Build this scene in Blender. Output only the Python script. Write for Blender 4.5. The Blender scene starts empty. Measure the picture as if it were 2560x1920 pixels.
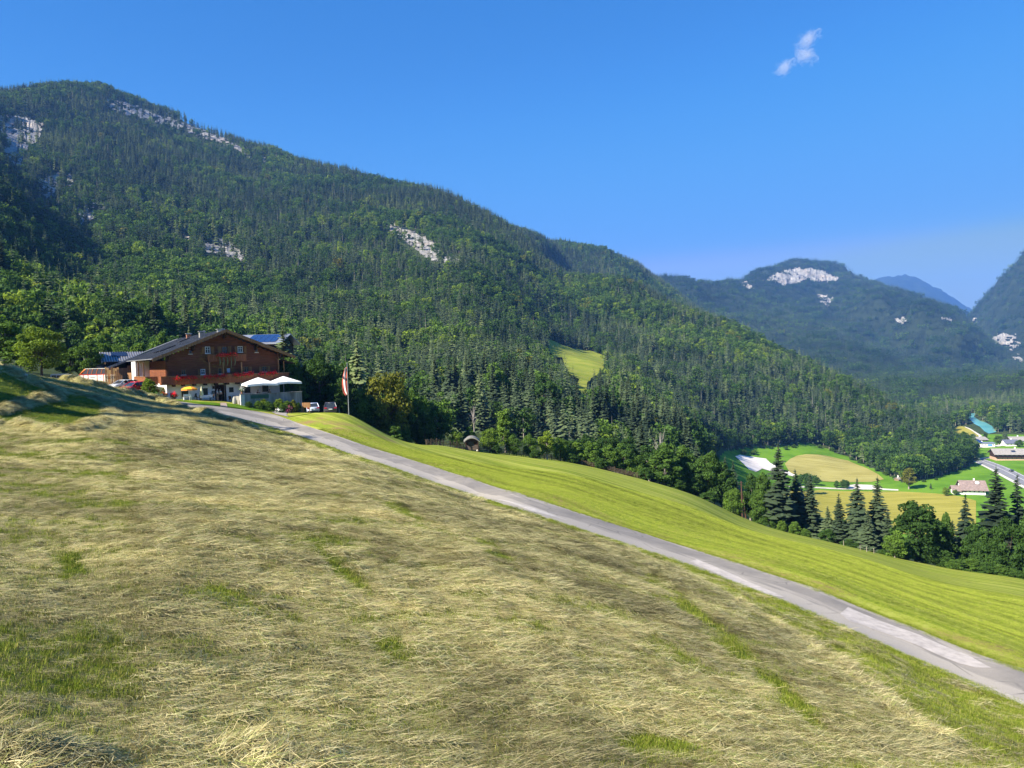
import bpy, bmesh, math, random
import numpy as np
from mathutils import Vector, Matrix
random.seed(7); RNG = np.random.default_rng(11)
scene = bpy.context.scene
COL = scene.collection
R = math.radians

# ------------------------------------------------------------------ camera
FPX = 1850.0; PITCH = R(2.0); ROLL = R(1.5)
_F = np.array([0, math.cos(PITCH), -math.sin(PITCH)])
_R0 = np.array([1.0, 0, 0]); _U0 = np.array([0, math.sin(PITCH), math.cos(PITCH)])
CR = math.cos(ROLL) * _R0 - math.sin(ROLL) * _U0
CU = math.cos(ROLL) * _U0 + math.sin(ROLL) * _R0
cam = bpy.data.cameras.new("camera"); cam_o = bpy.data.objects.new("camera", cam); COL.objects.link(cam_o)
cam.sensor_width = 36; cam.lens = 36 * FPX / 2560; cam.clip_start = 0.1; cam.clip_end = 60000
cam_o.matrix_world = Matrix(((CR[0], CU[0], -_F[0], 0), (CR[1], CU[1], -_F[1], 0), (CR[2], CU[2], -_F[2], 0), (0, 0, 0, 1)))
scene.camera = cam_o

# ------------------------------------------------------------------ sky, sun, exposure
SUN_AZ, SUN_EL = 236.0, 36.0        # compass style: 0 = +Y, clockwise
world = bpy.data.worlds.new("World"); scene.world = world; world.use_nodes = True
wn = world.node_tree.nodes; wl = world.node_tree.links; wn.clear()
sky = wn.new('ShaderNodeTexSky'); sky.sky_type = 'NISHITA'; sky.sun_disc = False
sky.sun_elevation = R(SUN_EL); sky.sun_rotation = R(SUN_AZ); sky.altitude = 1500
sky.air_density = 1.0; sky.dust_density = 0.1; sky.ozone_density = 5.0
EXPOSURE = 1.42
gm = wn.new('ShaderNodeGamma'); gm.inputs[1].default_value = 0.5          # a camera-like tone for the sky colours
hs = wn.new('ShaderNodeHueSaturation'); hs.inputs['Saturation'].default_value = 1.8
m1 = wn.new('ShaderNodeMix'); m1.data_type = 'RGBA'; m1.blend_type = 'MULTIPLY'; m1.inputs[0].default_value = 1; k_ = .15 * 2 ** 1.05; m1.inputs[7].default_value = (k_, k_, k_, 1)
cv = wn.new('ShaderNodeRGBCurve')
for ch, pts in enumerate((((0, 0), (.054, .038), (.105, .088), (.2, .15), (.28, .345)), ((0, 0), (.246, .228), (.347, .355), (.503, .41), (.597, .51)), ((0, 0), (.546, .68), (.679, .84), (.863, .80), (.913, .50)))):
    c_ = cv.mapping.curves[ch]; c_.points[0].location = pts[0]; c_.points[1].location = (1, pts[-1][1] + .02)
    for p_ in pts[1:]: c_.points.new(*p_)
cv.mapping.update()
m2 = wn.new('ShaderNodeMix'); m2.data_type = 'RGBA'; m2.blend_type = 'MULTIPLY'; m2.inputs[0].default_value = 1; k_ = 1 / (.15 * 2 ** EXPOSURE); m2.inputs[7].default_value = (k_, k_, k_, 1)
bg = wn.new('ShaderNodeBackground'); bg.inputs[1].default_value = 0.15
wo = wn.new('ShaderNodeOutputWorld')
wl.new(sky.outputs[0], gm.inputs[0]); wl.new(gm.outputs[0], hs.inputs['Color']); wl.new(hs.outputs[0], m1.inputs[6]); wl.new(m1.outputs[2], cv.inputs[1]); wl.new(cv.outputs[0], m2.inputs[6]); wl.new(m2.outputs[2], bg.inputs[0]); wl.new(bg.outputs[0], wo.inputs[0])
sun = bpy.data.lights.new("sun", 'SUN'); sun.energy = 5.0; sun.angle = R(0.53); sun.color = (1.0, 0.91, 0.76)
sun_o = bpy.data.objects.new("sun", sun); COL.objects.link(sun_o)
_sd = Vector((math.sin(R(SUN_AZ)) * math.cos(R(SUN_EL)), math.cos(R(SUN_AZ)) * math.cos(R(SUN_EL)), math.sin(R(SUN_EL))))
sun_o.rotation_euler = _sd.to_track_quat('Z', 'Y').to_euler()
sun_o.location = (0, 0, 200)
vs = scene.view_settings; vs.view_transform = 'Standard'; vs.look = 'None'; vs.gamma = 1; vs.exposure = EXPOSURE; vs.use_curve_mapping = False
HAZE_D = 7.5e-5
scene.render.engine = 'CYCLES'
cy = scene.cycles; cy.use_denoising = True; cy.max_bounces = 5; cy.diffuse_bounces = 3; cy.glossy_bounces = 2
cy.transmission_bounces = 3; cy.transparent_max_bounces = 8; cy.volume_bounces = 1; cy.sample_clamp_indirect = 6

# ------------------------------------------------------------------ pixel <-> world (photo 2560 x 1920)
def ray(px, py):
    a = (np.asarray(px, float) - 1280) / FPX; b = -(np.asarray(py, float) - 960) / FPX
    return _F + a[..., None] * CR + b[..., None] * CU
def P(px, py, d):
    v = ray(np.asarray(px, float), np.asarray(py, float))
    return v * (np.asarray(d, float) / v[..., 1])[..., None]
def proj(p):
    p = np.asarray(p, float); dz = np.maximum(p @ _F, 1e-3)
    return 1280 + FPX * (p @ CR) / dz, 960 - FPX * (p @ CU) / dz

def vnoise(x, y, seed=0):
    xi = np.floor(x).astype(np.int64); yi = np.floor(y).astype(np.int64); fx = x - xi; fy = y - yi
    fx = fx * fx * (3 - 2 * fx); fy = fy * fy * (3 - 2 * fy)
    def h(a, b):
        n = (a * 374761393 + b * 668265263 + seed * 974634777) & 0xFFFFFFFF
        n = ((n ^ (n >> 13)) * 1274126177) & 0xFFFFFFFF
        return ((n ^ (n >> 16)) & 0xFFFF) / 32767.5 - 1
    return (h(xi, yi) * (1 - fx) + h(xi + 1, yi) * fx) * (1 - fy) + (h(xi, yi + 1) * (1 - fx) + h(xi + 1, yi + 1) * fx) * fy
def fbm(x, y, seed=0, octv=4):
    s = 0; a = 1; t = 0
    for i in range(octv):
        s = s + a * vnoise(x * 2 ** i + 17.3 * i, y * 2 ** i - 9.1 * i, seed + i); t += a; a *= .5
    return s / t
def sstep(a, b, x):
    t = np.clip((x - a) / (b - a), 0, 1); return t * t * (3 - 2 * t)

# ------------------------------------------------------------------ the lie of the land: heights along sight lines
COLS = {
 0: [(5.6,1920),(11.5,1400),(20,1210),(30,1110),(38,1072),(46,1052),(53,985),(60,925),(66,916),(80,925),(110,925),(160,905),(250,825),(350,690),(480,570),(600,490),(720,468),(900,400),(1200,310),(1500,240),(1800,300),(2600,600)],
 120:[(5.8,1920),(12,1400),(21,1205),(31,1100),(40,1068),(50,1045),(62,985),(75,948),(85,946),(110,945),(160,920),(250,855),(400,740),(520,645),(620,585),(750,545),(950,450),(1250,340),(1550,222),(1850,300),(2600,600)],
 230:[(6,1920),(12.3,1400),(22,1200),(32,1095),(42,1062),(55,1040),(66,995),(82,965),(92,958),(115,956),(150,945),(250,880),(400,780),(600,670),(850,540),(1150,400),(1450,285),(1680,218),(2000,320),(2800,600)],
 330:[(6.1,1920),(12.4,1400),(23,1200),(34,1098),(48,1060),(65,1028),(82,996),(92,984),(100,984),(115,980),(150,965),(250,900),(400,800),(620,670),(880,550),(1200,420),(1500,310),(1750,246),(2100,350),(2900,620)],
 430:[(6.2,1920),(12.6,1400),(24,1200),(36,1107),(55,1052),(72,1028),(86,1014),(93,1007),(100,1000),(108,996),(130,988),(200,955),(300,890),(450,800),(650,680),(900,570),(1200,455),(1500,365),(1800,292),(2150,400),(3000,640)],
 560:[(6.4,1920),(13.2,1400),(25.5,1210),(39,1120),(56,1076),(72,1052),(84,1041),(94,1022),(100,1012),(107,1003),(125,1003),(200,985),(300,920),(450,830),(650,710),(900,600),(1200,490),(1500,400),(1780,342),(2150,440),(3000,660)],
 700:[(6.6,1920),(14,1400),(27,1220),(42,1140),(60,1101),(75,1086),(86,1074),(92,1056),(97,1040),(104,1032),(112,1027),(125,1042),(180,1050),(260,1000),(400,890),(600,770),(850,650),(1200,520),(1500,440),(1750,388),(2100,500),(3000,700)],
 870:[(6.8,1920),(15,1400),(29,1225),(45,1158),(66,1133),(76,1100),(88,1070),(100,1045),(106,1036),(116,1050),(140,1090),(180,1090),(260,1030),(400,910),(600,790),(850,670),(1150,550),(1450,470),(1650,434),(2000,540),(3000,720)],
 1000:[(7,1920),(16,1400),(32,1240),(48,1190),(59,1165),(68,1139),(85,1116),(104,1103),(113,1100),(128,1118),(160,1132),(220,1090),(300,1020),(450,900),(600,800),(800,700),(1100,580),(1350,500),(1550,466),(1900,570),(3000,730)],
 1090:[(7.1,1920),(16.6,1400),(33,1255),(46,1215),(53,1205),(59,1171),(80,1143),(105,1122),(125,1113),(140,1118),(170,1122),(230,1080),(300,1020),(450,905),(600,808),(800,706),(1100,590),(1350,520),(1520,486),(1900,590),(3000,740)],
 1180:[(7.3,1920),(17,1400),(33,1285),(44,1248),(49,1236),(54,1198),(75,1165),(100,1141),(131,1128),(150,1121),(180,1108),(230,1068),(300,1010),(450,910),(600,815),(800,712),(1100,605),(1350,545),(1480,528),(1800,620),(3000,760)],
 1290:[(7.4,1920),(18,1410),(36,1296),(41,1272),(47,1232),(60,1210),(90,1170),(130,1143),(150,1137),(180,1128),(230,1090),(320,1025),(480,930),(640,855),(760,792),(850,755),(1000,690),(1200,628),(1400,600),(1600,585),(1800,580),(2300,690),(3000,765)],
 1345:[(480,945),(640,882),(760,826),(850,803),(1000,735),(1200,668),(1340,645),(1500,640),(1750,606),(1950,594),(2400,700),(3000,770)],
 1400:[(7.5,1920),(19,1420),(30,1345),(39,1308),(44,1268),(60,1222),(90,1180),(130,1158),(150,1152),(180,1148),(230,1110),(320,1045),(480,960),(640,905),(760,858),(850,845),(1000,770),(1200,698),(1300,688),(1500,730),(1900,650),(2150,612),(2600,720)],
 1500:[(7.7,1920),(20,1440),(30,1370),(38,1340),(43,1299),(60,1248),(90,1202),(130,1178),(150,1172),(180,1172),(230,1140),(310,1080),(450,990),(650,920),(770,890),(880,850),(1050,770),(1200,712),(1280,700),(1500,750),(1900,670),(2130,636),(2600,730)],
 1600:[(8,1920),(22,1450),(30,1400),(37,1372),(42,1331),(60,1275),(90,1228),(120,1207),(148,1197),(175,1205),(220,1185),(300,1130),(400,1078),(550,1005),(800,900),(1000,815),(1150,748),(1240,724),(1500,780),(1900,710),(2100,674),(2600,750)],
 1740:[(8.1,1920),(23,1475),(28,1450),(34,1421),(39,1376),(60,1312),(90,1268),(120,1248),(150,1240),(190,1250),(300,1195),(400,1150),(520,1105),(640,1020),(800,925),(1000,838),(1150,788),(1400,840),(1800,800),(2100,778),(2600,800)],
 1850:[(8.3,1920),(22,1520),(27,1490),(32,1460),(36,1411),(55,1350),(90,1315),(120,1301),(150,1291),(185,1300),(260,1240),(340,1210),(420,1190),(520,1157),(590,1130),(700,1020),(900,900),(1060,848),(1350,900),(1800,870),(2400,860)],
 2050:[(9,1920),(20,1620),(24,1580),(28,1545),(32,1475),(50,1410),(80,1370),(110,1356),(142,1351),(170,1368),(220,1355),(330,1320),(390,1305),(450,1262),(520,1215),(560,1188),(620,1135),(650,1122),(720,1060),(800,995),(880,948),(960,945),(1150,985),(1500,985),(2500,945)],
 2180:[(9.4,1920),(19,1660),(23,1620),(26,1602),(30,1530),(45,1460),(75,1408),(105,1388),(135,1383),(160,1402),(210,1390),(330,1345),(390,1308),(450,1265),(520,1216),(590,1168),(650,1145),(720,1080),(800,1020),(860,1000),(950,1020),(1100,1035),(1500,990),(2500,942)],
 2300:[(10,1920),(19,1720),(22,1685),(24.5,1657),(28,1577),(42,1505),(70,1452),(100,1424),(126,1407),(150,1428),(200,1415),(260,1395),(330,1352),(390,1312),(450,1262),(520,1208),(600,1162),(640,1148),(690,1108),(750,1072),(790,1062),(850,1085),(950,1055),(1500,987),(2500,938)],
 2430:[(10.5,1920),(17.5,1800),(20,1760),(22.8,1714),(26,1630),(40,1550),(70,1480),(95,1450),(119,1430),(145,1452),(200,1440),(260,1400),(330,1362),(400,1304),(450,1256),(600,1158),(700,1116),(900,1060),(1050,1030),(1500,983),(2500,936)],
 2560:[(11,1920),(16,1860),(18.5,1820),(20.7,1769),(24,1680),(38,1592),(68,1502),(93,1466),(116,1449),(140,1472),(200,1455),(260,1410),(330,1370),(400,1302),(450,1255),(600,1154),(700,1112),(900,1056),(1300,997),(2000,950),(3000,930)],
}
_c = []
for px, lst in COLS.items():
    for d, py in lst:
        p = P(px, py, d); r = math.hypot(p[0], p[1]); _c.append((math.atan2(p[0], p[1]), math.log(r), p[2] / r))
for azd, lst in {-50: [(5,-2.6),(10,-2.2),(30,-.7),(60,2.2),(100,6),(200,20),(400,85),(800,290),(1500,600),(3000,560)],
                 50: [(5,-4.2),(10,-6.0),(30,-13.5),(60,-24),(100,-38),(150,-53),(300,-92),(450,-95),(1500,-95),(3000,-80)],
                 -110: [(5,-2.2),(30,1.5),(100,14),(400,80),(1500,500),(3000,500)],
                 110: [(5,-3.4),(30,-9),(100,-26),(400,-92),(1500,-90),(3000,-60)],
                 180: [(5,-2.4),(30,-1),(100,6),(400,50),(1500,300),(3000,300)],
                 -180: [(5,-2.4),(30,-1),(100,6),(400,50),(1500,300),(3000,300)]}.items():
    for r, z in lst: _c.append((R(azd), math.log(r), z / r))
_c = np.array(_c); _K = 3.0
_q = np.stack([_c[:, 0] * _K, _c[:, 1]], 1)
def _phi(d2): return .5 * d2 * np.log(d2 + 1e-12)
_n = len(_q); _A = np.zeros((_n + 3, _n + 3))
_A[:_n, :_n] = _phi(((_q[:, None] - _q[None]) ** 2).sum(-1)) + np.eye(_n) * 1e-5
_A[:_n, _n] = 1; _A[:_n, _n + 1:] = _q; _A[_n:, :_n] = _A[:_n, _n:].T
_w = np.linalg.solve(_A, np.concatenate([_c[:, 2], np.zeros(3)]))
AZ = np.concatenate([np.radians(np.arange(-180, -44, 4.0)), np.radians(np.arange(-44, 44.001, .14)), np.radians(np.arange(48, 180.1, 4.0))])
LV = np.linspace(math.log(2.0), math.log(5200), 440)
_ga, _gv = np.meshgrid(AZ, LV, indexing='ij')
def _rbf(a, v):
    out = np.empty(a.size); a = a.ravel() * _K; v = v.ravel()
    for i in range(0, a.size, 20000):
        d2 = (a[i:i+20000, None] - _q[None, :, 0]) ** 2 + (v[i:i+20000, None] - _q[None, :, 1]) ** 2
        out[i:i+20000] = _phi(d2) @ _w[:_n] + _w[_n] + a[i:i+20000] * _w[_n+1] + v[i:i+20000] * _w[_n+2]
    return out
_r = np.exp(_gv); GX = _r * np.sin(_ga); GY = _r * np.cos(_ga)
GZ = _rbf(_ga, _gv).reshape(_ga.shape) * _r
_far = sstep(180, 520, _r) * sstep(-85, -30, GZ)
GZ += _far * _r * .0055 * fbm(GX / 210, GY / 210, 3, 4) + _far * _r * .005 * fbm(GX / 55, GY / 55, 9, 3)
_near = 1 - sstep(60, 110, _r)
_pxg = 1280 + FPX * np.tan(np.clip(_ga, -1.2, 1.2)); _hayw = sstep(0, 60, 895.4 - _pxg * 0 - FPX * GZ / np.maximum(GY, .5) - np.interp(_pxg, [0, 400, 640, 1000, 1388, 1807, 2209, 2500], [905, 1000, 1075, 1200, 1316, 1485, 1760, 1940]))
GZ += _near * _hayw * (.06 * fbm(GX / 5, GY / 5, 21, 3) + .035 * fbm(GX / .7, GY / .7, 23, 2)) * sstep(3, 8, _r) * (1 - .85 * sstep(25, 50, _r))
def gz(x, y):
    x = np.asarray(x, float); y = np.asarray(y, float)
    a = np.arctan2(x, y); v = np.log(np.maximum(np.hypot(x, y), 2.01))
    i = np.clip(np.searchsorted(AZ, a) - 1, 0, len(AZ) - 2); f = np.clip((a - AZ[i]) / (AZ[i + 1] - AZ[i]), 0, 1)
    g = (v - LV[0]) / (LV[1] - LV[0]); j = np.clip(g.astype(int), 0, len(LV) - 2); g = np.clip(g - j, 0, 1)
    return (GZ[i, j] * (1 - f) + GZ[i + 1, j] * f) * (1 - g) + (GZ[i, j + 1] * (1 - f) + GZ[i + 1, j + 1] * f) * g
_T = np.exp(np.linspace(math.log(4), math.log(5000), 2600))
def hit(px, py):
    """where the sight line through a photo pixel first meets the ground"""
    v = ray(np.atleast_1d(np.asarray(px, float)), np.atleast_1d(np.asarray(py, float))); v = v / v[:, 1:2]
    out = np.zeros((len(v), 3))
    for k in range(len(v)):
        x = v[k, 0] * _T; y = _T; z = v[k, 2] * _T; h = gz(x, y) - z
        c = np.nonzero(h > 0)[0]
        if len(c) == 0: j = len(_T) - 1; t = _T[j]
        else:
            j = c[0]
            t = _T[j] if j == 0 else _T[j-1] + (_T[j] - _T[j-1]) * h[j-1] / (h[j-1] - h[j])
        out[k] = (v[k, 0] * t, t, gz(v[k, 0] * t, t))
    return out if np.ndim(px) else out[0]

# ------------------------------------------------------------------ helpers
def mesh_obj(name, verts, faces, mats=None, parent=None, smooth=False, matidx=None):
    me = bpy.data.meshes.new(name)
    verts = np.asarray(verts, np.float32)
    if isinstance(faces, np.ndarray) and faces.ndim == 2:
        k = faces.shape[1]; nf = len(faces)
        me.vertices.add(len(verts)); me.vertices.foreach_set('co', verts.ravel())
        me.loops.add(nf * k); me.loops.foreach_set('vertex_index', faces.astype(np.int32).ravel())
        me.polygons.add(nf); me.polygons.foreach_set('loop_start', np.arange(0, nf * k, k, dtype=np.int32))
        me.update(calc_edges=True)
    else:
        me.from_pydata([tuple(v) for v in verts.tolist()], [], [list(map(int, f)) for f in faces])
    if mats is not None:
        for m in (mats if isinstance(mats, (list, tuple)) else [mats]): me.materials.append(m)
    if matidx is not None: me.polygons.foreach_set('material_index', np.asarray(matidx, np.int32))
    if smooth: me.polygons.foreach_set('use_smooth', np.ones(len(me.polygons), bool))
    me.update()
    o = bpy.data.objects.new(name, me)
    if parent is not False: COL.objects.link(o)
    if parent: o.parent = parent
    return o
def fattr(o, name, vals):
    a = o.data.attributes.new(name, 'FLOAT', 'POINT'); a.data.foreach_set('value', np.asarray(vals, np.float32))
def tag(o, label=None, cat=None, group=None, kind=None):
    if label: o['label'] = label
    if cat: o['category'] = cat
    if group: o['group'] = group
    if kind: o['kind'] = kind
    return o
def structure(o): o['kind'] = 'structure'; return o
def empty(name, loc, rz=0.0, parent=None):
    o = bpy.data.objects.new(name, None); COL.objects.link(o); o.location = loc; o.rotation_euler = (0, 0, rz); o.empty_display_size = .3
    if parent: o.parent = parent
    return o
def copy_tree(o, parent=None):
    c = o.copy(); COL.objects.link(c); c.parent = parent
    for ch in list(o.children): copy_tree(ch, c)
    return c
def inpoly(px, py, poly):
    px = np.asarray(px, float); py = np.asarray(py, float); ins = np.zeros(px.shape, bool); n = len(poly)
    for i in range(n):
        x1, y1 = poly[i]; x2, y2 = poly[(i + 1) % n]
        if y1 == y2: continue
        ins ^= ((y1 > py) != (y2 > py)) & (px < (x2 - x1) * (py - y1) / (y2 - y1) + x1)
    return ins
# node shorthand
class NT:
    def __init__(s, name, rough=.85, spec=.25):
        s.m = bpy.data.materials.new(name); s.m.use_nodes = True; s.t = s.m.node_tree; s.n = s.t.nodes; s.l = s.t.links
        s.b = s.n['Principled BSDF']; s.b.inputs['Roughness'].default_value = rough; s.b.inputs['Specular IOR Level'].default_value = spec
        s._tc = None
    def co(s, scale=(1, 1, 1), rot=(0, 0, 0), kind='Object'):
        tc = s.n.new('ShaderNodeTexCoord'); mp = s.n.new('ShaderNodeMapping'); mp.inputs['Scale'].default_value = scale; mp.inputs['Rotation'].default_value = rot
        s.l.new(tc.outputs[kind], mp.inputs[0]); return mp.outputs[0]
    def noise(s, scale=1, detail=4, rough=.6, vec=None, dist=0):
        n = s.n.new('ShaderNodeTexNoise'); n.inputs['Scale'].default_value = scale; n.inputs['Detail'].default_value = detail
        n.inputs['Roughness'].default_value = rough; n.inputs['Distortion'].default_value = dist
        s.l.new(vec if vec is not None else s.co(), n.inputs['Vector']); return n.outputs['Fac']
    def ramp(s, fac, stops, interp='LINEAR'):
        r = s.n.new('ShaderNodeValToRGB'); e = r.color_ramp.elements; r.color_ramp.interpolation = interp
        while len(e) < len(stops): e.new(.5)
        for i, (p, c) in enumerate(stops):
            e[i].position = p; e[i].color = (c, c, c, 1) if np.isscalar(c) else (*c, 1)
        s.l.new(fac, r.inputs[0]); return r.outputs[0]
    def mix(s, fac, a, b, mode='MIX'):
        x = s.n.new('ShaderNodeMix'); x.data_type = 'RGBA'; x.blend_type = mode
        for v, i in ((fac, 0), (a, 6), (b, 7)):
            if isinstance(v, (int, float)): x.inputs[i].default_value = v
            elif isinstance(v, tuple): x.inputs[i].default_value = (*v, 1)
            else: s.l.new(v, x.inputs[i])
        return x.outputs[2]
    def math(s, op, a, b=0.0, c=0.0, clamp=False):
        x = s.n.new('ShaderNodeMath'); x.operation = op; x.use_clamp = clamp
        for i, v in enumerate((a, b, c)):
            if isinstance(v, (int, float)): x.inputs[i].default_value = v
            else: s.l.new(v, x.inputs[i])
        return x.outputs[0]
    def attr(s, name, typ='GEOMETRY', out='Fac'):
        a = s.n.new('ShaderNodeAttribute'); a.attribute_name = name; a.attribute_type = typ; return a.outputs[out]
    def bump(s, h, strength=.4, dist=.05):
        b = s.n.new('ShaderNodeBump'); b.inputs['Strength'].default_value = strength; b.inputs['Distance'].default_value = dist
        s.l.new(h, b.inputs['Height']); s.l.new(b.outputs[0], s.b.inputs['Normal'])
    def color(s, c):
        if isinstance(c, tuple): s.b.inputs['Base Color'].default_value = (*c, 1)
        else: s.l.new(c, s.b.inputs['Base Color'])
        return s.m
def plain(name, col, rough=.7, spec=.3, metal=0.0, var=.12, scale=3.0, bump=0.0):
    t = NT(name, rough, spec); t.b.inputs['Metallic'].default_value = metal
    f = t.noise(scale, 5, .65)
    lo = tuple(c * (1 - var * 1.6) for c in col); hi = tuple(min(1, c * (1 + var)) for c in col)
    if bump: t.bump(t.noise(scale * 6, 3), bump, .02)
    return t.color(t.ramp(f, [(.3, lo), (.7, hi)]))

# ------------------------------------------------------------------ where things run (photo outlines carried onto the ground)
ROAD_U = [(409,996.5),(419,999.6),(479,1009),(552,1018),(621,1026),(662,1030.6),(692,1034),(705,1042),(735,1056),(808,1078),(906,1113),(1001,1141),(1100,1173),(1400,1268),(1700,1363),(2003,1460),(2300,1577),(2560,1680),(2900,1815)]
ROAD_L = [(405,999.5),(419,1002.5),(479,1021),(539,1037),(585,1044),(604,1048),(621,1051),(640,1056),(669,1064),(748,1089),(875,1135),(982,1170),(1100,1212),(1400,1308),(1700,1406),(2003,1524),(2300,1657),(2560,1769),(2900,1920)]
HAYB = [(-400,900),(0,905),(150,942),(226,958),(294,974),(339,984),(373,990),(407,1002),(441,1012),(475,1022),(500,1032),(539,1040),(637,1072),(716,1100),(811,1138),(894,1163),(1001,1198),(1096,1224),(1388,1315),(1682,1414),(1807,1481),(1931,1548),(2104,1654),(2209,1755),(2439,1898),(2500,1935),(3000,2200)]
def lerp_tab(tab, x): return np.interp(x, [a for a, b in tab], [b for a, b in tab])
MEADOW_END = [(-2000,100),(0,92),(230,100),(430,125),(700,125),(820,108),(872,107.5),(1000,116),(1090,127),(1180,134),(1400,150),(1600,147),(1740,150),(1850,150),(2050,142),(2300,126),(2430,119),(2560,116),(4000,110)]
ROCKS = [
 [(0,285),(55,290),(112,310),(100,345),(70,372),(58,398),(25,385),(0,345)],
 [(263,246),(324,255),(393,285),(463,303),(538,332),(600,366),(640,388),(625,393),(538,352),(486,338),(430,318),(370,300),(312,287),(266,268)],
 [(934,549),(984,559),(1042,578),(1096,616),(1102,659),(1059,644),(1018,610),(978,582),(949,568)],
 [(1096,640),(1140,642),(1169,662),(1111,664)],
 [(93,451),(127,439),(150,430),(150,468),(124,500),(98,476)], [(163,433),(184,439),(181,471),(168,464)],
 [(350,491),(370,486),(372,520),(358,522)], [(185,520),(243,503),(272,520),(249,543),(197,563)],
 [(415,546),(430,549),(430,578),(418,578)], [(452,555),(473,567),(476,603),(456,592)],
 [(503,613),(556,590),(586,613),(621,659),(613,673),(579,645),(538,632),(509,635)],
 [(650,392),(672,395),(668,408),(655,404)], [(20,330),(45,335),(60,410),(40,420),(10,380)]]
CLEARING = [(1362,852),(1384,857),(1408,869),(1445,877),(1475,881),(1523,900),(1507,935),(1478,952),(1468,965),(1468,989),(1452,1009),(1434,997),(1449,955),(1426,943),(1406,900),(1382,897),(1365,870)]
OPEN = [(1800,1140),(1815,1128),(1850,1122),(1900,1118),(2000,1110),(2030,1108),(2060,1118),(2130,1148),(2210,1183),(2262,1208),(2330,1195),(2390,1178),(2436,1160),(2446,1100),(2600,1090),(2600,1500),(1700,1500),(1780,1230)]
RIVER = [(2417,1035),(2438,1034),(2435,1043),(2450,1053),(2466,1058),(2480,1066),(2491,1081),(2472,1085),(2461,1079),(2450,1068),(2435,1060),(2425,1049)]
FARFIELD = [(2376,1068),(2405,1066),(2420,1070),(2440,1084),(2452,1092),(2420,1090),(2385,1086)]

# ------------------------------------------------------------------ ground materials
def foliage_floor():
    t = NT('forest_floor', .95, .1)
    f = t.noise(.02, 6, .7); g = t.noise(.25, 3, .6)
    c = t.ramp(f, [(.3, (.022, .034, .012)), (.6, (.05, .075, .02)), (.8, (.075, .1, .03))])
    return t.color(t.mix(.5, c, t.ramp(g, [(.3, (.015, .022, .01)), (.7, (.07, .095, .03))])))
M_FLOOR = foliage_floor()
def hay_ground():
    t = NT('cut_hay', .95, .05)
    v = t.co((.55, 2.6, 1), (0, 0, R(-14)))
    a = t.noise(3.2, 6, .72, v, .6); b = t.noise(.55, 4, .6); c = t.noise(11, 4, .7, v, .4); pk = t.noise(.16, 3, .6)
    hay = t.ramp(a, [(.25, (.13, .125, .045)), (.42, (.27, .255, .10)), (.58, (.43, .39, .175)), (.78, (.60, .54, .28))])
    hay = t.mix(t.ramp(b, [(.35, 0), (.7, .55)]), hay, (.115, .125, .045))
    hay = t.mix(t.ramp(pk, [(.45, 0), (.7, .35)]), hay, (.16, .115, .06))
    gr = t.ramp(c, [(.25, (.035, .06, .008)), (.55, (.085, .13, .018)), (.8, (.16, .2, .035))])
    col = t.mix(t.attr('green'), hay, gr)
    t.bump(t.math('ADD', a, c), .8, .07)
    return t.color(col)
M_HAY = hay_ground()
def meadow_mat(name, dark, mid, lite, stripe=1.0):
    t = NT(name, .95, .04)
    s = t.attr('sd')
    w = t.noise(.11, 3, .6); w2 = t.noise(1.3, 3, .6)
    cmb = t.n.new('ShaderNodeCombineXYZ'); t.l.new(t.math('ADD', t.math('MULTIPLY', s, 1.0), t.math('MULTIPLY', w, 1.3)), cmb.inputs[0])
    t.l.new(t.math('MULTIPLY', t.attr('along'), .035), cmb.inputs[1])
    st = t.noise(.62, 2, .5, cmb.outputs[0]); st2 = t.noise(2.2, 3, .6, cmb.outputs[0])
    fine = t.noise(3.2, 8, .85); big = t.noise(.045, 4, .6)
    f = t.math('ADD', t.math('MULTIPLY', st, .80 * stripe), t.math('ADD', t.math('MULTIPLY', st2, .50 * stripe), t.math('ADD', t.math('MULTIPLY', fine, .62), t.math('MULTIPLY', big, .03 + 1.3 * (1 - stripe)))))
    col = t.ramp(t.math('MULTIPLY', f, .513), [(.425, dark), (.49, mid), (.56, lite)])
    dry = t.ramp(t.noise(.3, 5, .7), [(.47, 0), (.66, .8)])
    col = t.mix(t.math('MULTIPLY', dry, t.attr('dry')), col, (.27, .19, .075))
    t.bump(t.math('ADD', fine, st2), .5, .05)
    return t.color(col)
M_MEADOW = meadow_mat('mown_meadow', (.145, .20, .018), (.25, .30, .032), (.39, .41, .075))
M_LAWN = meadow_mat('lawn', (.06, .13, .008), (.10, .19, .012), (.16, .25, .02), .2)
M_VALLEY = meadow_mat('valley_grass', (.075, .17, .010), (.105, .225, .016), (.135, .26, .022), .25)
M_YELLOW = meadow_mat('mown_yellow_field', (.20, .19, .025), (.29, .265, .045), (.38, .34, .075), .9)
M_BROWN = meadow_mat('dry_stubble_field', (.24, .215, .06), (.32, .285, .085), (.38, .345, .12), .7)
def rock_mat():
    t = NT('limestone', .9, .2)
    v = t.co((1, 1, .35))
    a = t.noise(.09, 7, .72, v); b = t.noise(.02, 4, .6)
    c = t.ramp(a, [(.30, (.12, .12, .115)), (.5, (.32, .31, .29)), (.70, (.54, .52, .485))])
    c = t.mix(t.ramp(b, [(.5, 0), (.75, .45)]), c, (.42, .30, .20))
    sv = t.noise(.35, 5, .7, t.co((1, 1, .12))); c = t.mix(t.ramp(sv, [(.40, .6), (.56, 0)]), c, (.10, .10, .10))
    t.bump(a, .9, 3); return t.color(c)
M_ROCK = rock_mat()

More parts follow.
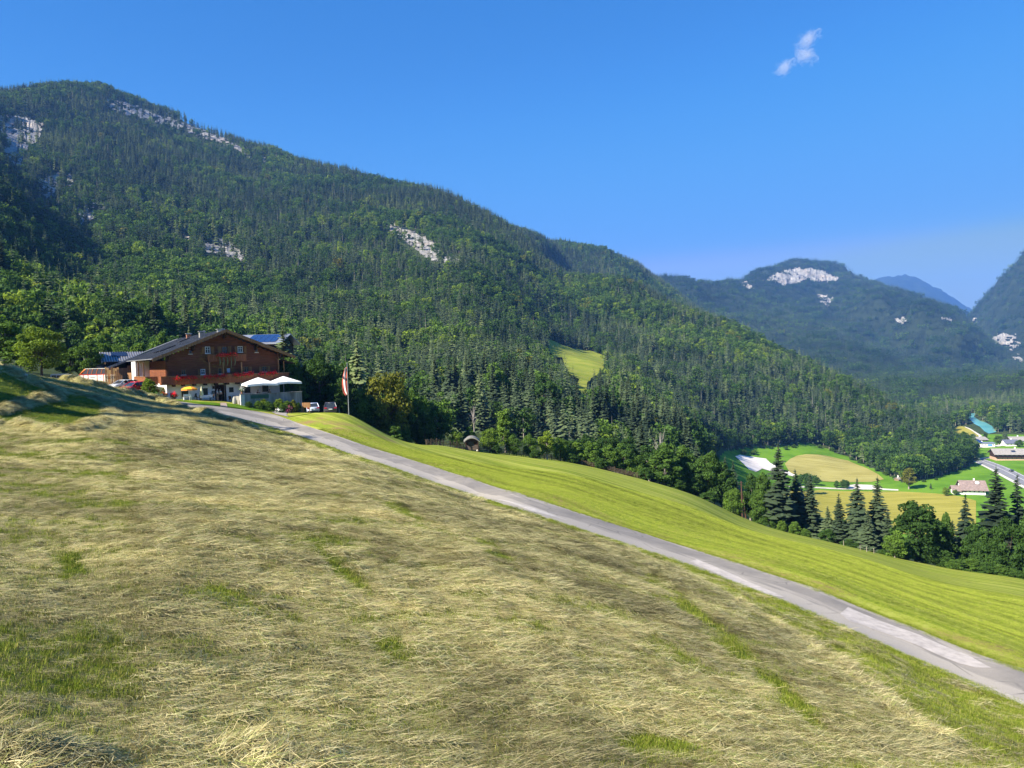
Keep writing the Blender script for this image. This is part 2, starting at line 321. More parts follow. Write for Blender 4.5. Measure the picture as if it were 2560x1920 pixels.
# ------------------------------------------------------------------ the ground, split by what grows on it
_gp = np.stack([GX, GY, GZ], -1)
GPX, GPY = proj(_gp); GPX = np.where(GY < .5, np.where(GX < 0, -3000, 6000), GPX)
_mid = lambda a: .25 * (a[:-1, :-1] + a[1:, :-1] + a[:-1, 1:] + a[1:, 1:])
fX, fY, fZ = _mid(GX), _mid(GY), _mid(GZ); fPX, fPY = proj(np.stack([fX, fY, fZ], -1)); fR = np.hypot(fX, fY)
fPX = np.where(fY < .5, np.where(fX < 0, -3000, 6000), fPX)
_rd_line = hit([a for a, b in ROAD_L], [b for a, b in ROAD_L]); _ru_line = hit([a for a, b in ROAD_U], [b for a, b in ROAD_U])
ROADC = .5 * (_rd_line + _ru_line)
_hb = hit([a for a, b in HAYB[4:-2]], [b for a, b in HAYB[4:-2]])
hayside = np.where(fY > 1, fPY > lerp_tab(HAYB, fPX), True)
near = (fR < 190) & (fY < lerp_tab(MEADOW_END, fPX) + 8) | (fY < .5) & (fR < 60)
zone = np.zeros(fX.shape, int)                       # 0 hillside
zone[near] = 2                                       # meadow
zone[near & hayside & (fR < 104) & (fPX < 2600)] = 1  # hay
zone[near & (fPX < 360) & (fY > 96)] = 2; zone[(fR > 125) & (fPX < 900)] = 0
vfl = (fR > 330) & (fR < 1060) & (fPX > 1740) & ((fPX < 2436) & inpoly(fPX, fPY, OPEN) | (fPX >= 2436) & (fPY > 1085))
zone[vfl] = 3
# distances to the road for the mowing lines
def road_sd(x, y):
    best = np.full(x.shape, 1e9); sd = np.zeros(x.shape); al = np.zeros(x.shape); acc = 0.0
    pts = ROADC[6:, :2]
    for i in range(len(pts) - 1):
        a, b = pts[i], pts[i + 1]; ab = b - a; L = np.hypot(*ab)
        t = ((x - a[0]) * ab[0] + (y - a[1]) * ab[1]) / L ** 2
        t = np.clip(t, 0 if i else -9, 1 if i < len(pts) - 2 else 9)
        dx = x - a[0] - t * ab[0]; dy = y - a[1] - t * ab[1]; d = np.hypot(dx, dy)
        m = d < best; best[m] = d[m]; sd[m] = (np.sign(ab[0] * dy - ab[1] * dx) * d)[m]; al[m] = (acc + t * L)[m]; acc += L
    return sd, al
SD = np.zeros(GX.shape); AL = np.zeros(GX.shape)
_m = np.hypot(GX, GY) < 260; SD[_m], AL[_m] = road_sd(GX[_m], GY[_m])
_m2 = ~_m; SD[_m2] = GY[_m2] * .96 + GX[_m2] * .1; AL[_m2] = GX[_m2]
# green showing through the hay
GREENPOLY = [[(-40,922),(20,935),(70,958),(128,974),(132,984),(60,1004),(-40,1020)], [(48,1028),(100,1008),(165,986),(215,992),(262,1012),(262,1040),(232,1056),(190,1066),(110,1070),(30,1060),(-40,1056),(-40,1038)],
 [(740,1330),(800,1350),(900,1440),(930,1480),(890,1480),(800,1420)], [(470,1425),(560,1450),(700,1520),(780,1570),(690,1580),(560,1520)],
 [(1570,1412),(1620,1425),(1850,1600),(2060,1800),(2120,1900),(2040,1890),(1900,1720),(1720,1560)], [(1560,1580),(1660,1600),(1800,1700),(1760,1710),(1620,1640)],
 [(140,1700),(280,1715),(340,1740),(260,1755),(150,1740)], [(900,1600),(1000,1590),(1060,1650),(960,1660)], [(1150,1330),(1230,1350),(1300,1420),(1220,1400)],
 [(880,1230),(980,1250),(1120,1330),(1050,1320)], [(120,1380),(180,1360),(220,1440),(150,1450)], [(1500,1830),(1700,1800),(1800,1900),(1600,1930)]]
GREEN = np.zeros(GX.shape)
for i, pl in enumerate(GREENPOLY):
    j = fbm(GX / 1.3, GY / 1.3, 40 + i, 3) * (6 if i < 2 else 40)
    GREEN = np.maximum(GREEN, inpoly(GPX + j * .6, GPY + j * (.25 if i < 2 else .6), pl) * (1.0 if i < 2 else (.55 + .45 * (fbm(GX / .8, GY / .8, 80, 2) > -.1))))
_el = fbm((GX * .95 + GY * .3) / 3.5, (-GX * .3 + GY * .95) / 1.1, 61, 5)
GREEN = np.maximum(GREEN, sstep(0, .36, _el) * (.78 - .34 * sstep(16, 7, np.hypot(GX, GY))) * (np.hypot(GX, GY) > 4))
GREEN[GPX < 520] = np.where(GPY[GPX < 520] < 1085, np.where(GREEN[GPX < 520] > .99, 1, GREEN[GPX < 520] * .3), GREEN[GPX < 520])
DRY = sstep(4.5, 1.2, np.abs(np.abs(SD) - 1.6)) * 1.1 + .30 + .8 * inpoly(GPX, GPY, [(740,1045),(870,1045),(1000,1105),(960,1112),(850,1075),(760,1062)])
def ground_piece(name, k, mat, attrs):
    ii, jj = np.nonzero(zone == k); nv = GX.shape[1]
    q = np.stack([ii * nv + jj, ii * nv + jj + 1, (ii + 1) * nv + jj + 1, (ii + 1) * nv + jj], 1)
    u, inv = np.unique(q, return_inverse=True); f = inv.reshape(q.shape)
    o = mesh_obj(name, _gp.reshape(-1, 3)[u], f[:, ::-1], mat, smooth=True)
    for an, arr in attrs.items(): fattr(o, an, arr.reshape(-1)[u])
    return structure(o)
ground_piece('hay_field', 1, M_HAY, {'green': GREEN})
ground_piece('meadow', 2, M_MEADOW, {'sd': SD, 'along': AL, 'dry': DRY})
ground_piece('hillside', 0, M_FLOOR, {})
ground_piece('valley_floor', 3, M_VALLEY, {'sd': SD, 'along': AL, 'dry': DRY * 0})
_th = np.linspace(0, 2 * np.pi, 33)[:-1]
mesh_obj('ground', np.concatenate([np.stack([2.1*np.sin(_th), 2.1*np.cos(_th), gz(2.1*np.sin(_th), 2.1*np.cos(_th)) - .02], 1), [[0, 0, -2.7]]]), [(i, 32, (i + 1) % 32) for i in range(32)], M_HAY)['kind'] = 'structure'

def sheet(name, poly, mat, lift=.05, n=40, dist=None):
    """a photo outline draped on the ground as its own sheet"""
    poly = np.array(poly, float); w = hit(poly[:, 0], poly[:, 1])
    cx = w[:, :2].mean(0)
    bm = bmesh.new(); vs_ = [bm.verts.new((p[0], p[1], 0)) for p in w]; bm.faces.new(vs_)
    bmesh.ops.triangulate(bm, faces=bm.faces[:])
    for _ in range(9):
        es = [e for e in bm.edges if e.calc_length() > n]
        if not es: break
        bmesh.ops.subdivide_edges(bm, edges=es, cuts=1); bmesh.ops.triangulate(bm, faces=bm.faces[:])
    co = np.array([v.co[:] for v in bm.verts]); z = gz(co[:, 0], co[:, 1]) + lift
    for v, zz in zip(bm.verts, z): v.co.z = zz
    bmesh.ops.recalc_face_normals(bm, faces=bm.faces[:])
    if sum(f.normal.z for f in bm.faces) < 0: bmesh.ops.reverse_faces(bm, faces=bm.faces[:])
    me = bpy.data.meshes.new(name); bm.to_mesh(me); bm.free(); me.materials.append(mat)
    o = bpy.data.objects.new(name, me); COL.objects.link(o); structure(o)
    co = np.array([v.co[:] for v in me.vertices])
    fattr(o, 'sd', co[:, 1] * .97 + co[:, 0] * .12); fattr(o, 'along', co[:, 0]); fattr(o, 'dry', co[:, 0] * 0)
    return o
def dense(pts, n=90):
    p = np.array(pts, float); s = np.concatenate([[0], np.cumsum(np.hypot(*np.diff(p, axis=0).T))]); t = np.linspace(0, s[-1], n); q = np.stack([np.interp(t, s, p[:, 0]), np.interp(t, s, p[:, 1])], 1)
    for _ in range(2): q[1:-1] = .25 * q[:-2] + .5 * q[1:-1] + .25 * q[2:]
    return q
def strip(name, lo, up, mat, lift=.05, nu=8, nt=160, skirt=0.0):
    lo = dense(lo); up = dense(up)
    a = hit(lo[:, 0], lo[:, 1]); b = hit(up[:, 0], up[:, 1])
    c = .5 * (a + b); s = np.concatenate([[0], np.cumsum(np.hypot(*np.diff(c[:, :2], axis=0).T))])
    t = np.linspace(0, s[-1], nt)
    A = np.stack([np.interp(t, s, a[:, i]) for i in (0, 1)], 1); B = np.stack([np.interp(t, s, b[:, i]) for i in (0, 1)], 1)
    k = np.ones(9) / 9
    for M_ in (A, B):
        for i in (0, 1):
            pad = np.concatenate([2*M_[0, i]-M_[4:0:-1, i], M_[:, i], 2*M_[-1, i]-M_[-2:-6:-1, i]]); M_[:, i] = np.convolve(pad, k, 'valid')
    w = np.linspace(0, 1, nu)
    j = .10 * fbm(t / 1.1, t * 0 + 3, 5, 3)[:, None]; j2 = .10 * fbm(t / 1.1, t * 0 + 9, 6, 3)[:, None]
    nrm = B - A; nrm = nrm / np.linalg.norm(nrm, axis=1, keepdims=True)
    A = A + nrm * j; B = B + nrm * j2
    G = A[:, None] * (1 - w[None, :, None]) + B[:, None] * w[None, :, None]
    za = gz(G[..., 0], G[..., 1]) + lift
    V = np.concatenate([G, za[..., None]], -1).reshape(-1, 3)
    i, jn = np.meshgrid(np.arange(nt - 1), np.arange(nu - 1), indexing='ij'); i = i.ravel(); jn = jn.ravel()
    F = np.stack([i*nu+jn, (i+1)*nu+jn, (i+1)*nu+jn+1, i*nu+jn+1], 1)
    o = mesh_obj(name, V, F, mat, smooth=True); structure(o)
    fattr(o, 'across', np.tile(w, nt)); fattr(o, 'along', np.repeat(t, nu))
    fattr(o, 'sd', np.tile(w, nt)); fattr(o, 'dry', np.zeros(nt * nu))
    return o
def road_mat():
    t = NT('old_asphalt', .95, .08)
    ac = t.attr('across'); al = t.attr('along')
    cmb = t.n.new('ShaderNodeCombineXYZ'); t.l.new(t.math('MULTIPLY', ac, 3.0), cmb.inputs[0]); t.l.new(t.math('MULTIPLY', al, .16), cmb.inputs[1])
    a = t.noise(1.4, 5, .62, cmb.outputs[0], .5); f = t.noise(26, 4, .7); g = t.noise(.5, 5, .65)
    # a darker relaid lane on the valley side, pale worn lane on the hay side, both with ragged ends
    lane = t.ramp(t.math('ADD', ac, t.math('MULTIPLY', t.math('SUBTRACT', a, .5), .55)), [(.40, 0), (.46, 1), (.93, 1), (.97, .3)])
    lane = t.math('MULTIPLY', lane, t.ramp(t.noise(1.0, 2, .5, cmb.outputs[0]), [(.33, .15), (.42, 1)]))
    col = t.mix(lane, (.40, .362, .31), (.205, .19, .172))
    col = t.mix(t.ramp(g, [(.35, 0), (.7, .55)]), col, (.42, .38, .325))
    col = t.mix(t.ramp(f, [(.35, 0), (.75, .45)]), col, (.17, .155, .14))
    cr = t.n.new('ShaderNodeTexVoronoi'); cr.feature = 'DISTANCE_TO_EDGE'; cr.inputs['Scale'].default_value = .55; t.l.new(t.co(), cr.inputs['Vector'])
    col = t.mix(t.math('MULTIPLY', t.ramp(cr.outputs['Distance'], [(.0, 1), (.03, 0)]), t.ramp(g, [(.5, 0), (.6, .6)])), col, (.07, .07, .065))
    t.bump(f, .3, .01)
    return t.color(col)
M_ROAD = road_mat()
M_VROAD = plain('valley_asphalt', (.16, .16, .17), .85, .3, 0, .15, .2)
M_GRAVEL = plain('pale_gravel', (.62, .58, .50), .95, .1, 0, .18, .12, .3)
def water_mat():
    t = NT('turquoise_water', .22, .3); f = t.noise(.02, 4)
    t.bump(t.noise(.25, 3), .15, .3)
    return t.color(t.ramp(f, [(.35, (.10, .36, .42)), (.65, (.16, .45, .48))]))
M_WATER = water_mat()

# ------------------------------------------------------------------ the farther mountains
def mountain(name, cols, drange, mat, pxs, nd=120, namp=.010, seed=31, nscale=160):
    q = np.array([(px * .0022, math.log(d) * 1.6, py) for px, l in cols.items() for d, py in l])
    n = len(q); A = np.zeros((n + 3, n + 3)); A[:n, :n] = _phi(((q[:, None, :2] - q[None, :, :2]) ** 2).sum(-1)) + np.eye(n) * 1e-4
    A[:n, n] = 1; A[:n, n+1:] = q[:, :2]; A[n:, :n] = A[:n, n:].T
    w = np.linalg.solve(A, np.concatenate([q[:, 2], np.zeros(3)]))
    D = np.exp(np.linspace(math.log(drange[0]), math.log(drange[1]), nd)); PX, DD = np.meshgrid(pxs, D, indexing='ij')
    e = np.stack([PX.ravel() * .0022, np.log(DD.ravel()) * 1.6], 1)
    py = np.concatenate([_phi(((e[k:k+8000, None] - q[None, :, :2]) ** 2).sum(-1)) @ w[:n] + w[n] + e[k:k+8000] @ w[n+1:] for k in range(0, len(e), 8000)])
    p = P(PX.ravel(), py, DD.ravel())
    rr = np.hypot(p[:, 0], p[:, 1]); ridge = 1 - np.abs(fbm(p[:, 0] / nscale, p[:, 1] / nscale, seed, 5)) * 2
    p[:, 2] += rr * namp * ridge * .8 + rr * namp * .5 * fbm(p[:, 0] / nscale * 3, p[:, 1] / nscale * 3, seed + 7, 3)
    p[:, 2] = np.maximum(p[:, 2], -110)
    nx = len(pxs); i, j = np.meshgrid(np.arange(nx - 1), np.arange(nd - 1), indexing='ij'); i = i.ravel(); j = j.ravel()
    F = np.stack([i*nd+j, (i+1)*nd+j, (i+1)*nd+j+1, i*nd+j+1], 1)
    o = structure(mesh_obj(name, p, F, mat, smooth=True))
    return o, p.reshape(nx, nd, 3)
FAR_A = {1500: [(1300,900),(1800,850),(2600,760),(3200,722),(4000,800)], 1700: [(1300,900),(1800,860),(2300,810),(2800,750),(3200,708),(4000,790)],
 1850: [(1300,960),(1700,930),(2200,860),(2800,790),(3300,740),(3800,710),(4500,790)], 1900: [(1300,970),(1700,940),(2200,870),(2800,795),(3400,735),(3900,690),(4600,790)],
 1960: [(1300,980),(1700,960),(2200,880),(2900,800),(3600,730),(4100,677),(4800,770)], 2017: [(1300,985),(1800,940),(2400,860),(3000,800),(3600,740),(4150,665),(4800,760)],
 2080: [(1300,985),(1800,930),(2500,850),(3150,800),(3300,762),(3700,735),(4150,672),(4800,760)],
 2200: [(1300,990),(1700,960),(2300,895),(2850,835),(2960,768),(3450,745),(3900,724),(4600,800)],
 2300: [(1300,990),(1700,965),(2200,920),(2550,880),(2650,806),(3150,772),(3550,756),(4300,830)],
 2400: [(1300,988),(1800,950),(2250,920),(2370,862),(2850,818),(3250,800),(4000,870)],
 2475: [(1250,986),(1700,962),(2200,934),(2320,960),(2500,900),(2950,866),(3600,930)],
 2560: [(1200,985),(1500,975),(2000,956),(2100,972),(2250,944),(2650,925),(3200,990)], 2750: [(1200,990),(1600,985),(2200,1000),(3200,1010)]}
def far_mat(name, rockx):
    t = NT(name, .95, .1)
    f = t.noise(.012, 7, .75); g = t.noise(.05, 3, .7)
    c = t.ramp(f, [(.3, (.012, .02, .012)), (.5, (.022, .034, .016)), (.7, (.036, .052, .022))])
    c = t.mix(.4, c, t.ramp(g, [(.3, (.008, .014, .008)), (.7, (.034, .048, .02))]))
    return t.color(c)
M_FARWOOD = far_mat('wooded_mountainside', 0)
FAR_A = {k: [(1120, v[0][1] + 60)] + v for k, v in FAR_A.items()}
_pxs = np.linspace(1500, 2740, 260)
mtA, gridA = mountain('mountain', FAR_A, (1130, 5000), M_FARWOOD, _pxs, 170)
mtC, gridC = mountain('mountain', {2360: [(2500,965),(3200,930),(4000,880),(4700,930)], 2425: [(2400,960),(3200,895),(3900,806),(4600,880)], 2470: [(2300,960),(3000,870),(3800,750),(4500,840)],
  2560: [(2200,960),(2900,820),(3700,655),(4500,760)], 2750: [(2000,960),(2700,760),(3500,500),(4500,640)], 3000: [(1800,960),(2600,650),(3400,350),(4500,500)], 3400: [(1700,960),(2500,560),(3300,240),(4500,400)]},
  (1900, 4700), M_FARWOOD, np.linspace(2360, 3400, 160), 110, .010, 77)
mtB, gridB = mountain('mountain', {2050: [(7000,900),(9500,790),(11500,880)], 2190: [(7000,880),(9500,708),(11500,800)], 2230: [(7000,880),(9500,698),(11500,800)], 2273: [(7000,880),(9500,701),(11500,800)],
  2316: [(7000,880),(9500,717),(11500,800)], 2360: [(7000,890),(9500,739),(11500,820)], 2412: [(7000,900),(9500,774),(11500,850)], 2480: [(7000,910),(9500,818),(11500,880)], 2620: [(7000,910),(9500,850),(11500,890)]},
  (7000, 11500), M_FARWOOD, np.linspace(2050, 2620, 120), 70, .006, 99, 400)

# ------------------------------------------------------------------ trees: meshes shared by every copy
def _tube(pts, rad, n=6):
    V = []; F = []
    pts = [np.array(p, float) for p in pts]
    for k, (p, r) in enumerate(zip(pts, rad)):
        d = pts[min(k + 1, len(pts) - 1)] - pts[max(k - 1, 0)]; d /= np.linalg.norm(d) + 1e-9
        a = np.cross(d, [0, 1, 0] if abs(d[1]) < .9 else [1, 0, 0]); a /= np.linalg.norm(a); b = np.cross(d, a)
        for i in range(n):
            t = 2 * math.pi * i / n; V.append(p + r * (math.cos(t) * a + math.sin(t) * b))
    for k in range(len(pts) - 1):
        for i in range(n):
            a0 = k * n + i; a1 = k * n + (i + 1) % n; F += [(a0, a1, a1 + n), (a0, a1 + n, a0 + n)]
    return np.array(V), np.array(F)
def merge(parts):
    V = []; F = []; o = 0
    for v, f in parts: V.append(v); F.append(f + o); o += len(v)
    return np.concatenate(V), np.concatenate(F)
def spruce_crown(h, Rr, whorls, nb, segs, seed, droop=.45, base=.07, gap=0.0):
    g = np.random.default_rng(seed); V = []; F = []; C = []; o = 0
    for w in range(whorls):
        t = (w + g.uniform(-.3, .3)) / whorls; t = min(max(t, 0), .98)
        z00 = h * (base + (1 - base) * t); Lw = Rr * ((1 - t) ** .85) * g.uniform(.84, 1.08) + .16; dz_ = h / whorls * .55
        if gap and g.random() < gap: continue
        ph = g.uniform(0, 6.28)
        for b in range(nb):
            az = ph + 2 * math.pi * b / nb + g.uniform(-.35, .35); L = Lw * g.uniform(.55, 1.25); lift = g.uniform(.0, .22) + .35 * t; z0 = z00 + g.uniform(-dz_, dz_)
            ca, sa = math.cos(az), math.sin(az); base_i = o; cv = g.uniform(0, .75)
            for s in range(segs + 1):
                u = s / segs; r = L * u; z = z0 + L * (lift * u - droop * u * u + .10 * max(0, u - .7))
                wd = L * .28 * (math.sin(math.pi * min(1, .12 + .86 * u)) ** .8) * (1.25 if s % 2 else .7) * g.uniform(.8, 1.2) + .03
                if s == segs: wd *= .25
                dr = wd * g.uniform(.5, .9)
                V += [(ca * r, sa * r, z), (ca * r - sa * wd, sa * r + ca * wd, z - dr), (ca * r + sa * wd, sa * r - ca * wd, z - dr)]
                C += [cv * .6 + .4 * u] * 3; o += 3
            for s in range(segs):
                a = base_i + 3 * s; c = a + 3
                F += [(a, c, c + 1), (a, c + 1, a + 1), (a, a + 2, c + 2), (a, c + 2, c)]
    V.append((0, 0, h * 1.03)); V.append((.12, 0, h * .93)); V.append((-.08, .1, h * .93)); F.append((o, o + 1, o + 2)); C += [.8] * 3
    return np.array(V), np.array(F), np.array(C)
def leaf_crown(h, Rr, ncl, nleaf, leaf, seed, zc=.6, zr=.42, lump=.34, top=0.0):
    g = np.random.default_rng(seed)
    d = g.normal(size=(ncl, 3)); d /= np.linalg.norm(d, axis=1, keepdims=True)
    rad = g.uniform(.25, 1, ncl) ** .45 * .84
    sk = 1 - top * np.clip(d[:, 2], 0, 1) * g.uniform(.3, 1, ncl)
    c = np.stack([d[:, 0] * rad * Rr * sk, d[:, 1] * rad * Rr * sk, h * zc + d[:, 2] * rad * h * zr], 1)
    rc = Rr * lump * g.uniform(.6, 1.25, ncl)
    ci = np.repeat(np.arange(ncl), nleaf); n = len(ci)
    u = g.normal(size=(n, 3)); u[:, 2] = u[:, 2] * .8 + .35; u /= np.linalg.norm(u, axis=1, keepdims=True)
    p = c[ci] + u * (rc[ci] * g.uniform(.55, 1.05, n) ** .6)[:, None] * np.array([1, 1, .72])
    nn = u + .75 * g.normal(size=(n, 3)); nn /= np.linalg.norm(nn, axis=1, keepdims=True)
    a = np.cross(nn, g.normal(size=(n, 3))); a /= np.linalg.norm(a, axis=1, keepdims=True); b = np.cross(nn, a)
    s = leaf * g.uniform(.6, 1.35, n)[:, None]
    V = np.stack([p - a * s * .75, p - b * s * .45 + nn * s * .1, p + a * s * .75, p + b * s * .45 + nn * s * .1], 1).reshape(-1, 3)
    i = np.arange(n)[:, None] * 4
    F = np.concatenate([i + [0, 1, 2], i + [0, 2, 3]], 1).reshape(-1, 3)
    cv = (g.uniform(0, 1, ncl)[ci] * .55 + .45 * g.uniform(0, 1, n)); C = np.repeat(cv, 4)
    return V, F, C, c
def limbs(h, c, seed, r0, n=9, fork=.28):
    g = np.random.default_rng(seed)
    lean = g.uniform(-.04, .04, 2) * h
    parts = [_tube([(0, 0, -.8), (0, 0, h * .12), (lean[0] * .5, lean[1] * .5, h * fork), (lean[0], lean[1], h * .55), (lean[0], lean[1], h * .82)], [r0 * 1.35, r0, r0 * .8, r0 * .5, r0 * .12], 7)]
    for k in g.choice(len(c), min(n, len(c)), replace=False):
        z0 = h * g.uniform(fork * .8, .5); s = np.array([lean[0] * .6, lean[1] * .6, z0]); e = c[k]; m = (s + e) / 2 + np.array([0, 0, .04 * h])
        parts.append(_tube([s, m, e], [r0 * .42, r0 * .26, r0 * .06], 5))
    return merge(parts)
def leaf_mat(name, stops, trans=.28, rough=.6):
    t = NT(name, rough, .08)
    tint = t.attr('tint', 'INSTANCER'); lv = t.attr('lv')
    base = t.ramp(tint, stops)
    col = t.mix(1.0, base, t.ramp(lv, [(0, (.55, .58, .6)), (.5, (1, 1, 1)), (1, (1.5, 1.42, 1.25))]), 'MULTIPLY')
    t.color(col)
    tr = t.n.new('ShaderNodeBsdfTranslucent'); t.l.new(t.mix(1.0, col, (1.25, 1.25, .7), 'MULTIPLY'), tr.inputs[0])
    ms = t.n.new('ShaderNodeMixShader'); ms.inputs[0].default_value = trans
    t.l.new(t.b.outputs[0], ms.inputs[1]); t.l.new(tr.outputs[0], ms.inputs[2]); t.l.new(ms.outputs[0], t.n['Material Output'].inputs[0])
    return t.m
M_NEEDLE = leaf_mat('spruce_needles', [(0, (.028, .046, .028)), (.4, (.060, .090, .048)), (.75, (.118, .160, .076)), (1, (.18, .225, .09))], .15)
M_LEAF = leaf_mat('broad_leaves', [(0, (.028, .062, .016)), (.35, (.056, .115, .024)), (.6, (.105, .185, .030)), (.8, (.18, .25, .026)), (.9, (.14, .13, .025)), (1, (.17, .125, .03))], .3)
M_BARK = plain('bark', (.13, .105, .08), .95, .1, 0, .3, 2.5, .6)
M_BARKPALE = plain('pale_bark', (.30, .27, .23), .95, .1, 0, .25, 2.5, .5)
def crown_mesh(name, V, F, C, mat):
    o = mesh_obj(name, V, F, mat, parent=False); fattr(o, 'lv', C); return o.data
SPRUCE = []; BROAD = []
for k, (Rr, dr, gp) in enumerate([(3.4, .42, 0), (4.2, .5, .05), (2.8, .38, .1), (3.8, .62, 0)]):
    V, F, C = spruce_crown(20, Rr, 36, 9, 4, 100 + k, dr, .05 if k != 2 else .22, gp)
    tv, tf = _tube([(0, 0, -1), (0, 0, 1), (0, 0, 10), (0, 0, 19.6)], [.36, .30, .18, .03], 7)
    SPRUCE.append((crown_mesh('spruce_crown', V, F, C, M_NEEDLE), mesh_obj('spruce_trunk', tv, tf, M_BARK, parent=False).data))
for k, (h, Rr, ncl, zc, zr, lp, tp) in enumerate([(16, 5.6, 70, .53, .46, .29, .25), (16, 4.4, 60, .53, .47, .31, .5), (16, 6.6, 84, .50, .45, .26, .1), (16, 3.4, 48, .53, .48, .35, .6), (16, 5.0, 70, .49, .49, .27, .7)]):
    V, F, C, c = leaf_crown(h, Rr, ncl, 105, .42, 200 + k, zc, zr, lp, tp)
    tv, tf = limbs(h, c, 300 + k, .30)
    BROAD.append((crown_mesh('leaf_crown', V, F, C, M_LEAF), mesh_obj('tree_trunk', tv, tf, M_BARKPALE if k in (1, 3) else M_BARK, parent=False).data))
# plain forms for the forest far off
def proto_coll(name, items):
    c = bpy.data.collections.new(name)
    for i, (V, F, C, mats, mi) in enumerate(items):
        o = mesh_obj('%s_%02d' % (name, i), V, F, mats, parent=False, matidx=mi); fattr(o, 'lv', C); c.objects.link(o)
    return c
FOREST_P = []
for k in range(5):
    V, F, C = spruce_crown(20, [3.0, 3.6, 2.5, 3.3, 2.8][k], 14, 6, 2, 400 + k, .5, .06 if k < 4 else .3)
    tv, tf = _tube([(0, 0, -2), (0, 0, 9)], [.28, .15], 4)
    VV, FF = merge([(V, F), (tv, tf)]); FOREST_P.append((VV, FF, np.concatenate([C, np.zeros(len(tv))]), [M_NEEDLE, M_BARKPALE], np.r_[np.zeros(len(F)), np.ones(len(tf))]))
for k in range(4):
    V, F, C, c = leaf_crown(16, [4.6, 5.6, 3.8, 5.0][k], 26, 34, .72, 500 + k, .56, .44, .34, [.2, .1, .5, .4][k])
    tv, tf = _tube([(0, 0, -2), (0, 0, 9)], [.3, .12], 4)
    VV, FF = merge([(V, F), (tv, tf)]); FOREST_P.append((VV, FF, np.concatenate([C, np.zeros(len(tv))]), [M_LEAF, M_BARKPALE], np.r_[np.zeros(len(F)), np.ones(len(tf))]))
tv, tf = merge([_tube([(0, 0, -2), (0, 0, 12), (.2, .1, 19)], [.26, .16, .03], 5)] + [_tube([(0, 0, z), (math.cos(a) * L, math.sin(a) * L, z + .5)], [.06, .02], 3) for z, a, L in [(6, 0, 1.6), (8, 2, 1.5), (9, 4, 1.3), (11, 1, 1.2), (13, 3, 1), (15, 5, .7)]])
FOREST_P.append((tv, tf, np.zeros(len(tv)), [M_BARKPALE], np.zeros(len(tf))))       # a dead standing stem
FORESTC = proto_coll('forest_tree_forms', FOREST_P)
CLUST = []
for k in range(4):
    g = np.random.default_rng(600 + k); parts = []; CC = []; MI = []
    for q in range(11):
        x, y = g.uniform(-13, 13, 2); s = g.uniform(.8, 1.35)
        if k == 3 and q % 2: V, F, C, c = leaf_crown(15, 5, 9, 10, 1.5, 700 + q, .5, .46, .42); MI += [1] * len(F)
        else: V, F, C = spruce_crown(20, 3.4, 6, 5, 1, 610 + k * 20 + q, .6); MI += [0] * len(F)
        parts.append((V * s + [x, y, -1.5], F)); CC.append(np.clip(C * .6 + g.uniform(0, .4), 0, 1))
    V, F = merge(parts); CLUST.append((V, F, np.concatenate(CC), [M_NEEDLE, M_LEAF], MI))
CLUSTC = proto_coll('wood_patch_forms', CLUST)

def scatter(name, pts, scl, rot, kind, tint, coll, okind='stuff', normal=None):
    """one object that strews copies of a few small meshes over given points"""
    me = bpy.data.meshes.new(name); n = len(pts); me.vertices.add(n); me.vertices.foreach_set('co', np.asarray(pts, np.float32).ravel())
    for an, vals in (('scl', scl), ('tint', tint)):
        a = me.attributes.new(an, 'FLOAT', 'POINT'); a.data.foreach_set('value', np.asarray(vals, np.float32))
    a = me.attributes.new('kind', 'INT', 'POINT'); a.data.foreach_set('value', np.asarray(kind, np.int32))
    rot = np.asarray(rot, np.float32)
    if rot.ndim == 1: rot = np.stack([rot * 0, rot * 0, rot], 1)
    a = me.attributes.new('rot', 'FLOAT_VECTOR', 'POINT'); a.data.foreach_set('vector', rot.ravel())
    o = bpy.data.objects.new(name, me); COL.objects.link(o); o['kind'] = okind
    ng = bpy.data.node_groups.new(name, 'GeometryNodeTree'); ng.interface.new_socket('Geometry', in_out='INPUT', socket_type='NodeSocketGeometry'); ng.interface.new_socket('Geometry', in_out='OUTPUT', socket_type='NodeSocketGeometry')
    N = ng.nodes; L = ng.links; gi = N.new('NodeGroupInput'); go = N.new('NodeGroupOutput'); ip = N.new('GeometryNodeInstanceOnPoints'); ci = N.new('GeometryNodeCollectionInfo')
    ci.inputs['Collection'].default_value = coll; ci.inputs['Separate Children'].default_value = True; ci.inputs['Reset Children'].default_value = True
    def na(nm, typ):
        x = N.new('GeometryNodeInputNamedAttribute'); x.data_type = typ; x.inputs[0].default_value = nm; return [s for s in x.outputs if s.enabled and s.name == 'Attribute'][0]
    ip.inputs['Pick Instance'].default_value = True
    L.new(gi.outputs[0], ip.inputs['Points']); L.new(ci.outputs[0], ip.inputs['Instance']); L.new(na('kind', 'INT'), ip.inputs['Instance Index'])
    e2r = N.new('FunctionNodeEulerToRotation'); L.new(na('rot', 'FLOAT_VECTOR'), e2r.inputs[0]); L.new(e2r.outputs[0], ip.inputs['Rotation'])
    L.new(na('scl', 'FLOAT'), ip.inputs['Scale']); L.new(ip.outputs[0], go.inputs[0])
    m = o.modifiers.new('strew', 'NODES'); m.node_group = ng
    return o

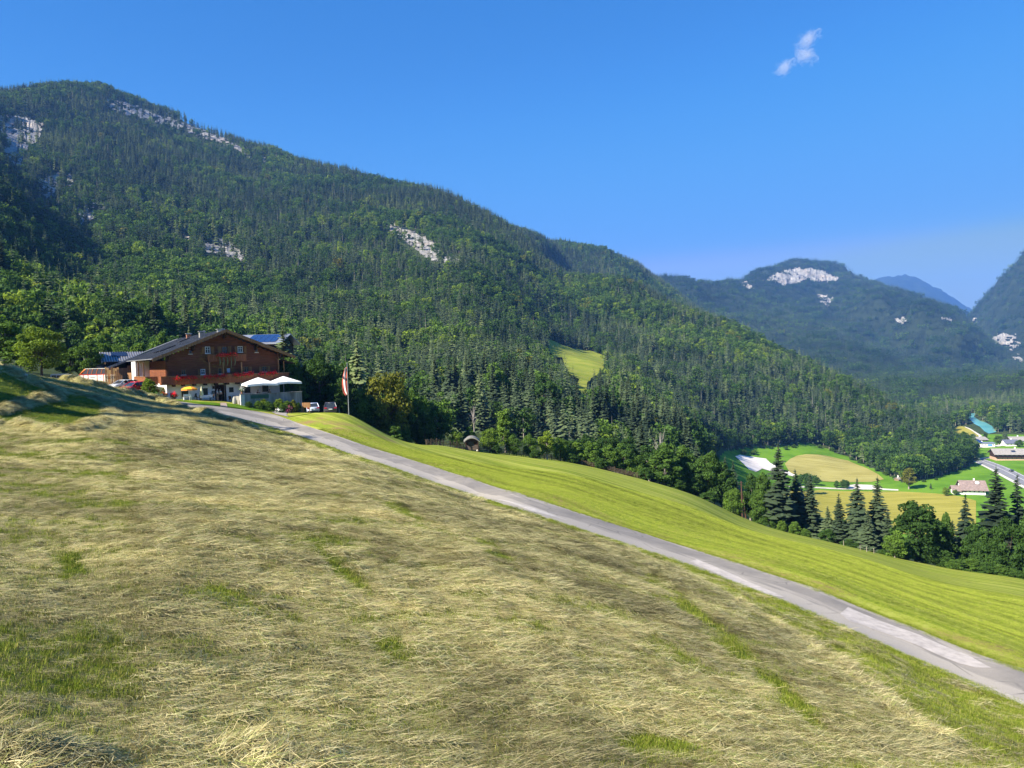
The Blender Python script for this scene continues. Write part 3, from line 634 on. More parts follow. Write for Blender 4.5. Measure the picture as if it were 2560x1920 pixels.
# ------------------------------------------------------------------ the forest on the slopes
def runmax():
    e = GZ / np.exp(_gv); return np.maximum.accumulate(e, axis=1)
RM = runmax()
def visible(x, y, z, h, margin=.012):
    a = np.arctan2(x, y); r = np.hypot(x, y); i = np.clip(np.searchsorted(AZ, a), 0, len(AZ) - 1)
    j = np.clip(((np.log(r * .985) - LV[0]) / (LV[1] - LV[0])).astype(int), 0, len(LV) - 1)
    return (z + h) / r > RM[i, j] - margin
def forest_points():
    n = 130000; g = np.random.default_rng(5)
    a = g.uniform(R(-37.5), R(38), n); r = np.sqrt(g.uniform(165 ** 2, 2350 ** 2, n))
    n2 = 16000; a = np.r_[a, g.uniform(R(-37.5), R(38), n2)]; r = np.r_[r, np.sqrt(g.uniform(165 ** 2, 700 ** 2, n2))]
    x = r * np.sin(a); y = r * np.cos(a); z = gz(x, y); px, py = proj(np.stack([x, y, z], 1))
    h = 21 * (1 + .25 * vnoise(x / 60, y / 60, 8)) * g.uniform(.62, 1.22, len(x))
    h *= np.where(r < 260, .72, 1.0)
    ok = visible(x, y, z, h)
    end = lerp_tab(MEADOW_END, px)
    ok &= y > end + 40
    ok &= ~((px < 760) & (y < 205)) & ~((px > 760) & (px < 1560) & (y < 215))
    ok &= ~((px > 1740) & (y < 480))
    ok &= ~((y < 1100) & (y > 330) & inpoly(px, py, OPEN))
    ok &= ~((px > 2436) & (py > 1082))
    _, pm = proj(np.stack([x, y, z + h * .45], 1)); _, pt = proj(np.stack([x, y, z + h * .85], 1))
    for k, pl in enumerate(ROCKS + [CLEARING]):
        ins = inpoly(px, py, pl) | inpoly(px, pm, pl) & (g.random(len(px)) > (.08 if k < len(ROCKS) else .0)) | inpoly(px, pt, pl) & (g.random(len(px)) > (.12 if k < len(ROCKS) else .03))
        ok &= ~(ins & ((g.random(len(px)) > (.10 if k < len(ROCKS) else .0))))
    for fr in (0, .2, .4, .6, .8, 1.0):
        _, pf_ = proj(np.stack([x, y, z + h * fr], 1))
        for dx_ in (-4, 0, 4): ok &= ~(inpoly(px + dx_, pf_, RIVER) | (inpoly(px + dx_, pf_, FARFIELD) if fr < .7 else False))
    for t_ in (12, 24, 36, 48, 62):
        qx, qy = x - math.sin(R(SUN_AZ)) * t_, y - math.cos(R(SUN_AZ)) * t_; sx_, sy_ = proj(np.stack([qx, qy, gz(qx, qy)], 1)); ok &= ~((y > 300) & (y < 700) & inpoly(sx_, sy_, [(1850,1137),(1926,1150),(2020,1136),(2120,1152),(2210,1199),(2180,1222),(1960,1222),(1905,1180),(1850,1160)]) & inpoly(sx_, sy_, OPEN) & (t_ < 50))
    x, y, z, h, r, px, py = (v[ok] for v in (x, y, z, h, r, px, py))
    # thin out: no two trunks closer than about four metres
    key = (np.floor(x / 4.6).astype(np.int64) * 100003 + np.floor(y / 4.6).astype(np.int64)); _, u = np.unique(key, return_index=True)
    x, y, z, h, r, px, py = (v[u] for v in (x, y, z, h, r, px, py))
    pb = .18 + .55 * sstep(900, 300, r) * sstep(1000, 500, px) + .55 * sstep(-.05, .45, fbm(x / 130, y / 130, 51, 3)) + .5 * sstep(1100, 1120, py) * (px > 1700) - .12 * (r > 1200)
    broad = g.random(len(x)) < np.clip(pb, .05, .92)
    kind = np.where(broad, 5 + g.integers(0, 4, len(x)), g.integers(0, 5, len(x)))
    kind = np.where(g.random(len(x)) < .012, 9, kind)
    tn = fbm(x / 90, y / 90, 71, 3)
    tint = np.where(broad, np.clip(.36 + .30 * tn + g.normal(0, .20, len(x)), 0, .76), np.clip(.46 + .35 * tn + g.normal(0, .24, len(x)), 0, 1))
    tint = np.where(broad & (g.random(len(x)) < .02), g.uniform(.76, .9, len(x)), tint)
    h = np.where(broad, h * .86, h)
    return x, y, z, h, r, kind, tint, px, py
FX, FY, FZ, FH, FR, FKIND, FTINT, FPXX, FPYY = forest_points()
_ord = np.argsort(-FH / FR); N_SINGLE = 95
_vis = visible(FX, FY, FZ, FH * .6, 0)
_single = [i for i in _ord if _vis[i] and FKIND[i] < 9 and 0 < FPXX[i] < 2560][:N_SINGLE]
_rest = np.ones(len(FX), bool); _rest[_single] = False
_g = np.random.default_rng(77)
scatter('forest', np.stack([FX, FY, FZ - .3], 1)[_rest], (FH / np.where((FKIND >= 5) & (FKIND < 9), 16, 20.5))[_rest], _g.uniform(0, 6.28, len(FX))[_rest], FKIND[_rest], FTINT[_rest], FORESTC)
print('forest', len(FX))
def wood_on(grid, name, spacing, seed, keep=None):
    g = np.random.default_rng(seed); p = grid; V = p.reshape(-1, 3); nx, nd, _ = p.shape
    a = p[:-1, :-1]; b = p[1:, :-1]; c = p[:-1, 1:]; ar = np.linalg.norm(np.cross((b - a)[..., :2], (c - a)[..., :2]).reshape(nx - 1, nd - 1, -1), axis=-1)
    e = p[..., 2] / np.linalg.norm(p[..., :2], axis=-1); rm = np.maximum.accumulate(e, axis=1)[:-1, :-1]
    vis = e[1:, 1:] > rm - .006
    lam = ar / spacing ** 2 * vis; cnt = g.poisson(np.minimum(lam, 50)); I, J = np.nonzero(cnt); rep = cnt[I, J]; I = np.repeat(I, rep); J = np.repeat(J, rep)
    u, v = g.random(len(I))[:, None], g.random(len(I))[:, None]
    q = a[I, J] + (b - a)[I, J] * u + (c - a)[I, J] * v
    px, py = proj(q)
    if keep is not None: m = keep(px, py, q, g); q = q[m]
    n = len(q); print(name, n)
    tn = fbm(q[:, 0] / 260, q[:, 1] / 260, 12, 3)
    return scatter(name, q, g.uniform(.65, 1.15, n), g.uniform(0, 6.28, n), g.choice([0, 1, 2, 3], n, p=[.3, .3, .25, .15]), np.clip(.20 + .35 * tn + g.normal(0, .18, n), 0, 1), CLUSTC)
FROCKS = [[(1908,700),(1925,690),(1962,675),(2000,670),(2050,672),(2090,690),(2095,703),(2060,705),(2030,702),(1985,708),(1965,715),(1930,705)], [(1840,704),(1866,701),(1885,722),(1890,730),(1870,722)],
  [(2236,800),(2262,792),(2272,806),(2250,812)], [(2350,790),(2390,795),(2385,806),(2355,802)], [(2040,735),(2085,745),(2070,770),(2045,750)], [(2478,842),(2510,832),(2540,838),(2555,868),(2530,875),(2490,862)], [(2425,800),(2445,793),(2440,815),(2428,815)], [(2530,890),(2550,880),(2560,905),(2545,905)]]
def keepA(px, py, q, g):
    m = np.ones(len(px), bool)
    for pl in FROCKS: m &= ~(inpoly(px, py, pl) | inpoly(px, py - 6, pl) & (g.random(len(px)) > .35)) | (g.random(len(px)) < .12)
    return m & (px < 2600) & (px > 1560)
wood_on(gridA, 'forest', 14.5, 91, keepA)
wood_on(gridC, 'forest', 16, 92, keepA)
# bare limestone: craggy sheets standing a little proud of the slope
def crag(name, poly, depth, gfun, seed, hole=-.42):
    poly = np.array(poly, float); x0, y0 = poly.min(0) - 4; x1, y1 = poly.max(0) + 4
    nx = int(np.clip((x1 - x0) / 1.2, 10, 130)); ny = int(np.clip((y1 - y0) / 1.2, 10, 110))
    PX, PY = np.meshgrid(np.linspace(x0, x1, nx), np.linspace(y0, y1, ny), indexing='ij')
    gj = np.random.default_rng(seed); PX = PX + gj.uniform(-.45, .45, PX.shape); PY = PY + gj.uniform(-.45, .45, PY.shape)
    w = gfun(PX.ravel(), PY.ravel()); v = ray(PX.ravel(), PY.ravel()); v = v / np.linalg.norm(v, axis=1, keepdims=True)
    d = np.linalg.norm(w, axis=1); px_m = np.median(d) / FPX
    up = (np.abs(fbm(PX.ravel() / 9, PY.ravel() / 26, seed, 4)) * 9 + fbm(PX.ravel() / 4, PY.ravel() / 4, seed + 3, 3) * 2.5) * px_m * depth
    keep = inpoly(PX + fbm(PX / 6, PY / 6, seed + 9, 3) * 7, PY + fbm(PX / 6, PY / 6, seed + 5, 3) * 7, poly) & (fbm(PX / 8, PY / 5, seed + 21, 3) > hole)
    p = w - v * (up + 2.2 * px_m)[:, None] + np.array([0, 0, .6]) * px_m
    F = []
    for i in range(nx - 1):
        for j in range(ny - 1):
            if keep[i, j] and keep[i+1, j] and keep[i, j+1] and keep[i+1, j+1]: F.append((i*ny+j, i*ny+j+1, (i+1)*ny+j+1, (i+1)*ny+j))
    if not F: return
    u, inv = np.unique(np.array(F), return_inverse=True)
    structure(mesh_obj(name, p[u], inv.reshape(-1, 4), M_ROCK))
for k, pl in enumerate(ROCKS): crag('cliff', pl, 1.0, hit, 800 + 11 * k)
def grid_hit(grid):
    def f(px, py):
        nx, nd, _ = grid.shape; out = np.zeros((len(px), 3)); gx, gy = proj(grid)
        rm = gy.copy()
        for k in range(len(px)):
            i = int(np.clip(np.searchsorted(gx[:, nd // 2], px[k]), 1, nx - 2)); col = gy[i]; ok = np.nonzero(col <= py[k])[0]
            j = ok[0] if len(ok) else int(np.argmin(col)); j0 = max(j - 1, 0); t = 0 if j == j0 else np.clip((col[j0] - py[k]) / (col[j0] - col[j] + 1e-9), 0, 1)
            q = grid[i, j0] * (1 - t) + grid[i, j] * t; out[k] = P(px[k], py[k], q[1])
        return out
    return f
for k, pl in enumerate(FROCKS): crag('cliff', pl, .6, grid_hit(gridA if k < 5 else gridC), 950 + 7 * k, -.75 if k == 0 else -.3)
sheet('pasture', CLEARING, meadow_mat('hillside_pasture', (.13, .19, .02), (.21, .25, .03), (.32, .31, .06), .7), 2.2, 6)

# ------------------------------------------------------------------ road, parking place, valley roads, fields, river
strip('road', ROAD_L, ROAD_U, M_ROAD, .03, 16, 260)
for pl_, c_ in (([(2100,1537),(2120,1520),(2300,1590),(2420,1640),(2478,1672),(2440,1672),(2400,1662),(2290,1614),(2160,1566),(2125,1556)], (.44,.40,.365)), ([(1724,1405),(1742,1400),(1840,1441),(1962,1496),(1932,1493),(1822,1450)], (.50,.45,.40)), ([(2455,1711),(2560,1757),(2640,1800),(2560,1768)], (.50,.45,.40)), ([(1230,1248),(1300,1262),(1420,1303),(1330,1280)], (.50,.46,.41))):
    sheet('road_patch', pl_, plain('patched_asphalt', c_, .95, .05, 0, .16, 3.0, .2), .04, .6)
strip('parking_area', [(690,1036),(700,1040.5),(722,1043),(760,1036),(800,1032.5),(835,1030),(862,1028.5)], [(680,1031),(690,1030),(712,1029),(756,1027.5),(800,1026.5),(835,1025.5),(862,1024.5)], M_ROAD, .05, 6, 60)
M_GARDEN = M_LAWN
sheet('lawn', [(432,1000),(470,1003),(510,1005),(550,1009),(551,1016),(520,1012.5),(479,1007),(440,1001.8)], M_LAWN, .05, 1.0)
sheet('lawn', [(565,1009),(590,1011),(612,1016),(700,1022),(770,1026),(700,1030),(662,1029),(621,1024.5),(568,1018.5)], M_LAWN, .05, 1.0)
sheet('path', [(551,1008),(566,1008.5),(569,1019),(551,1017)], plain('flagstones', (.42,.33,.26), .9, .1, 0, .3, 3), .07, .6)
VRL = [(2425,1147),(2432,1150),(2450,1158),(2470,1167),(2490,1177),(2510,1188),(2535,1201),(2562,1215),(2620,1246)]
VRU = [(2425,1140),(2436,1142),(2455,1147),(2478,1154),(2500,1162),(2525,1172),(2545,1181),(2562,1190),(2620,1214)]
strip('valley_road', VRL, VRU, plain('valley_asphalt', (.22,.22,.235), .85, .3, 0, .15, .2), .12, 6, 60)
def edge_of(A, B, t): return [(a[0] + (b[0] - a[0]) * t, a[1] + (b[1] - a[1]) * t) for a, b in zip(A, B)]
M_LINE = plain('road_paint', (.75,.75,.72), .8, .2, 0, .1, 1)
strip('road_marking', edge_of(VRL, VRU, .50), edge_of(VRL, VRU, .53), M_LINE, .16, 2, 60)
strip('road_marking', edge_of(VRL, VRU, .90), edge_of(VRL, VRU, .93), M_LINE, .16, 2, 60)
strip('gravel_shoulder', edge_of(VRL, VRU, -.28), edge_of(VRL, VRU, -.03), plain('gravel_verge', (.6,.56,.5), .95, .1, 0, .15, .6), .12, 3, 60)
strip('farm_track', [(2448,1150),(2465,1147),(2490,1144),(2520,1144)], [(2446,1146),(2465,1143.5),(2490,1141),(2520,1141)], M_GRAVEL, .15, 3, 30)
strip('farm_track', [(2432,1119.5),(2470,1119),(2495,1117),(2512,1113)], [(2432,1118),(2470,1117.5),(2495,1112),(2510,1110)], M_GRAVEL, .15, 3, 30)
strip('gravel_path', [(1960,1217),(2030,1220),(2100,1224),(2180,1224),(2246,1227)], [(1960,1214),(2030,1217),(2100,1220.5),(2180,1220),(2246,1224)], M_GRAVEL, .15, 3, 60)
sheet('field', [(1950,1222),(2050,1225),(2140,1228),(2250,1229),(2340,1234),(2400,1241),(2440,1252),(2440,1340),(2300,1338),(2150,1330),(2050,1320),(1960,1300),(1895,1282),(1890,1240)], M_YELLOW, .12, 8)
sheet('field', [(1962,1160),(1975,1148),(1992,1140),(2015,1136),(2045,1137),(2080,1143),(2120,1152),(2160,1168),(2195,1186),(2210,1199),(2180,1205),(2120,1206),(2060,1204),(2000,1196),(1975,1182)], M_BROWN, .25, 8)
sheet('gravel_bank', [(1838,1141),(1850,1137),(1880,1142),(1915,1147),(1926,1158),(1960,1176),(2005,1188),(2005,1196),(1960,1186),(1905,1172),(1890,1180),(1872,1174),(1850,1152)], plain('white_gravel', (.72,.66,.60), .95, .1, 0, .15, .15, .5), .25, 6)
sheet('gravel_bank', [(2120,1214),(2140,1211),(2180,1213),(2196,1218),(2205,1222),(2150,1221),(2122,1220)], M_GRAVEL, .2, 6)
sheet('field', FARFIELD, M_YELLOW, .3, 10)
strip('gravel_path', [(2413,1069),(2428,1076),(2441,1086),(2452,1092.5)], [(2411,1067),(2424,1071),(2440,1081),(2456,1091)], M_GRAVEL, .4, 3, 30)
sheet('river', RIVER, M_WATER, .5, 12)

# ------------------------------------------------------------------ hay: loose stems lying over the field, rows raked up along it
def blade_tuft(n, rad, lmin, lmax, wid, seed, flat=True, hmax=.08, dirs=.6):
    g = np.random.default_rng(seed); V = []; F = []; C = []
    for k in range(n):
        x, y = g.normal(0, rad * .55, 2); L = g.uniform(lmin, lmax); w = wid * g.uniform(.6, 1.3); cv = g.random()
        if flat:
            a = g.normal(0, dirs); z = g.uniform(0, hmax); el = g.normal(.08, .16); bend = g.normal(0, .25); drop = g.uniform(0, .25)
            p0 = np.array([x, y, z]); d = np.array([math.cos(a), math.sin(a), math.sin(el)])
            p1 = p0 + d * L * .5; a2 = a + bend; p2 = p1 + np.array([math.cos(a2), math.sin(a2), math.sin(el) - drop]) * L * .5
            s = np.array([-math.sin(a), math.cos(a), .35]) * w
        else:
            a = g.uniform(0, 6.28); p0 = np.array([x, y, 0]); tl = g.uniform(.1, .7)
            p1 = p0 + np.array([math.cos(a) * tl * .35, math.sin(a) * tl * .35, .62]) * L; p2 = p1 + np.array([math.cos(a) * tl * .6, math.sin(a) * tl * .6, .32]) * L
            s = np.array([-math.sin(a), math.cos(a), 0]) * w
        i = len(V); V += [p0 - s, p0 + s, p1 - s * .8, p1 + s * .8, p2]
        F += [(i, i + 1, i + 3), (i, i + 3, i + 2), (i + 2, i + 3, i + 4)]; C += [cv] * 5
    return np.array(V), np.array(F), np.array(C)
def blade_mat(name, stops, lo=.5, hi=1.4, trans=.2):
    t = NT(name, .85, .08); lv = t.attr('lv'); tint = t.attr('tint', 'INSTANCER')
    col = t.mix(1.0, t.ramp(lv, stops), t.ramp(tint, [(0, (lo, lo, lo)), (.5, (1, 1, .98)), (1, (hi, hi * .97, hi * .9))]), 'MULTIPLY')
    t.color(col); tr = t.n.new('ShaderNodeBsdfTranslucent'); t.l.new(col, tr.inputs[0]); ms = t.n.new('ShaderNodeMixShader'); ms.inputs[0].default_value = trans
    t.l.new(t.b.outputs[0], ms.inputs[1]); t.l.new(tr.outputs[0], ms.inputs[2]); t.l.new(ms.outputs[0], t.n['Material Output'].inputs[0]); return t.m
M_STRAW = blade_mat('dry_stems', [(0, (.09, .076, .028)), (.15, (.26, .22, .085)), (.38, (.52, .44, .205)), (.68, (.74, .64, .35)), (.83, (.29, .34, .095)), (.92, (.40, .43, .15)), (1, (.85, .77, .52))])
M_GRASS = blade_mat('grass_blades', hi=1.65, stops= [(0, (.08, .13, .012)), (.4, (.15, .21, .018)), (.75, (.24, .28, .04)), (1, (.40, .35, .13))])
HAYP = []
for k in range(5): HAYP.append((*blade_tuft(95, .34, .18, .55, .0045, 900 + k, True, .07 + .03 * (k % 2), .42 + .12 * k), [M_STRAW], None))
for k in range(2): HAYP.append((*blade_tuft(90, .30, .2, .6, .006, 910 + k, True, .22, 1.2), [M_STRAW], None))          # heaped
HAYC = proto_coll('hay_tuft_forms', HAYP)
GRASSP = []
for k in range(4): GRASSP.append((*blade_tuft(70, .24, .05, .15, .0045, 930 + k, False), [M_GRASS], None))
GRASSC = proto_coll('grass_tuft_forms', GRASSP)

def near_points(n, r0, r1, seed, power=2.0):
    g = np.random.default_rng(seed); a = g.uniform(R(-37), R(38), n); u = g.random(n)
    r = r0 * (r1 / r0) ** (u ** .82); return r * np.sin(a), r * np.cos(a), r, g
def grid_at(arr, x, y):
    a = np.arctan2(x, y); v = np.log(np.hypot(x, y)); i = np.clip(np.searchsorted(AZ, a), 0, len(AZ) - 1); j = np.clip(((v - LV[0]) / (LV[1] - LV[0])).round().astype(int), 0, len(LV) - 1); return arr[i, j]
x, y, r, g = near_points(215000, 4.3, 100, 41)
z = gz(x, y); px, py = proj(np.stack([x, y, z], 1))
gr = grid_at(GREEN, x, y)
hayok = (py > lerp_tab(HAYB, px) + 1.5) & (r < 98) & (px > -60) & (px < 2620)
verge = (py > lerp_tab(ROAD_L, px) + 3) & (py <= lerp_tab(HAYB, px) + 1.5) & (px > 560) & (px < 2620) & (r < 98)
keep = hayok & (g.random(len(x)) > gr * np.where(gr > .99, 1.0, .93)) | verge & (g.random(len(x)) < .09)
den = fbm((x * .9 + y * .35) / 2.2, (-x * .35 + y * .9) / .9, 66, 4)
keep &= (g.random(len(x)) < .66 + .85 * den)
hx, hy, hz, hr, hden = x[keep], y[keep], z[keep], r[keep], den[keep]
hs_ = np.clip(.22 + hr / 54, .36, 1.05) * np.where(hx < -.52 * hy, .62, 1) * g.uniform(.75, 1.25, len(hx))
nx_ = (gz(hx + .4, hy) - gz(hx - .4, hy)) / .8; ny_ = (gz(hx, hy + .4) - gz(hx, hy - .4)) / .8
flow = R(-8) + .55 * fbm(hx / 5, hy / 5, 33, 3) + g.normal(0, .25, len(hx)) + np.where(g.random(len(hx)) < .5, math.pi, 0)
def lay(rz, nx, ny):   # euler that turns the tuft by rz and lays it along the slope
    rx = np.empty((len(rz), 3))
    for k in range(len(rz)):
        q = Vector((-nx[k], -ny[k], 1)).to_track_quat('Z', 'Y').to_matrix() @ Matrix.Identity(3)
        n = Vector((-nx[k], -ny[k], 1)).normalized(); ex = Vector((math.cos(rz[k]), math.sin(rz[k]), 0)); ex = (ex - n * ex.dot(n)).normalized(); ey = n.cross(ex)
        rx[k] = Matrix(((ex[0], ey[0], n[0]), (ex[1], ey[1], n[1]), (ex[2], ey[2], n[2]))).to_euler()[:]
    return rx
hkind = np.where(g.random(len(hx)) < .08 + .25 * (hden > .28), 5 + g.integers(0, 2, len(hx)), g.integers(0, 5, len(hx)))
htint = np.clip(.41 + .55 * fbm(hx / 2.5, hy / 2.5, 35, 3) + .22 * fbm(hx / .6, hy / .6, 36, 2) + g.normal(0, .10, len(hx)), 0, 1)
for (qx_, qy_, rad_, up_, n_) in ((60,1905,.5,.14,90),(715,1905,.45,.11,70)):
    c_ = hit(qx_, min(qy_, 1910)); ang = g.uniform(0, 6.28, n_); rr_ = np.sqrt(g.random(n_)) * rad_; ax = c_[0] + np.cos(ang) * rr_ * 1.5; ay = c_[1] + np.sin(ang) * rr_
    hx = np.r_[hx, ax]; hy = np.r_[hy, ay]; hz = np.r_[hz, gz(ax, ay) + up_ * np.maximum(0, 1 - (rr_ / rad_) ** 2) * g.random(n_) ** .4]; hs_ = np.r_[hs_, g.uniform(.35, .5, n_)]
    nx_ = np.r_[nx_, np.cos(ang) * -rr_ * 1.1]; ny_ = np.r_[ny_, np.sin(ang) * -rr_ * 1.1]; flow = np.r_[flow, g.uniform(0, 6.28, n_)]; hkind = np.r_[hkind, g.integers(3, 7, n_)]; htint = np.r_[htint, np.clip(g.normal(.4, .15, n_), 0, 1)]
scatter('hay', np.stack([hx, hy, hz - .015], 1), hs_, lay(flow, nx_, ny_), hkind, htint, HAYC)
print('hay', len(hx))
# rows and heaps
ROWS = [([(-30,905),(0,911),(45,946),(79,958),(127,969),(156,981),(150,991),(110,1001),(60,1012),(27,1019),(-30,1032)], .55, .42, 'hay row bending round the shaded green patch at the left edge of the field'),
 ([(-30,1057),(0,1062),(45,1064),(79,1075),(102,1077),(149,1081),(188,1080),(226,1070),(262,1057)], .55, .40, 'sunlit hay row curving below the bare green patch on the left'),
 ([(262,1057),(285,1036),(288,1018),(270,1003),(240,993),(195,985)], .9, .16, 'low flat hay row on the right of the shaded green patch'),
 ([(163,949),(192,956),(226,963),(260,970),(294,978),(339,987),(373,993),(407,1005),(441,1015),(475,1026),(505,1037),(540,1046),(580,1060),(615,1070),(637,1073)], .62, .46, 'long lumpy hay row on the crest in front of the farmhouse'),
 ([(700,1096),(716,1101),(760,1118),(811,1138),(894,1164),(1001,1198),(1096,1224),(1200,1257)], .45, .24, 'thin hay row edging the field along the middle of the road'),
 ([(1860,1512),(1900,1538),(1960,1572),(2040,1628),(2104,1658),(2150,1695),(2209,1756),(2260,1790),(2310,1822),(2370,1860),(2420,1895)], .34, .20, 'ragged hay row edging the field at the lower right')]
rp = []; rn = []
for q, (pl, wd, ht, lab) in enumerate(ROWS):
    ht = ht * (.85 if q == 3 else .62)
    w = hit([a for a, b in pl], [b for a, b in pl]); s = np.concatenate([[0], np.cumsum(np.hypot(*np.diff(w[:, :2], axis=0).T))])
    nt = int(s[-1] / .22); t = np.linspace(0, s[-1], nt); X = np.interp(t, s, w[:, 0]); Y = np.interp(t, s, w[:, 1])
    dx = np.gradient(X); dy = np.gradient(Y); L = np.hypot(dx, dy); nxv, nyv = -dy / L, dx / L
    wob = fbm(t / 1.7, t * 0, 70 + q, 3) * wd * .8; wv = wd * (1 + .5 * fbm(t / 1.3, t * 0 + 5, 71 + q, 3)); hv = ht * np.clip(1 + 1.25 * fbm(t / 1.1, t * 0 + 9, 72 + q, 3), .12, 2)
    na = 9; u = np.linspace(-1, 1, na); PXv = X[:, None] + nxv[:, None] * (wob[:, None] + u[None] * wv[:, None]); PYv = Y[:, None] + nyv[:, None] * (wob[:, None] + u[None] * wv[:, None])
    prof = np.sqrt(np.clip(1 - u ** 2, 0, 1))
    Z = gz(PXv, PYv) + hv[:, None] * prof[None] * (1 + .45 * fbm(PXv / .45, PYv / .45, 73 + q, 3)) - .05
    V = np.stack([PXv, PYv, Z], -1); i, j = np.meshgrid(np.arange(nt - 1), np.arange(na - 1), indexing='ij'); i = i.ravel(); j = j.ravel()
    o = mesh_obj('hay_row', V.reshape(-1, 3), np.stack([i*na+j, i*na+j+1, (i+1)*na+j+1, (i+1)*na+j], 1)[:, ::-1], M_HAY, smooth=True); fattr(o, 'green', np.zeros(nt * na))
    tag(o, lab, 'hay row', 'hay rows raked up on the field')
    gg = np.random.default_rng(80 + q); m = int(nt * 4.5); ii = gg.integers(0, nt, m); jj = gg.integers(1, na - 1, m)
    rp.append(V[ii, jj] - [0, 0, .03]); rn.append(np.stack([u[jj] * nxv[ii] * .9, u[jj] * nyv[ii] * .9], 1) * (ht / wd)[..., None] if False else np.stack([u[jj] * nxv[ii], u[jj] * nyv[ii]], 1) * ht / wd)
rp = np.concatenate(rp); rn = np.concatenate(rn); g = np.random.default_rng(99); rr_ = np.hypot(rp[:, 0], rp[:, 1])
scatter('hay', rp, np.clip(.35 + rr_ / 140, .42, .8) * g.uniform(.7, 1.2, len(rp)), lay(g.uniform(0, 6.28, len(rp)), -rn[:, 0], -rn[:, 1]), g.integers(3, 7, len(rp)), np.clip(g.normal(.42, .15, len(rp)), 0, 1), HAYC)
# short grass: green patches in the hay, the verges, the near side of the meadow
x, y, r, g = near_points(110000, 4.3, 110, 43); z = gz(x, y); px, py = proj(np.stack([x, y, z], 1)); gr = grid_at(GREEN, x, y)
onroad = (py < lerp_tab(ROAD_L, px) + 1.0) & (py > lerp_tab(ROAD_U, px) - 1.0)
ishay = py > lerp_tab(HAYB, px) + 1.5
meadow = (py < lerp_tab(ROAD_U, px)) & (r < 70) & (px > 690) & (grid_at(np.abs(SD), x, y) < 3.2 + g.random(len(x)) ** 3 * 12)
k1 = ishay & (g.random(len(x)) < gr * .95 + .20 + .30 * sstep(-.1, .4, fbm(x / .9, y / .5, 91, 3))); k2 = ~ishay & ~onroad & ~meadow & (px > 560) & (py > lerp_tab(ROAD_L, px)) ; k3 = meadow & (g.random(len(x)) < .75)
keep = (k1 | k2 | k3) & ~onroad & (px > -60) & (px < 2620) & (r < 100)
x, y, z, r, k3 = x[keep], y[keep], z[keep], r[keep], k3[keep]
def meadow_points(n, seed):      # evenly over the near meadow, where single tufts still show
    g2 = np.random.default_rng(seed); a = g2.uniform(R(-20), R(37), n); q = np.sqrt(g2.uniform(20 ** 2, 88 ** 2, n)); X = q * np.sin(a); Y = q * np.cos(a); Z = gz(X, Y); sx_, sy_ = proj(np.stack([X, Y, Z], 1))
    ok = (sy_ < lerp_tab(ROAD_U, sx_) - .6) & (Y < lerp_tab(MEADOW_END, sx_) - 2) & (sx_ > 735) & (sx_ < 2620); return X[ok], Y[ok], Z[ok], q[ok]
X2, Y2, Z2, R2 = meadow_points(95000, 47); x, y, z, r, k3 = np.r_[x, X2], np.r_[y, Y2], np.r_[z, Z2], np.r_[r, R2], np.r_[k3, np.ones(len(X2), bool)]
sdv, alv = grid_at(SD, x, y), grid_at(AL, x, y); stripe = 1.5 * fbm((sdv + .8 * fbm(x / 9, y / 9, 5, 2)) / 1.25, alv / 26, 15, 3)
tint = np.clip(.5 + .3 * fbm(x / 1.5, y / 1.5, 31, 3) + g.normal(0, .14, len(x)) + k3 * .52 * stripe + .30 * k3, 0, 1)
scatter('grass', np.stack([x, y, z - .01], 1), np.where(k3, .24, .42) * np.clip(.7 + r / 45, .8, 2.2) * g.uniform(.7, 1.3, len(x)), g.uniform(0, 6.28, len(x)), g.integers(0, 4, len(x)), tint, GRASSC)
print('grass', len(x))

g = np.random.default_rng(12); ep = []
for line in (ROAD_L[7:], ROAD_U[7:]):
    q = dense(line, 400); w = hit(q[:, 0], q[:, 1]); k = g.integers(0, 399, 2600); f = g.random(2600)[:, None]; ep.append(w[k] * (1 - f) + w[k + 1] * f + np.c_[g.normal(0, .13, (2600, 2)), np.zeros(2600)])
ep = np.concatenate(ep); ep[:, 2] = gz(ep[:, 0], ep[:, 1]); m = np.hypot(ep[:, 0], ep[:, 1]) < 75; ep = ep[m]
scatter('grass', ep, g.uniform(.3, .62, len(ep)), g.uniform(0, 6.28, len(ep)), g.integers(0, 4, len(ep)), np.clip(g.normal(.6, .2, len(ep)), 0, 1), GRASSC)

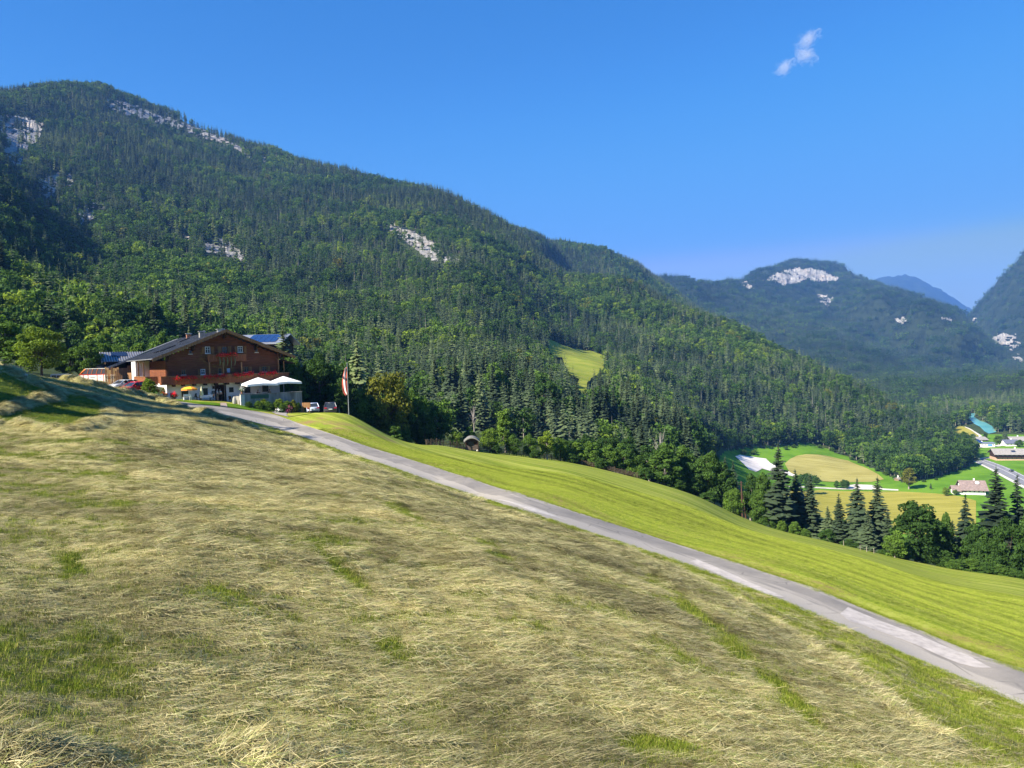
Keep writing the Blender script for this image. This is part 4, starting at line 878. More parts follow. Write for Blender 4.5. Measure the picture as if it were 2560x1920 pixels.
# ------------------------------------------------------------------ small building kit
class G:
    def __init__(s): s.v = []; s.f = []
    def box(s, x0, x1, y0, y1, z0, z1):
        i = len(s.v); s.v += [(x0,y0,z0),(x1,y0,z0),(x1,y1,z0),(x0,y1,z0),(x0,y0,z1),(x1,y0,z1),(x1,y1,z1),(x0,y1,z1)]
        s.f += [(i,i+3,i+2,i+1),(i+4,i+5,i+6,i+7),(i,i+1,i+5,i+4),(i+1,i+2,i+6,i+5),(i+2,i+3,i+7,i+6),(i+3,i,i+4,i+7)]; return s
    def hexa(s, p):          # eight corners: bottom ring then top ring
        i = len(s.v); s.v += [tuple(q) for q in p]
        s.f += [(i,i+3,i+2,i+1),(i+4,i+5,i+6,i+7),(i,i+1,i+5,i+4),(i+1,i+2,i+6,i+5),(i+2,i+3,i+7,i+6),(i+3,i,i+4,i+7)]; return s
    def prism(s, ring, axis, a, b):   # 2-D ring pushed along an axis (0 x, 1 y, 2 z)
        i = len(s.v); n = len(ring)
        for t in (a, b):
            for q in ring: p = list(q); p.insert(axis, t); s.v.append(tuple(p))
        s.f += [tuple(range(i, i + n)), tuple(range(i + 2 * n - 1, i + n - 1, -1))] + [(i + k, i + n + k, i + n + (k + 1) % n, i + (k + 1) % n) for k in range(n)]; return s
    def tube(s, pts, rad, n=8):
        v, f = _tube(pts, rad if hasattr(rad, '__len__') else [rad] * len(pts), n); i = len(s.v); s.v += [tuple(q) for q in v]; s.f += [tuple(int(k) + i for k in q) for q in f]
        m = len(pts); s.f += [tuple(i + k for k in range(n))[::-1], tuple(i + (m - 1) * n + k for k in range(n))]; return s
    def add(s, V, F):
        i = len(s.v); s.v += [tuple(q) for q in V]; s.f += [tuple(int(k) + i for k in q) for q in F]; return s
    def ball(s, c, r, n=8, m=5):
        V = [(c[0], c[1], c[2] - (r if np.isscalar(r) else r[2]))]; rr = (r, r, r) if np.isscalar(r) else r
        for j in range(1, m):
            t = math.pi * j / m
            for k in range(n): a = 2 * math.pi * k / n; V.append((c[0] + rr[0] * math.sin(t) * math.cos(a), c[1] + rr[1] * math.sin(t) * math.sin(a), c[2] - rr[2] * math.cos(t)))
        V.append((c[0], c[1], c[2] + rr[2])); F = [(0, 1 + (k + 1) % n, 1 + k) for k in range(n)]
        for j in range(m - 2):
            for k in range(n): F.append((1 + j*n + k, 1 + j*n + (k+1) % n, 1 + (j+1)*n + (k+1) % n, 1 + (j+1)*n + k))
        e = len(V) - 1; F += [(e, 1 + (m-2)*n + k, 1 + (m-2)*n + (k+1) % n) for k in range(n)]; return s.add(V, F)
    def build(s, name, mat, parent=None, smooth=False, recalc=True):
        o = mesh_obj(name, s.v, s.f, mat, parent, smooth)
        if recalc:
            bm = bmesh.new(); bm.from_mesh(o.data); bmesh.ops.recalc_face_normals(bm, faces=bm.faces[:]); bm.to_mesh(o.data); bm.free()
        return o
def wood(name, c, horiz=True, rough=.8, k=1.0):
    t = NT(name, rough, .2); v = t.co((.5, .5, 7) if horiz else (7, 7, .5))
    a = t.noise(1.4 * k, 5, .65, v); b = t.noise(.5, 3)
    col = t.ramp(a, [(.3, tuple(q * .5 for q in c)), (.55, c), (.8, tuple(min(1, q * 1.45) for q in c))])
    col = t.mix(t.ramp(b, [(.4, 0), (.75, .5)]), col, tuple(q * .6 for q in c)); t.bump(a, .4, .02); return t.color(col)
M_LOG = wood('brown_logs', (.20, .072, .036)); M_BALC = wood('balcony_boards', (.27, .10, .045), False); M_TRIM = wood('larch_trim', (.30, .16, .075), False)
M_DARKW = wood('dark_beams', (.05, .028, .018)); M_GREYW = wood('weathered_planks', (.24, .17, .11), False); M_FRESH = wood('fresh_sawn_boards', (.62, .38, .16), False); M_SHUT = wood('shutter_wood', (.33, .17, .07), False)
def plaster():
    t = NT('white_lime_plaster', .9, .15); a = t.noise(.7, 5, .6); col = t.ramp(a, [(.3, (.76, .76, .76)), (.6, (.86, .86, .85))]); t.bump(t.noise(9, 3), .2, .01); return t.color(col)
M_PLAST = plaster()
M_CONC = None
def conc():
    t = NT('stained_concrete', .9, .15); v = t.co((1.1, 1.1, .16)); a = t.noise(1.3, 6, .7, v); b = t.noise(3, 4)
    col = t.ramp(a, [(.3, (.09, .087, .08)), (.5, (.24, .235, .22)), (.7, (.38, .37, .35))]); col = t.mix(t.ramp(b, [(.5, 0), (.8, .3)]), col, (.2, .19, .17)); return t.color(col)
M_CONC = conc()
def glassy(name, c=(.02, .025, .03), r=.08):
    t = NT(name, r, .6); return t.color(t.ramp(t.noise(1.3, 2), [(.4, c), (.7, tuple(q * 1.8 for q in c))]))
M_GLASS = glassy('window_glass')
def roof_mat():
    t = NT('dark_roof_sheets', .45, .45); v = t.co(); w = t.n.new('ShaderNodeTexWave'); w.wave_type = 'BANDS'; w.bands_direction = 'Y'; w.inputs['Scale'].default_value = .7; t.l.new(v, w.inputs['Vector'])
    a = t.noise(.6, 5, .6); col = t.ramp(a, [(.3, (.10, .102, .108)), (.7, (.18, .182, .188))]); t.bump(w.outputs['Fac'], .4, .04); return t.color(col)
M_ROOF = roof_mat()
M_PV = glassy('solar_cells', (.012, .022, .075), .12)
def pv_mat(name, c):
    t = NT(name, .14, .5); return t.color(t.ramp(t.noise(2, 2), [(.3, c), (.7, tuple(q * 1.4 for q in c))]))
M_PV = pv_mat('solar_cells', (.012, .03, .10)); M_PVD = pv_mat('dark_solar_cells', (.012, .02, .045))
M_ZINC = plain('zinc_sheet', (.42, .43, .45), .4, .5, .6, .15, 2)
M_WHITE = plain('white_paint', (.78, .78, .77), .6, .3, 0, .05, 3)
M_CANVAS = plain('white_canvas', (.82, .82, .80), .85, .1, 0, .04, 2)
M_BRICK = plain('chimney_brick', (.30, .15, .10), .9, .1, 0, .3, 6)
M_BLACK = plain('black_metal', (.02, .02, .022), .5, .4, 0, .2, 5)
def flower_mat(name, c):
    t = NT(name, .6, .2); return t.color(t.mix(1.0, t.ramp(t.attr('lv'), [(0, tuple(q * .5 for q in c)), (.5, c), (1, tuple(min(1, q * 1.5) for q in c))]), (1, 1, 1), 'MULTIPLY'))
M_RED = flower_mat('red_geraniums', (.88, .02, .035)); M_ORANGE = flower_mat('orange_flowers', (.65, .16, .04)); M_WHITEFL = flower_mat('white_flowers', (.75, .74, .68)); M_PINK = flower_mat('pink_flowers', (.55, .12, .25)); M_GREENFL = flower_mat('flower_leaves', (.07, .16, .03))
def leafcloud(name, cx, n, leaf, mat, parent, seed, spread):
    g = np.random.default_rng(seed); p = np.array(cx)[g.integers(0, len(cx), n)] + g.normal(0, 1, (n, 3)) * spread
    nn = g.normal(size=(n, 3)); nn[:, 2] += .5; nn /= np.linalg.norm(nn, axis=1, keepdims=True); a = np.cross(nn, g.normal(size=(n, 3))); a /= np.linalg.norm(a, axis=1, keepdims=True); b = np.cross(nn, a); s = leaf * g.uniform(.6, 1.3, n)[:, None]
    V = np.stack([p - a * s, p - b * s * .7, p + a * s, p + b * s * .7], 1).reshape(-1, 3); i = np.arange(n)[:, None] * 4
    o = mesh_obj(name, V, np.concatenate([i + [0, 1, 2], i + [0, 2, 3]], 1).reshape(-1, 3), mat, parent); fattr(o, 'lv', np.repeat(g.random(n), 4)); return o

# ------------------------------------------------------------------ the farmhouse
HAZ = R(56)                                   # direction of the gable front, left to right
HU = np.array([math.sin(HAZ), math.cos(HAZ), 0]); HB = np.array([-math.cos(HAZ), math.sin(HAZ), 0])
H0 = P(418, 998, 104.0); HZ0 = P(555, 1003.5, 107)[2]; H0[2] = HZ0; HW = 15.8; HROT = math.atan2(HU[1], HU[0])
def hw(x, y, z): return H0 + x * HU + y * HB + np.array([0, 0, z])
def hl(px, py, y=0.0):                        # photo pixel -> (x, z) on the upright plane at depth y of the house
    v = ray(px, py); q = H0 + y * HB; t = (q @ HB) / (v @ HB); p = v * t - H0; return float(p @ HU), float(p[2])
def hx(px, y=0.0, py=960): return hl(px, py, y)[0]
def hpx(p): return proj(np.array([p]))
house = empty('farmhouse', tuple(H0), HROT)
tag(house, 'large dark timber farmhouse with white ground floor, flower balconies and wide gabled roof', 'farmhouse')
S22 = math.tan(R(22.3)); RX = HW / 2; RZ = hl(573, 823, -2.0)[1]
def roofz(x): return RZ - abs(x - RX) * S22
HL = 25.0
# walls
ring = [(0, -1.6), (HW, -1.6), (HW, 2.78), (0, 2.78)]
dx0, dz1 = hl(539.5, 962); dx1 = hx(561.6); dz1 = hl(550, 961)[1]
g = G(); g.box(0, dx0, 0, .6, -1.6, 2.78); g.box(dx1, HW, 0, .6, -1.6, 2.78); g.box(dx0, dx1, 0, .6, dz1, 2.78); g.box(0, .6, .6, HL, -1.6, 2.78); g.box(HW - .6, HW, .6, HL, -1.6, 2.78); g.box(dx0 - .3, dx1 + .3, 2.6, 2.7, -.3, 2.78)
g.build('plaster_wall', M_PLAST, house)
g = G(); z = 2.79; k = 0
while z < RZ - .75:
    zt = min(z + .235, RZ - .5); half = (RZ - .42 - zt) / S22
    xa, xb = max(-.02, RX - half), min(HW + .02, RX + half)
    if xb - xa > .3:
        o_ = .03 * (k % 2); g.hexa([(xa, -.09, z), (xb, -.09, z), (xb, .15, z), (xa, .15, z), (xa, -.05, zt - .012), (xb, -.05, zt - .012), (xb, .15, zt - .012), (xa, .15, zt - .012)])
        if z < 6.0: g.box(-.06, .2, .16, HL, z, zt - .012); g.box(HW - .2, HW + .06, .16, HL, z, zt - .012)
    z = zt; k += 1
lw = g.build('log_wall', M_LOG, house); lw['kind'] = 'stuff'
# roof: two slopes of sheets, verge boards, purlin heads
EV = 1.95; FO = 2.0
def slope(x0, x1, y0, y1, off0, off1):
    z0, z1 = roofz(x0), roofz(x1); return [(x0,y0,z0+off0),(x1,y0,z1+off0),(x1,y1,z1+off0),(x0,y1,z0+off0),(x0,y0,z0+off1),(x1,y0,z1+off1),(x1,y1,z1+off1),(x0,y1,z0+off1)]
rf = G().hexa(slope(-EV, RX, -FO, HL, -.12, 0)).hexa(slope(RX, HW + EV, -FO, HL + 10, -.12, 0)).hexa(slope(-5.0, RX, HL, HL + 13, -.12, 0)).build('roof', M_ROOF, house)
g = G()
for k in range(58):
    yy = -FO + .3 + k * .62
    if yy < HL - .3: g.hexa(slope(-EV + .05, RX - .1, yy, yy + .05, 0.002, .045))
    else: g.hexa(slope(-4.9, RX - .1, yy, yy + .05, .002, .045))
g.build('seam', M_ROOF, rf)['kind'] = 'stuff'
G().hexa(slope(-EV, RX - .02, -FO - .06, -FO - .004, -.42, .03)).hexa(slope(RX + .02, HW + EV, -FO - .06, -FO - .004, -.42, .03)).build('verge_board', M_TRIM, house)
G().hexa(slope(-EV + .1, RX - .1, -FO + .02, .2, -.26, -.125)).hexa(slope(RX + .1, HW + EV - .1, -FO + .02, .2, -.26, -.125)).build('soffit', M_TRIM, house)
for xx in (RX, RX - 4.4, RX + 4.4, .1, HW - .1):
    zz = roofz(xx) - .30; G().box(xx - .14, xx + .14, -FO + .15, .1, zz - .34, zz).hexa([(xx-.12,-1.1,zz-.8),(xx+.12,-1.1,zz-.8),(xx+.12,.05,zz-1.0),(xx-.12,.05,zz-1.0),(xx-.12,-1.4,zz-.345),(xx+.12,-1.4,zz-.345),(xx+.12,.05,zz-.345),(xx-.12,.05,zz-.345)]).build('purlin', M_DARKW, house)
G().tube([(-EV - .06, -FO, roofz(-EV) - .06), (-EV - .06, HL - .2, roofz(-EV) - .06)], .075, 6).build('gutter', M_ZINC, house)
G().box(-.02 - 1.9, -.02, 14.6, 20.0, -1.6, roofz(-1.9) - .2).build('wing_wall', M_PLAST, house)
G().tube([(-2.0, 14.5, -1), (-2.0, 14.5, roofz(-EV) - .1)], .06, 6).build('downpipe', M_ZINC, house)
g = G(); g.box(-.15, .1, HL + .1, HL + 12.6, -1.6, 6.2); g.box(-4.4, -4.2, HL + .4, HL + 12.6, -1.6, roofz(-4.4) - .2); g.box(-4.2, -3.2, HL + .4, HL + .6, -1.6, 5.0); g.box(-1.9, 0, HL + .4, HL + .6, -1.6, 5.6); g.box(-3.2, -1.9, HL + .4, HL + .6, 3.4, 5.2); g.build('barn_wall', M_GREYW, house)
G().box(-2.0, -.1, 20.1, HL + .3, 2.6, 4.4).build('hayloft_box', M_TRIM, house)
# chimneys, roof windows and collectors
def roofpt(px, py): # where the sight line meets the left slope
    v = ray(px, py); n = HU * -S22 * -1; best = None
    ts = np.linspace(95, 150, 1101) / v[1]
    for t in ts:
        p = v * t - H0; x = p @ HU; y = p @ HB
        if x < RX + .2 and p[2] <= roofz(x): return float(x), float(y)
    return RX - 1, 8.0
for (px, py, w_, h_, m_) in ((505, 842, .38, .62, M_CONC), (472, 844, .36, .5, M_BRICK), (551, 828, .42, .10, M_ZINC)):
    x, y = roofpt(px, py); c = G().box(x - w_, x + w_, y - w_, y + w_, roofz(x) - .4, roofz(x) + h_).build('chimney', m_, rf)
    G().box(x - w_ - .12, x + w_ + .12, y - w_ - .12, y + w_ + .12, roofz(x) + h_ + .14, roofz(x) + h_ + .22).box(x - w_ + .05, x - w_ + .15, y - .1, y + .1, roofz(x) + h_, roofz(x) + h_ + .14).box(x + w_ - .15, x + w_ - .05, y - .1, y + .1, roofz(x) + h_, roofz(x) + h_ + .14).build('chimney_cap', M_ZINC, rf)
x, y = roofpt(530, 829); G().tube([(x, y, roofz(x) - .2), (x, y, roofz(x) + .7)], .09, 7).build('vent_pipe', M_ZINC, rf)
for (xa, xb, ya, yb) in ((.4, 2.6, 11.0, 12.1), (.4, 2.6, 13.0, 14.1), (.7, 2.9, 9.0, 10.1), (4.6, 6.2, 15.4, 16.4)):
    f_ = G().hexa(slope(xa, xb, ya, yb, .05, .20)).build('roof_window', M_BLACK, rf)
for k in range(6):
    for q in range(2): G().hexa(slope(-.6 + q * 1.75 if k > 1 else -3.2 + q * 1.75, 1.05 + q * 1.75 if k > 1 else -1.55 + q * 1.75, 18.0 + k * 1.12 + (7 if k > 1 else 8.5), 19.05 + k * 1.12 + (7 if k > 1 else 8.5), .055, .10)).build('solar_panel', M_PVD, rf)
# windows of the gable front, read off the photo
def zoomed(x0, y0, x1, y1): return (360 + x0 / 5.53, 800 + y0 / 5.53, 360 + x1 / 5.53, 800 + y1 / 5.53)
def rect(r, y=0.0):
    xa, zt = hl(r[0], r[1], y); xb, zb = hl(r[2], r[3], y); return xa, xb, zb, zt
def window(r, wall, panes=2, frame=M_TRIM, sill=True, shutters=()):
    xa, xb, zb, zt = rect(r); yy = -.10 if wall == 'log' else -.012
    f = G(); b = .075; f.box(xa, xb, yy - .05, yy + .02, zt - b, zt).box(xa, xb, yy - .05, yy + .02, zb, zb + b).box(xa, xa + b, yy - .05, yy + .02, zb + b, zt - b).box(xb - b, xb, yy - .05, yy + .02, zb + b, zt - b)
    if panes == 2: f.box((xa + xb) / 2 - .03, (xa + xb) / 2 + .03, yy - .045, yy + .02, zb + b, zt - b); f.box(xa + b, xb - b, yy - .042, yy + .018, (zb * .4 + zt * .6) - .02, (zb * .4 + zt * .6) + .02)
    w = f.build('window', frame, house)
    G().box(xa + .01, xb - .01, yy - .012, yy + .005, zb + .01, zt - .01).build('pane', M_GLASS, w)
    if sill: G().box(xa - .06, xb + .06, yy - .12, yy + .01, zb - .07, zb - .004).build('sill', M_WHITE if wall == 'log' else M_CONC, w)
    for s in shutters:
        sa, sb, szb, szt = rect(s); q = G(); q.box(sa, sb, yy - .075, yy - .03, szb, szt); q.box(sa + .05, sb - .05, yy - .095, yy - .076, szb + .12, szb + .2).box(sa + .05, sb - .05, yy - .095, yy - .076, szt - .2, szt - .12); q.build('shutter', M_SHUT, house)
    return w
WF = M_WHITE
window(zoomed(840,370,915,462), 'log', 2, WF, True, [zoomed(798,374,838,470), zoomed(924,372,968,468)])
window(zoomed(1070,366,1150,475), 'log', 2, M_TRIM, False, [zoomed(1013,366,1064,472), zoomed(1157,362,1204,466)])
window(zoomed(1290,363,1362,446), 'log', 2, WF, True, [zoomed(1250,364,1287,448), zoomed(1374,358,1415,452)])
window(zoomed(612,412,665,468), 'log', 1); window(zoomed(1525,378,1576,446), 'log', 1, M_SHUT)
window(zoomed(510,690,578,757), 'log', 2); window(zoomed(780,680,845,755), 'log', 2, WF, True, [zoomed(742,684,776,756)])
window(zoomed(1020,662,1075,742), 'log', 2); window(zoomed(1380,646,1442,722), 'log', 2, M_TRIM, True, [zoomed(1338,650,1374,724), zoomed(1450,645,1490,720)])
window(zoomed(1627,640,1694,714), 'log', 2, M_TRIM, True, [zoomed(1588,645,1622,716), zoomed(1701,634,1740,710)])
xa, xb, zb, zt = rect(zoomed(1143,668,1187,724)); G().box(xa, xb, -.14, -.10, zb, zt).build('notice', plain('pale_notice', (.5,.58,.75), .6, .2, 0, .2, 8), house)
for r in ((518,985,612,1058), (812,945,882,1035), (1385,918,1470,1002), (1635,900,1718,985)): window(zoomed(*r), 'plaster', 2, M_DARKW, True)
window(zoomed(1175,932,1238,998), 'plaster', 2, M_DARKW, False)
# door with arched head
g = G(); n = 9; arc = [(dx0 + (dx1 - dx0) * k / (n - 1), dz1 + .0 + .28 * math.sin(math.pi * k / (n - 1))) for k in range(n)]
g.prism([(dx0 - .16, -.1), (dx0 - .16, dz1 + .12)] + [(x, z + .14) for x, z in arc] + [(dx1 + .16, dz1 + .12), (dx1 + .16, -.1), (dx1, -.1), (dx1, dz1)] + [(x, z) for x, z in arc][::-1] + [(dx0, dz1), (dx0, -.1)], 1, -.08, -.005); g.build('door_frame', M_DARKW, house)
dr = G().box(dx0 + .02, dx0 + .85, .35, .41, -.1, dz1).box(dx1 - .75, dx1 - .02, .35, .41, -.1, dz1).build('door', M_DARKW, house)
G().box(dx0 - .3, dx1 + .3, 2.52, 2.59, -.3, 2.7).build('hallway_shade_sheet', plain('hallway_shade', (.03,.028,.026), .9, .1), house)  # near-black sheet behind the door: the hallway's shade is put into its colour
# balconies: floor, boarded rail, top rail, posts, beam heads
BY = -1.35
zf = 2.78; zrail = hl(580, 936, BY)[1]; xL, xR = hx(403, BY, 943), hx(722, BY, 930)
b = G().box(xL, xR, BY, -.1, zf - .02, zf + .14).box(xL - 1.5, xL, BY + 3.2, 14, zf - .02, zf + .14).build('balcony', M_DARKW, house)
g = G(); x = xL; k = 0; rg = random.Random(3)
while x < xR - .1:
    w_ = .155; g.box(x, x + w_ - .014, BY - .03 - .012 * (k % 2), BY + .01, zf - .12 + rg.uniform(-.01, .01), zrail - .06); x += w_; k += 1
y = BY + .02
while y < 0: g.box(xL - .03, xL + .01, y, y + .14, zf - .12, zrail - .06); g.box(xR - .01, xR + .03, y, y + .14, zf - .12, zrail - .06); y += .155
y = BY + 3.2
x = xL - 1.5
while x < xL: g.box(x, x + .14, y - .03, y + .01, zf - .12, zrail - .06); x += .155
while y < 13.9: g.box(xL - 1.53, xL - 1.49, y, y + .14, zf - .12, zrail - .06); y += .155
g.build('rail_boards', M_BALC, b)['kind'] = 'stuff'
G().box(xL - .06, xR + .06, BY - .1, BY + .05, zrail - .055, zrail + .02).box(xL - 1.58, xL - 1.42, BY + 3.1, 14, zrail - .055, zrail + .02).box(xL - 1.42, xL, BY + 3.12, BY + 3.27, zrail - .055, zrail + .02).build('handrail', M_TRIM, b)
for px in (364, 388, 526, 560, 606): 
    x = hx(px, BY) if px > 400 else xL - 1.4; y = BY + .12 if px > 400 else (4.2 if px > 370 else 9.5)
    top = (hl(px, 905, BY)[1] if px > 400 else roofz(x) - .3)
    G().box(x - .08, x + .08, y - .08, y + .08, zf + .14, top).build('post', M_TRIM, house)
for px in (697.5, 711): x = hx(px, -.6); G().box(x - .08, x + .08, -.7, -.54, zf + .14, roofz(min(x, HW + 1.5)) - .35).build('post', M_TRIM, house)
for r in ((385,890,430,930), (515,882,560,922), (668,875,715,915), (820,868,868,905), (972,862,1018,898), (1128,855,1172,890), (1270,850,1320,882)):
    xa, xb, zb, zt = rect(zoomed(*r), BY); G().box(xa + .2, xb + .12, BY + .12, -.01, 2.40, 2.755).build('balcony_beam', M_DARKW, house)
for x in (11.4, 13.1, 14.8): G().box(x, x + .36, BY + .12, -.01, 2.40, 2.755).build('balcony_beam', M_DARKW, house)
UY = -1.0; xa, zt = hl(519, 887.5, UY); xb, zb = hl(616, 899, UY); zt2 = hl(568, 886, UY)[1]
ub = G().box(xa, xb, UY, -.1, zt2 - .98, zt2 - .84).build('balcony', M_DARKW, house); g = G(); x = xa; k = 0
while x < xb - .1: g.box(x, x + .135, UY - .03 - .01 * (k % 2), UY + .01, zt2 - 1.0, zt2 - .06); x += .15; k += 1
g.build('rail_boards', M_BALC, ub)['kind'] = 'stuff'; G().box(xa - .05, xb + .05, UY - .08, UY + .05, zt2 - .055, zt2 + .02).build('handrail', M_TRIM, ub)
# small roof over the right end of the balcony
G().hexa([(HW + .1, -1.6, 5.75), (HW + 2.0, -1.6, 5.2), (HW + 2.0, 6, 5.2), (HW + .1, 6, 5.75), (HW + .1, -1.6, 5.87), (HW + 2.0, -1.6, 5.32), (HW + 2.0, 6, 5.32), (HW + .1, 6, 5.87)]).build('side_roof', M_DARKW, house)
# geraniums along the rails
def rail_y(pxa, pya, pxb, pyb): return lambda px: pya + (pyb - pya) * (px - pxa) / (pxb - pxa)
def flower_box(pxa, pxb, pya, pyb, y, n, seed, label, trail=0):
    g_ = np.random.default_rng(seed); m = max(4, int(abs(pxb - pxa) / 1.3)); f = rail_y(pxa, pya, pxb, pyb)
    c = np.array([(lambda q: (q[0], -.02 - g_.uniform(0, .2), q[1] + g_.uniform(-.16, .16)))(hl(pxa + (pxb - pxa) * (k + .5) / m, f(pxa + (pxb - pxa) * (k + .5) / m), y - .12)) for k in range(m)])
    x0 = c[:, 0].mean(); z0 = c[:, 2].mean(); root = empty('flower_box', tuple(hw(x0, y - .12, z0 - .3)), HROT); c = c - [x0, 0, z0 - .3]
    G().box(c[:, 0].min() - .1, c[:, 0].max() + .1, -.12, .05, -.02, .16).build('box', M_BALC, root)
    leafcloud('leaves', c - [0, -.04, .1], n // 2, .07, M_GREENFL, root, seed + 1, (.12, .06, .12)); leafcloud('blossoms', c, n, .055, M_RED, root, seed + 2, (.13, .08, .13))
    if trail:
        t = G(); 
        for k in range(trail): x = c[:, 0].min() + (c[:, 0].max() - c[:, 0].min()) * (k + .5) / trail; t.tube([(x, -.16, -.1), (x + .05, -.2, -.7), (x - .04, -.2, -1.3 - .3 * (k % 2))], [.06, .09, .03], 5)
        t.build('trailing_stems', plain('trailing_green', (.16, .17, .09), .8, .1), root)
    tag(root, label, 'flower box', 'geranium boxes on the farmhouse balconies'); return root
flower_box(440, 490, 945.5, 943, BY, 900, 11, 'long geranium box at the shaded left end of the lower balcony')
flower_box(511, 546, 942, 940, BY, 500, 21, 'sparse geranium box on the lower balcony left of the doorway')
flower_box(548, 566, 940.5, 939.5, BY, 260, 31, 'short geranium box on the lower balcony above the doorway')
flower_box(584, 632, 938, 934, BY, 900, 41, 'geranium box on the lower balcony above the left white parasol')
flower_box(650, 691, 934.5, 931.5, BY, 1000, 51, 'bright red geranium box on the sunlit right end of the lower balcony')
flower_box(543, 591, 890, 885, UY, 900, 61, 'geranium box with trailing stems on the small upper balcony', 5)
# wing with ribbed metal roof behind the barn, gable to the left
ann = empty('barn_annex', tuple(hw(-6, 33, 0)), HROT); tag(ann, 'small barn wing with ribbed metal roof and a dark solar panel left of the farmhouse', 'barn')
def ap(px, py, y): x, z = hl(px, py, y); return x + 6, z
xr, zr = ap(253, 881, 36.0); xe, ze = ap(266, 904, 32.6); XR = xr + 9.5; zre = ze
def annslope(s, y0z, y1z, x0, x1, o0, o1):
    (ya, za), (yb, zb) = y0z, y1z; return [(x0,ya,za+o0),(x1,ya,za+o0),(x1,yb,zb+o0),(x0,yb,zb+o0),(x0,ya,za+o1),(x1,ya,za+o1),(x1,yb,zb+o1),(x0,yb,zb+o1)]
yr, yf = 3.0, -.4
arf = G().hexa(annslope(1, (yf, ze), (yr, zr), xr - .2, XR, -.1, 0)).hexa(annslope(1, (yr, zr), (2 * yr - yf, ze), xr - .2, XR, -.1, 0)).build('roof', plain('grey_roof_tiles', (.13,.13,.14), .5, .4, 0, .2, 2), ann)
g = G()
for k in range(24): x = xr + .1 + k * .4; g.hexa(annslope(1, (yf, ze), (yr, zr), x, x + .13, .002, .07))
g.build('rib', M_ZINC, arf)['kind'] = 'stuff'
G().hexa(annslope(1, (yf, ze), (yr - .01, zr), xr - .32, xr - .205, -.3, .08)).hexa(annslope(1, (yr + .01, zr), (2 * yr - yf, ze), xr - .32, xr - .205, -.3, .08)).build('bargeboard', plain('pale_boards', (.55,.50,.46), .8, .2), ann)
f1 = lambda t: (yf + (yr - yf) * t, ze + (zr - ze) * t); G().hexa(annslope(1, f1(.50), f1(.92), xr + 1.4, xr + 3.9, .08, .14)).build('solar_panel', M_PVD, arf)
G().prism([(yf + .5, -2), (2 * yr - yf - .5, -2), (2 * yr - yf - .5, ze - .1), (yr, zr - .35), (yf + .5, ze - .1)], 0, xr + .6, XR - .2).build('wall', M_DARKW, ann)
G().hexa([(xr - 2.2, -1.6, ze - 1.55), (xr + 2.0, -1.6, ze - 1.55), (xr + 2.0, 1.4, ze - .55), (xr - 2.2, 1.4, ze - .55), (xr - 2.2, -1.6, ze - 1.45), (xr + 2.0, -1.6, ze - 1.45), (xr + 2.0, 1.4, ze - .45), (xr - 2.2, 1.4, ze - .45)]).build('lean_to_roof', M_ROOF, ann)
# building behind with blue collectors
q0 = P(612, 860, 131); bb = empty('outbuilding', (q0[0], q0[1], HZ0), R(-2)); tag(bb, 'outbuilding behind the farmhouse with blue solar panels covering its roof', 'outbuilding')
we = P(703, 862, 131)[0] - q0[0]; zE = q0[2] - HZ0; zT = P(655, 836, 136)[2] - HZ0
def bsl(x0, x1, t0, t1, o0, o1):
    f_ = lambda t: (t * 5.5, zE + (zT - zE) * t); (ya, za), (yb, zb) = f_(t0), f_(t1); return [(x0,ya,za+o0),(x1,ya,za+o0),(x1,yb,zb+o0),(x0,yb,zb+o0),(x0,ya,za+o1),(x1,ya,za+o1),(x1,yb,zb+o1),(x0,yb,zb+o1)]
def bsl2(x0, x1):
    return [(x0,5.5,zT-.15),(x1,5.5,zT-.15),(x1,11,zE-.15),(x0,11,zE-.15),(x0,5.5,zT),(x1,5.5,zT),(x1,11,zE),(x0,11,zE)]
brf = G().hexa(bsl(-3, we, 0, 1, -.15, 0)).hexa(bsl2(-3, we)).build('roof', M_ZINC, bb)
for i in range(5):
    for j in range(2): G().hexa(bsl(-.3 + i * 1.1, .74 + i * 1.1, .13 + j * .41, .52 + j * .41, .04, .09)).build('solar_panel', M_PV, brf)
G().prism([(.7, -1.5), (10.3, -1.5), (10.3, zE), (5.5, zT - .3), (.7, zE)], 0, -2.4, we - 1.2).build('wall', M_DARKW, bb)

# ------------------------------------------------------------------ around the house
def gpt(px, d, py=980):                       # ground point on a photo column at a given depth
    p = P(px, py, d); return np.array([p[0], p[1], float(gz(p[0], p[1]))])
def put(name, label, cat, p, rz=HROT, group=None):
    o = empty(name, tuple(p), rz); tag(o, label, cat, group); return o
# terrace with its wall
TY = -5.2
txa, txb = hx(602, TY, 990), hx(754.5, TY, 980); ztA = hl(603, 988.5, TY)[1]; ztB = hl(754, 978.5, TY)[1]; ztop = .5 * (ztA + ztB)
ter = put('terrace', 'raised terrace with stained concrete wall beside the farmhouse door', 'terrace', hw(txa, TY, 0))
L_ = txb - txa
G().box(.5, L_, 0, .3, -2.6, ztop).build('retaining_wall', M_CONC, ter)
G().box(-.04, .5, -.06, .42, -1.6, ztop + .03).build('pillar', plain('pale_render', (.66,.62,.54), .9, .1, 0, .12, 2), ter)
G().box(.504, L_ + .06, -.07, .40, ztop + .002, ztop + .09).box(-.10, .50, -.12, .46, ztop + .034, ztop + .12).build('coping', M_CONC, ter)
G().box(.02, .4, .42, 5.0, -1.6, ztop - .25).build('side_wall', M_CONC, ter); G().box(L_ - .3, L_, .3, 5.6, -2.6, ztop).build('side_wall', M_CONC, ter)
zfl = ztop - .95
G().box(.4, L_ - .3, .3, 4.9, zfl - .25, zfl).build('terrace_floor', plain('terrace_slabs', (.36,.34,.32), .9, .1), ter)
g = G()
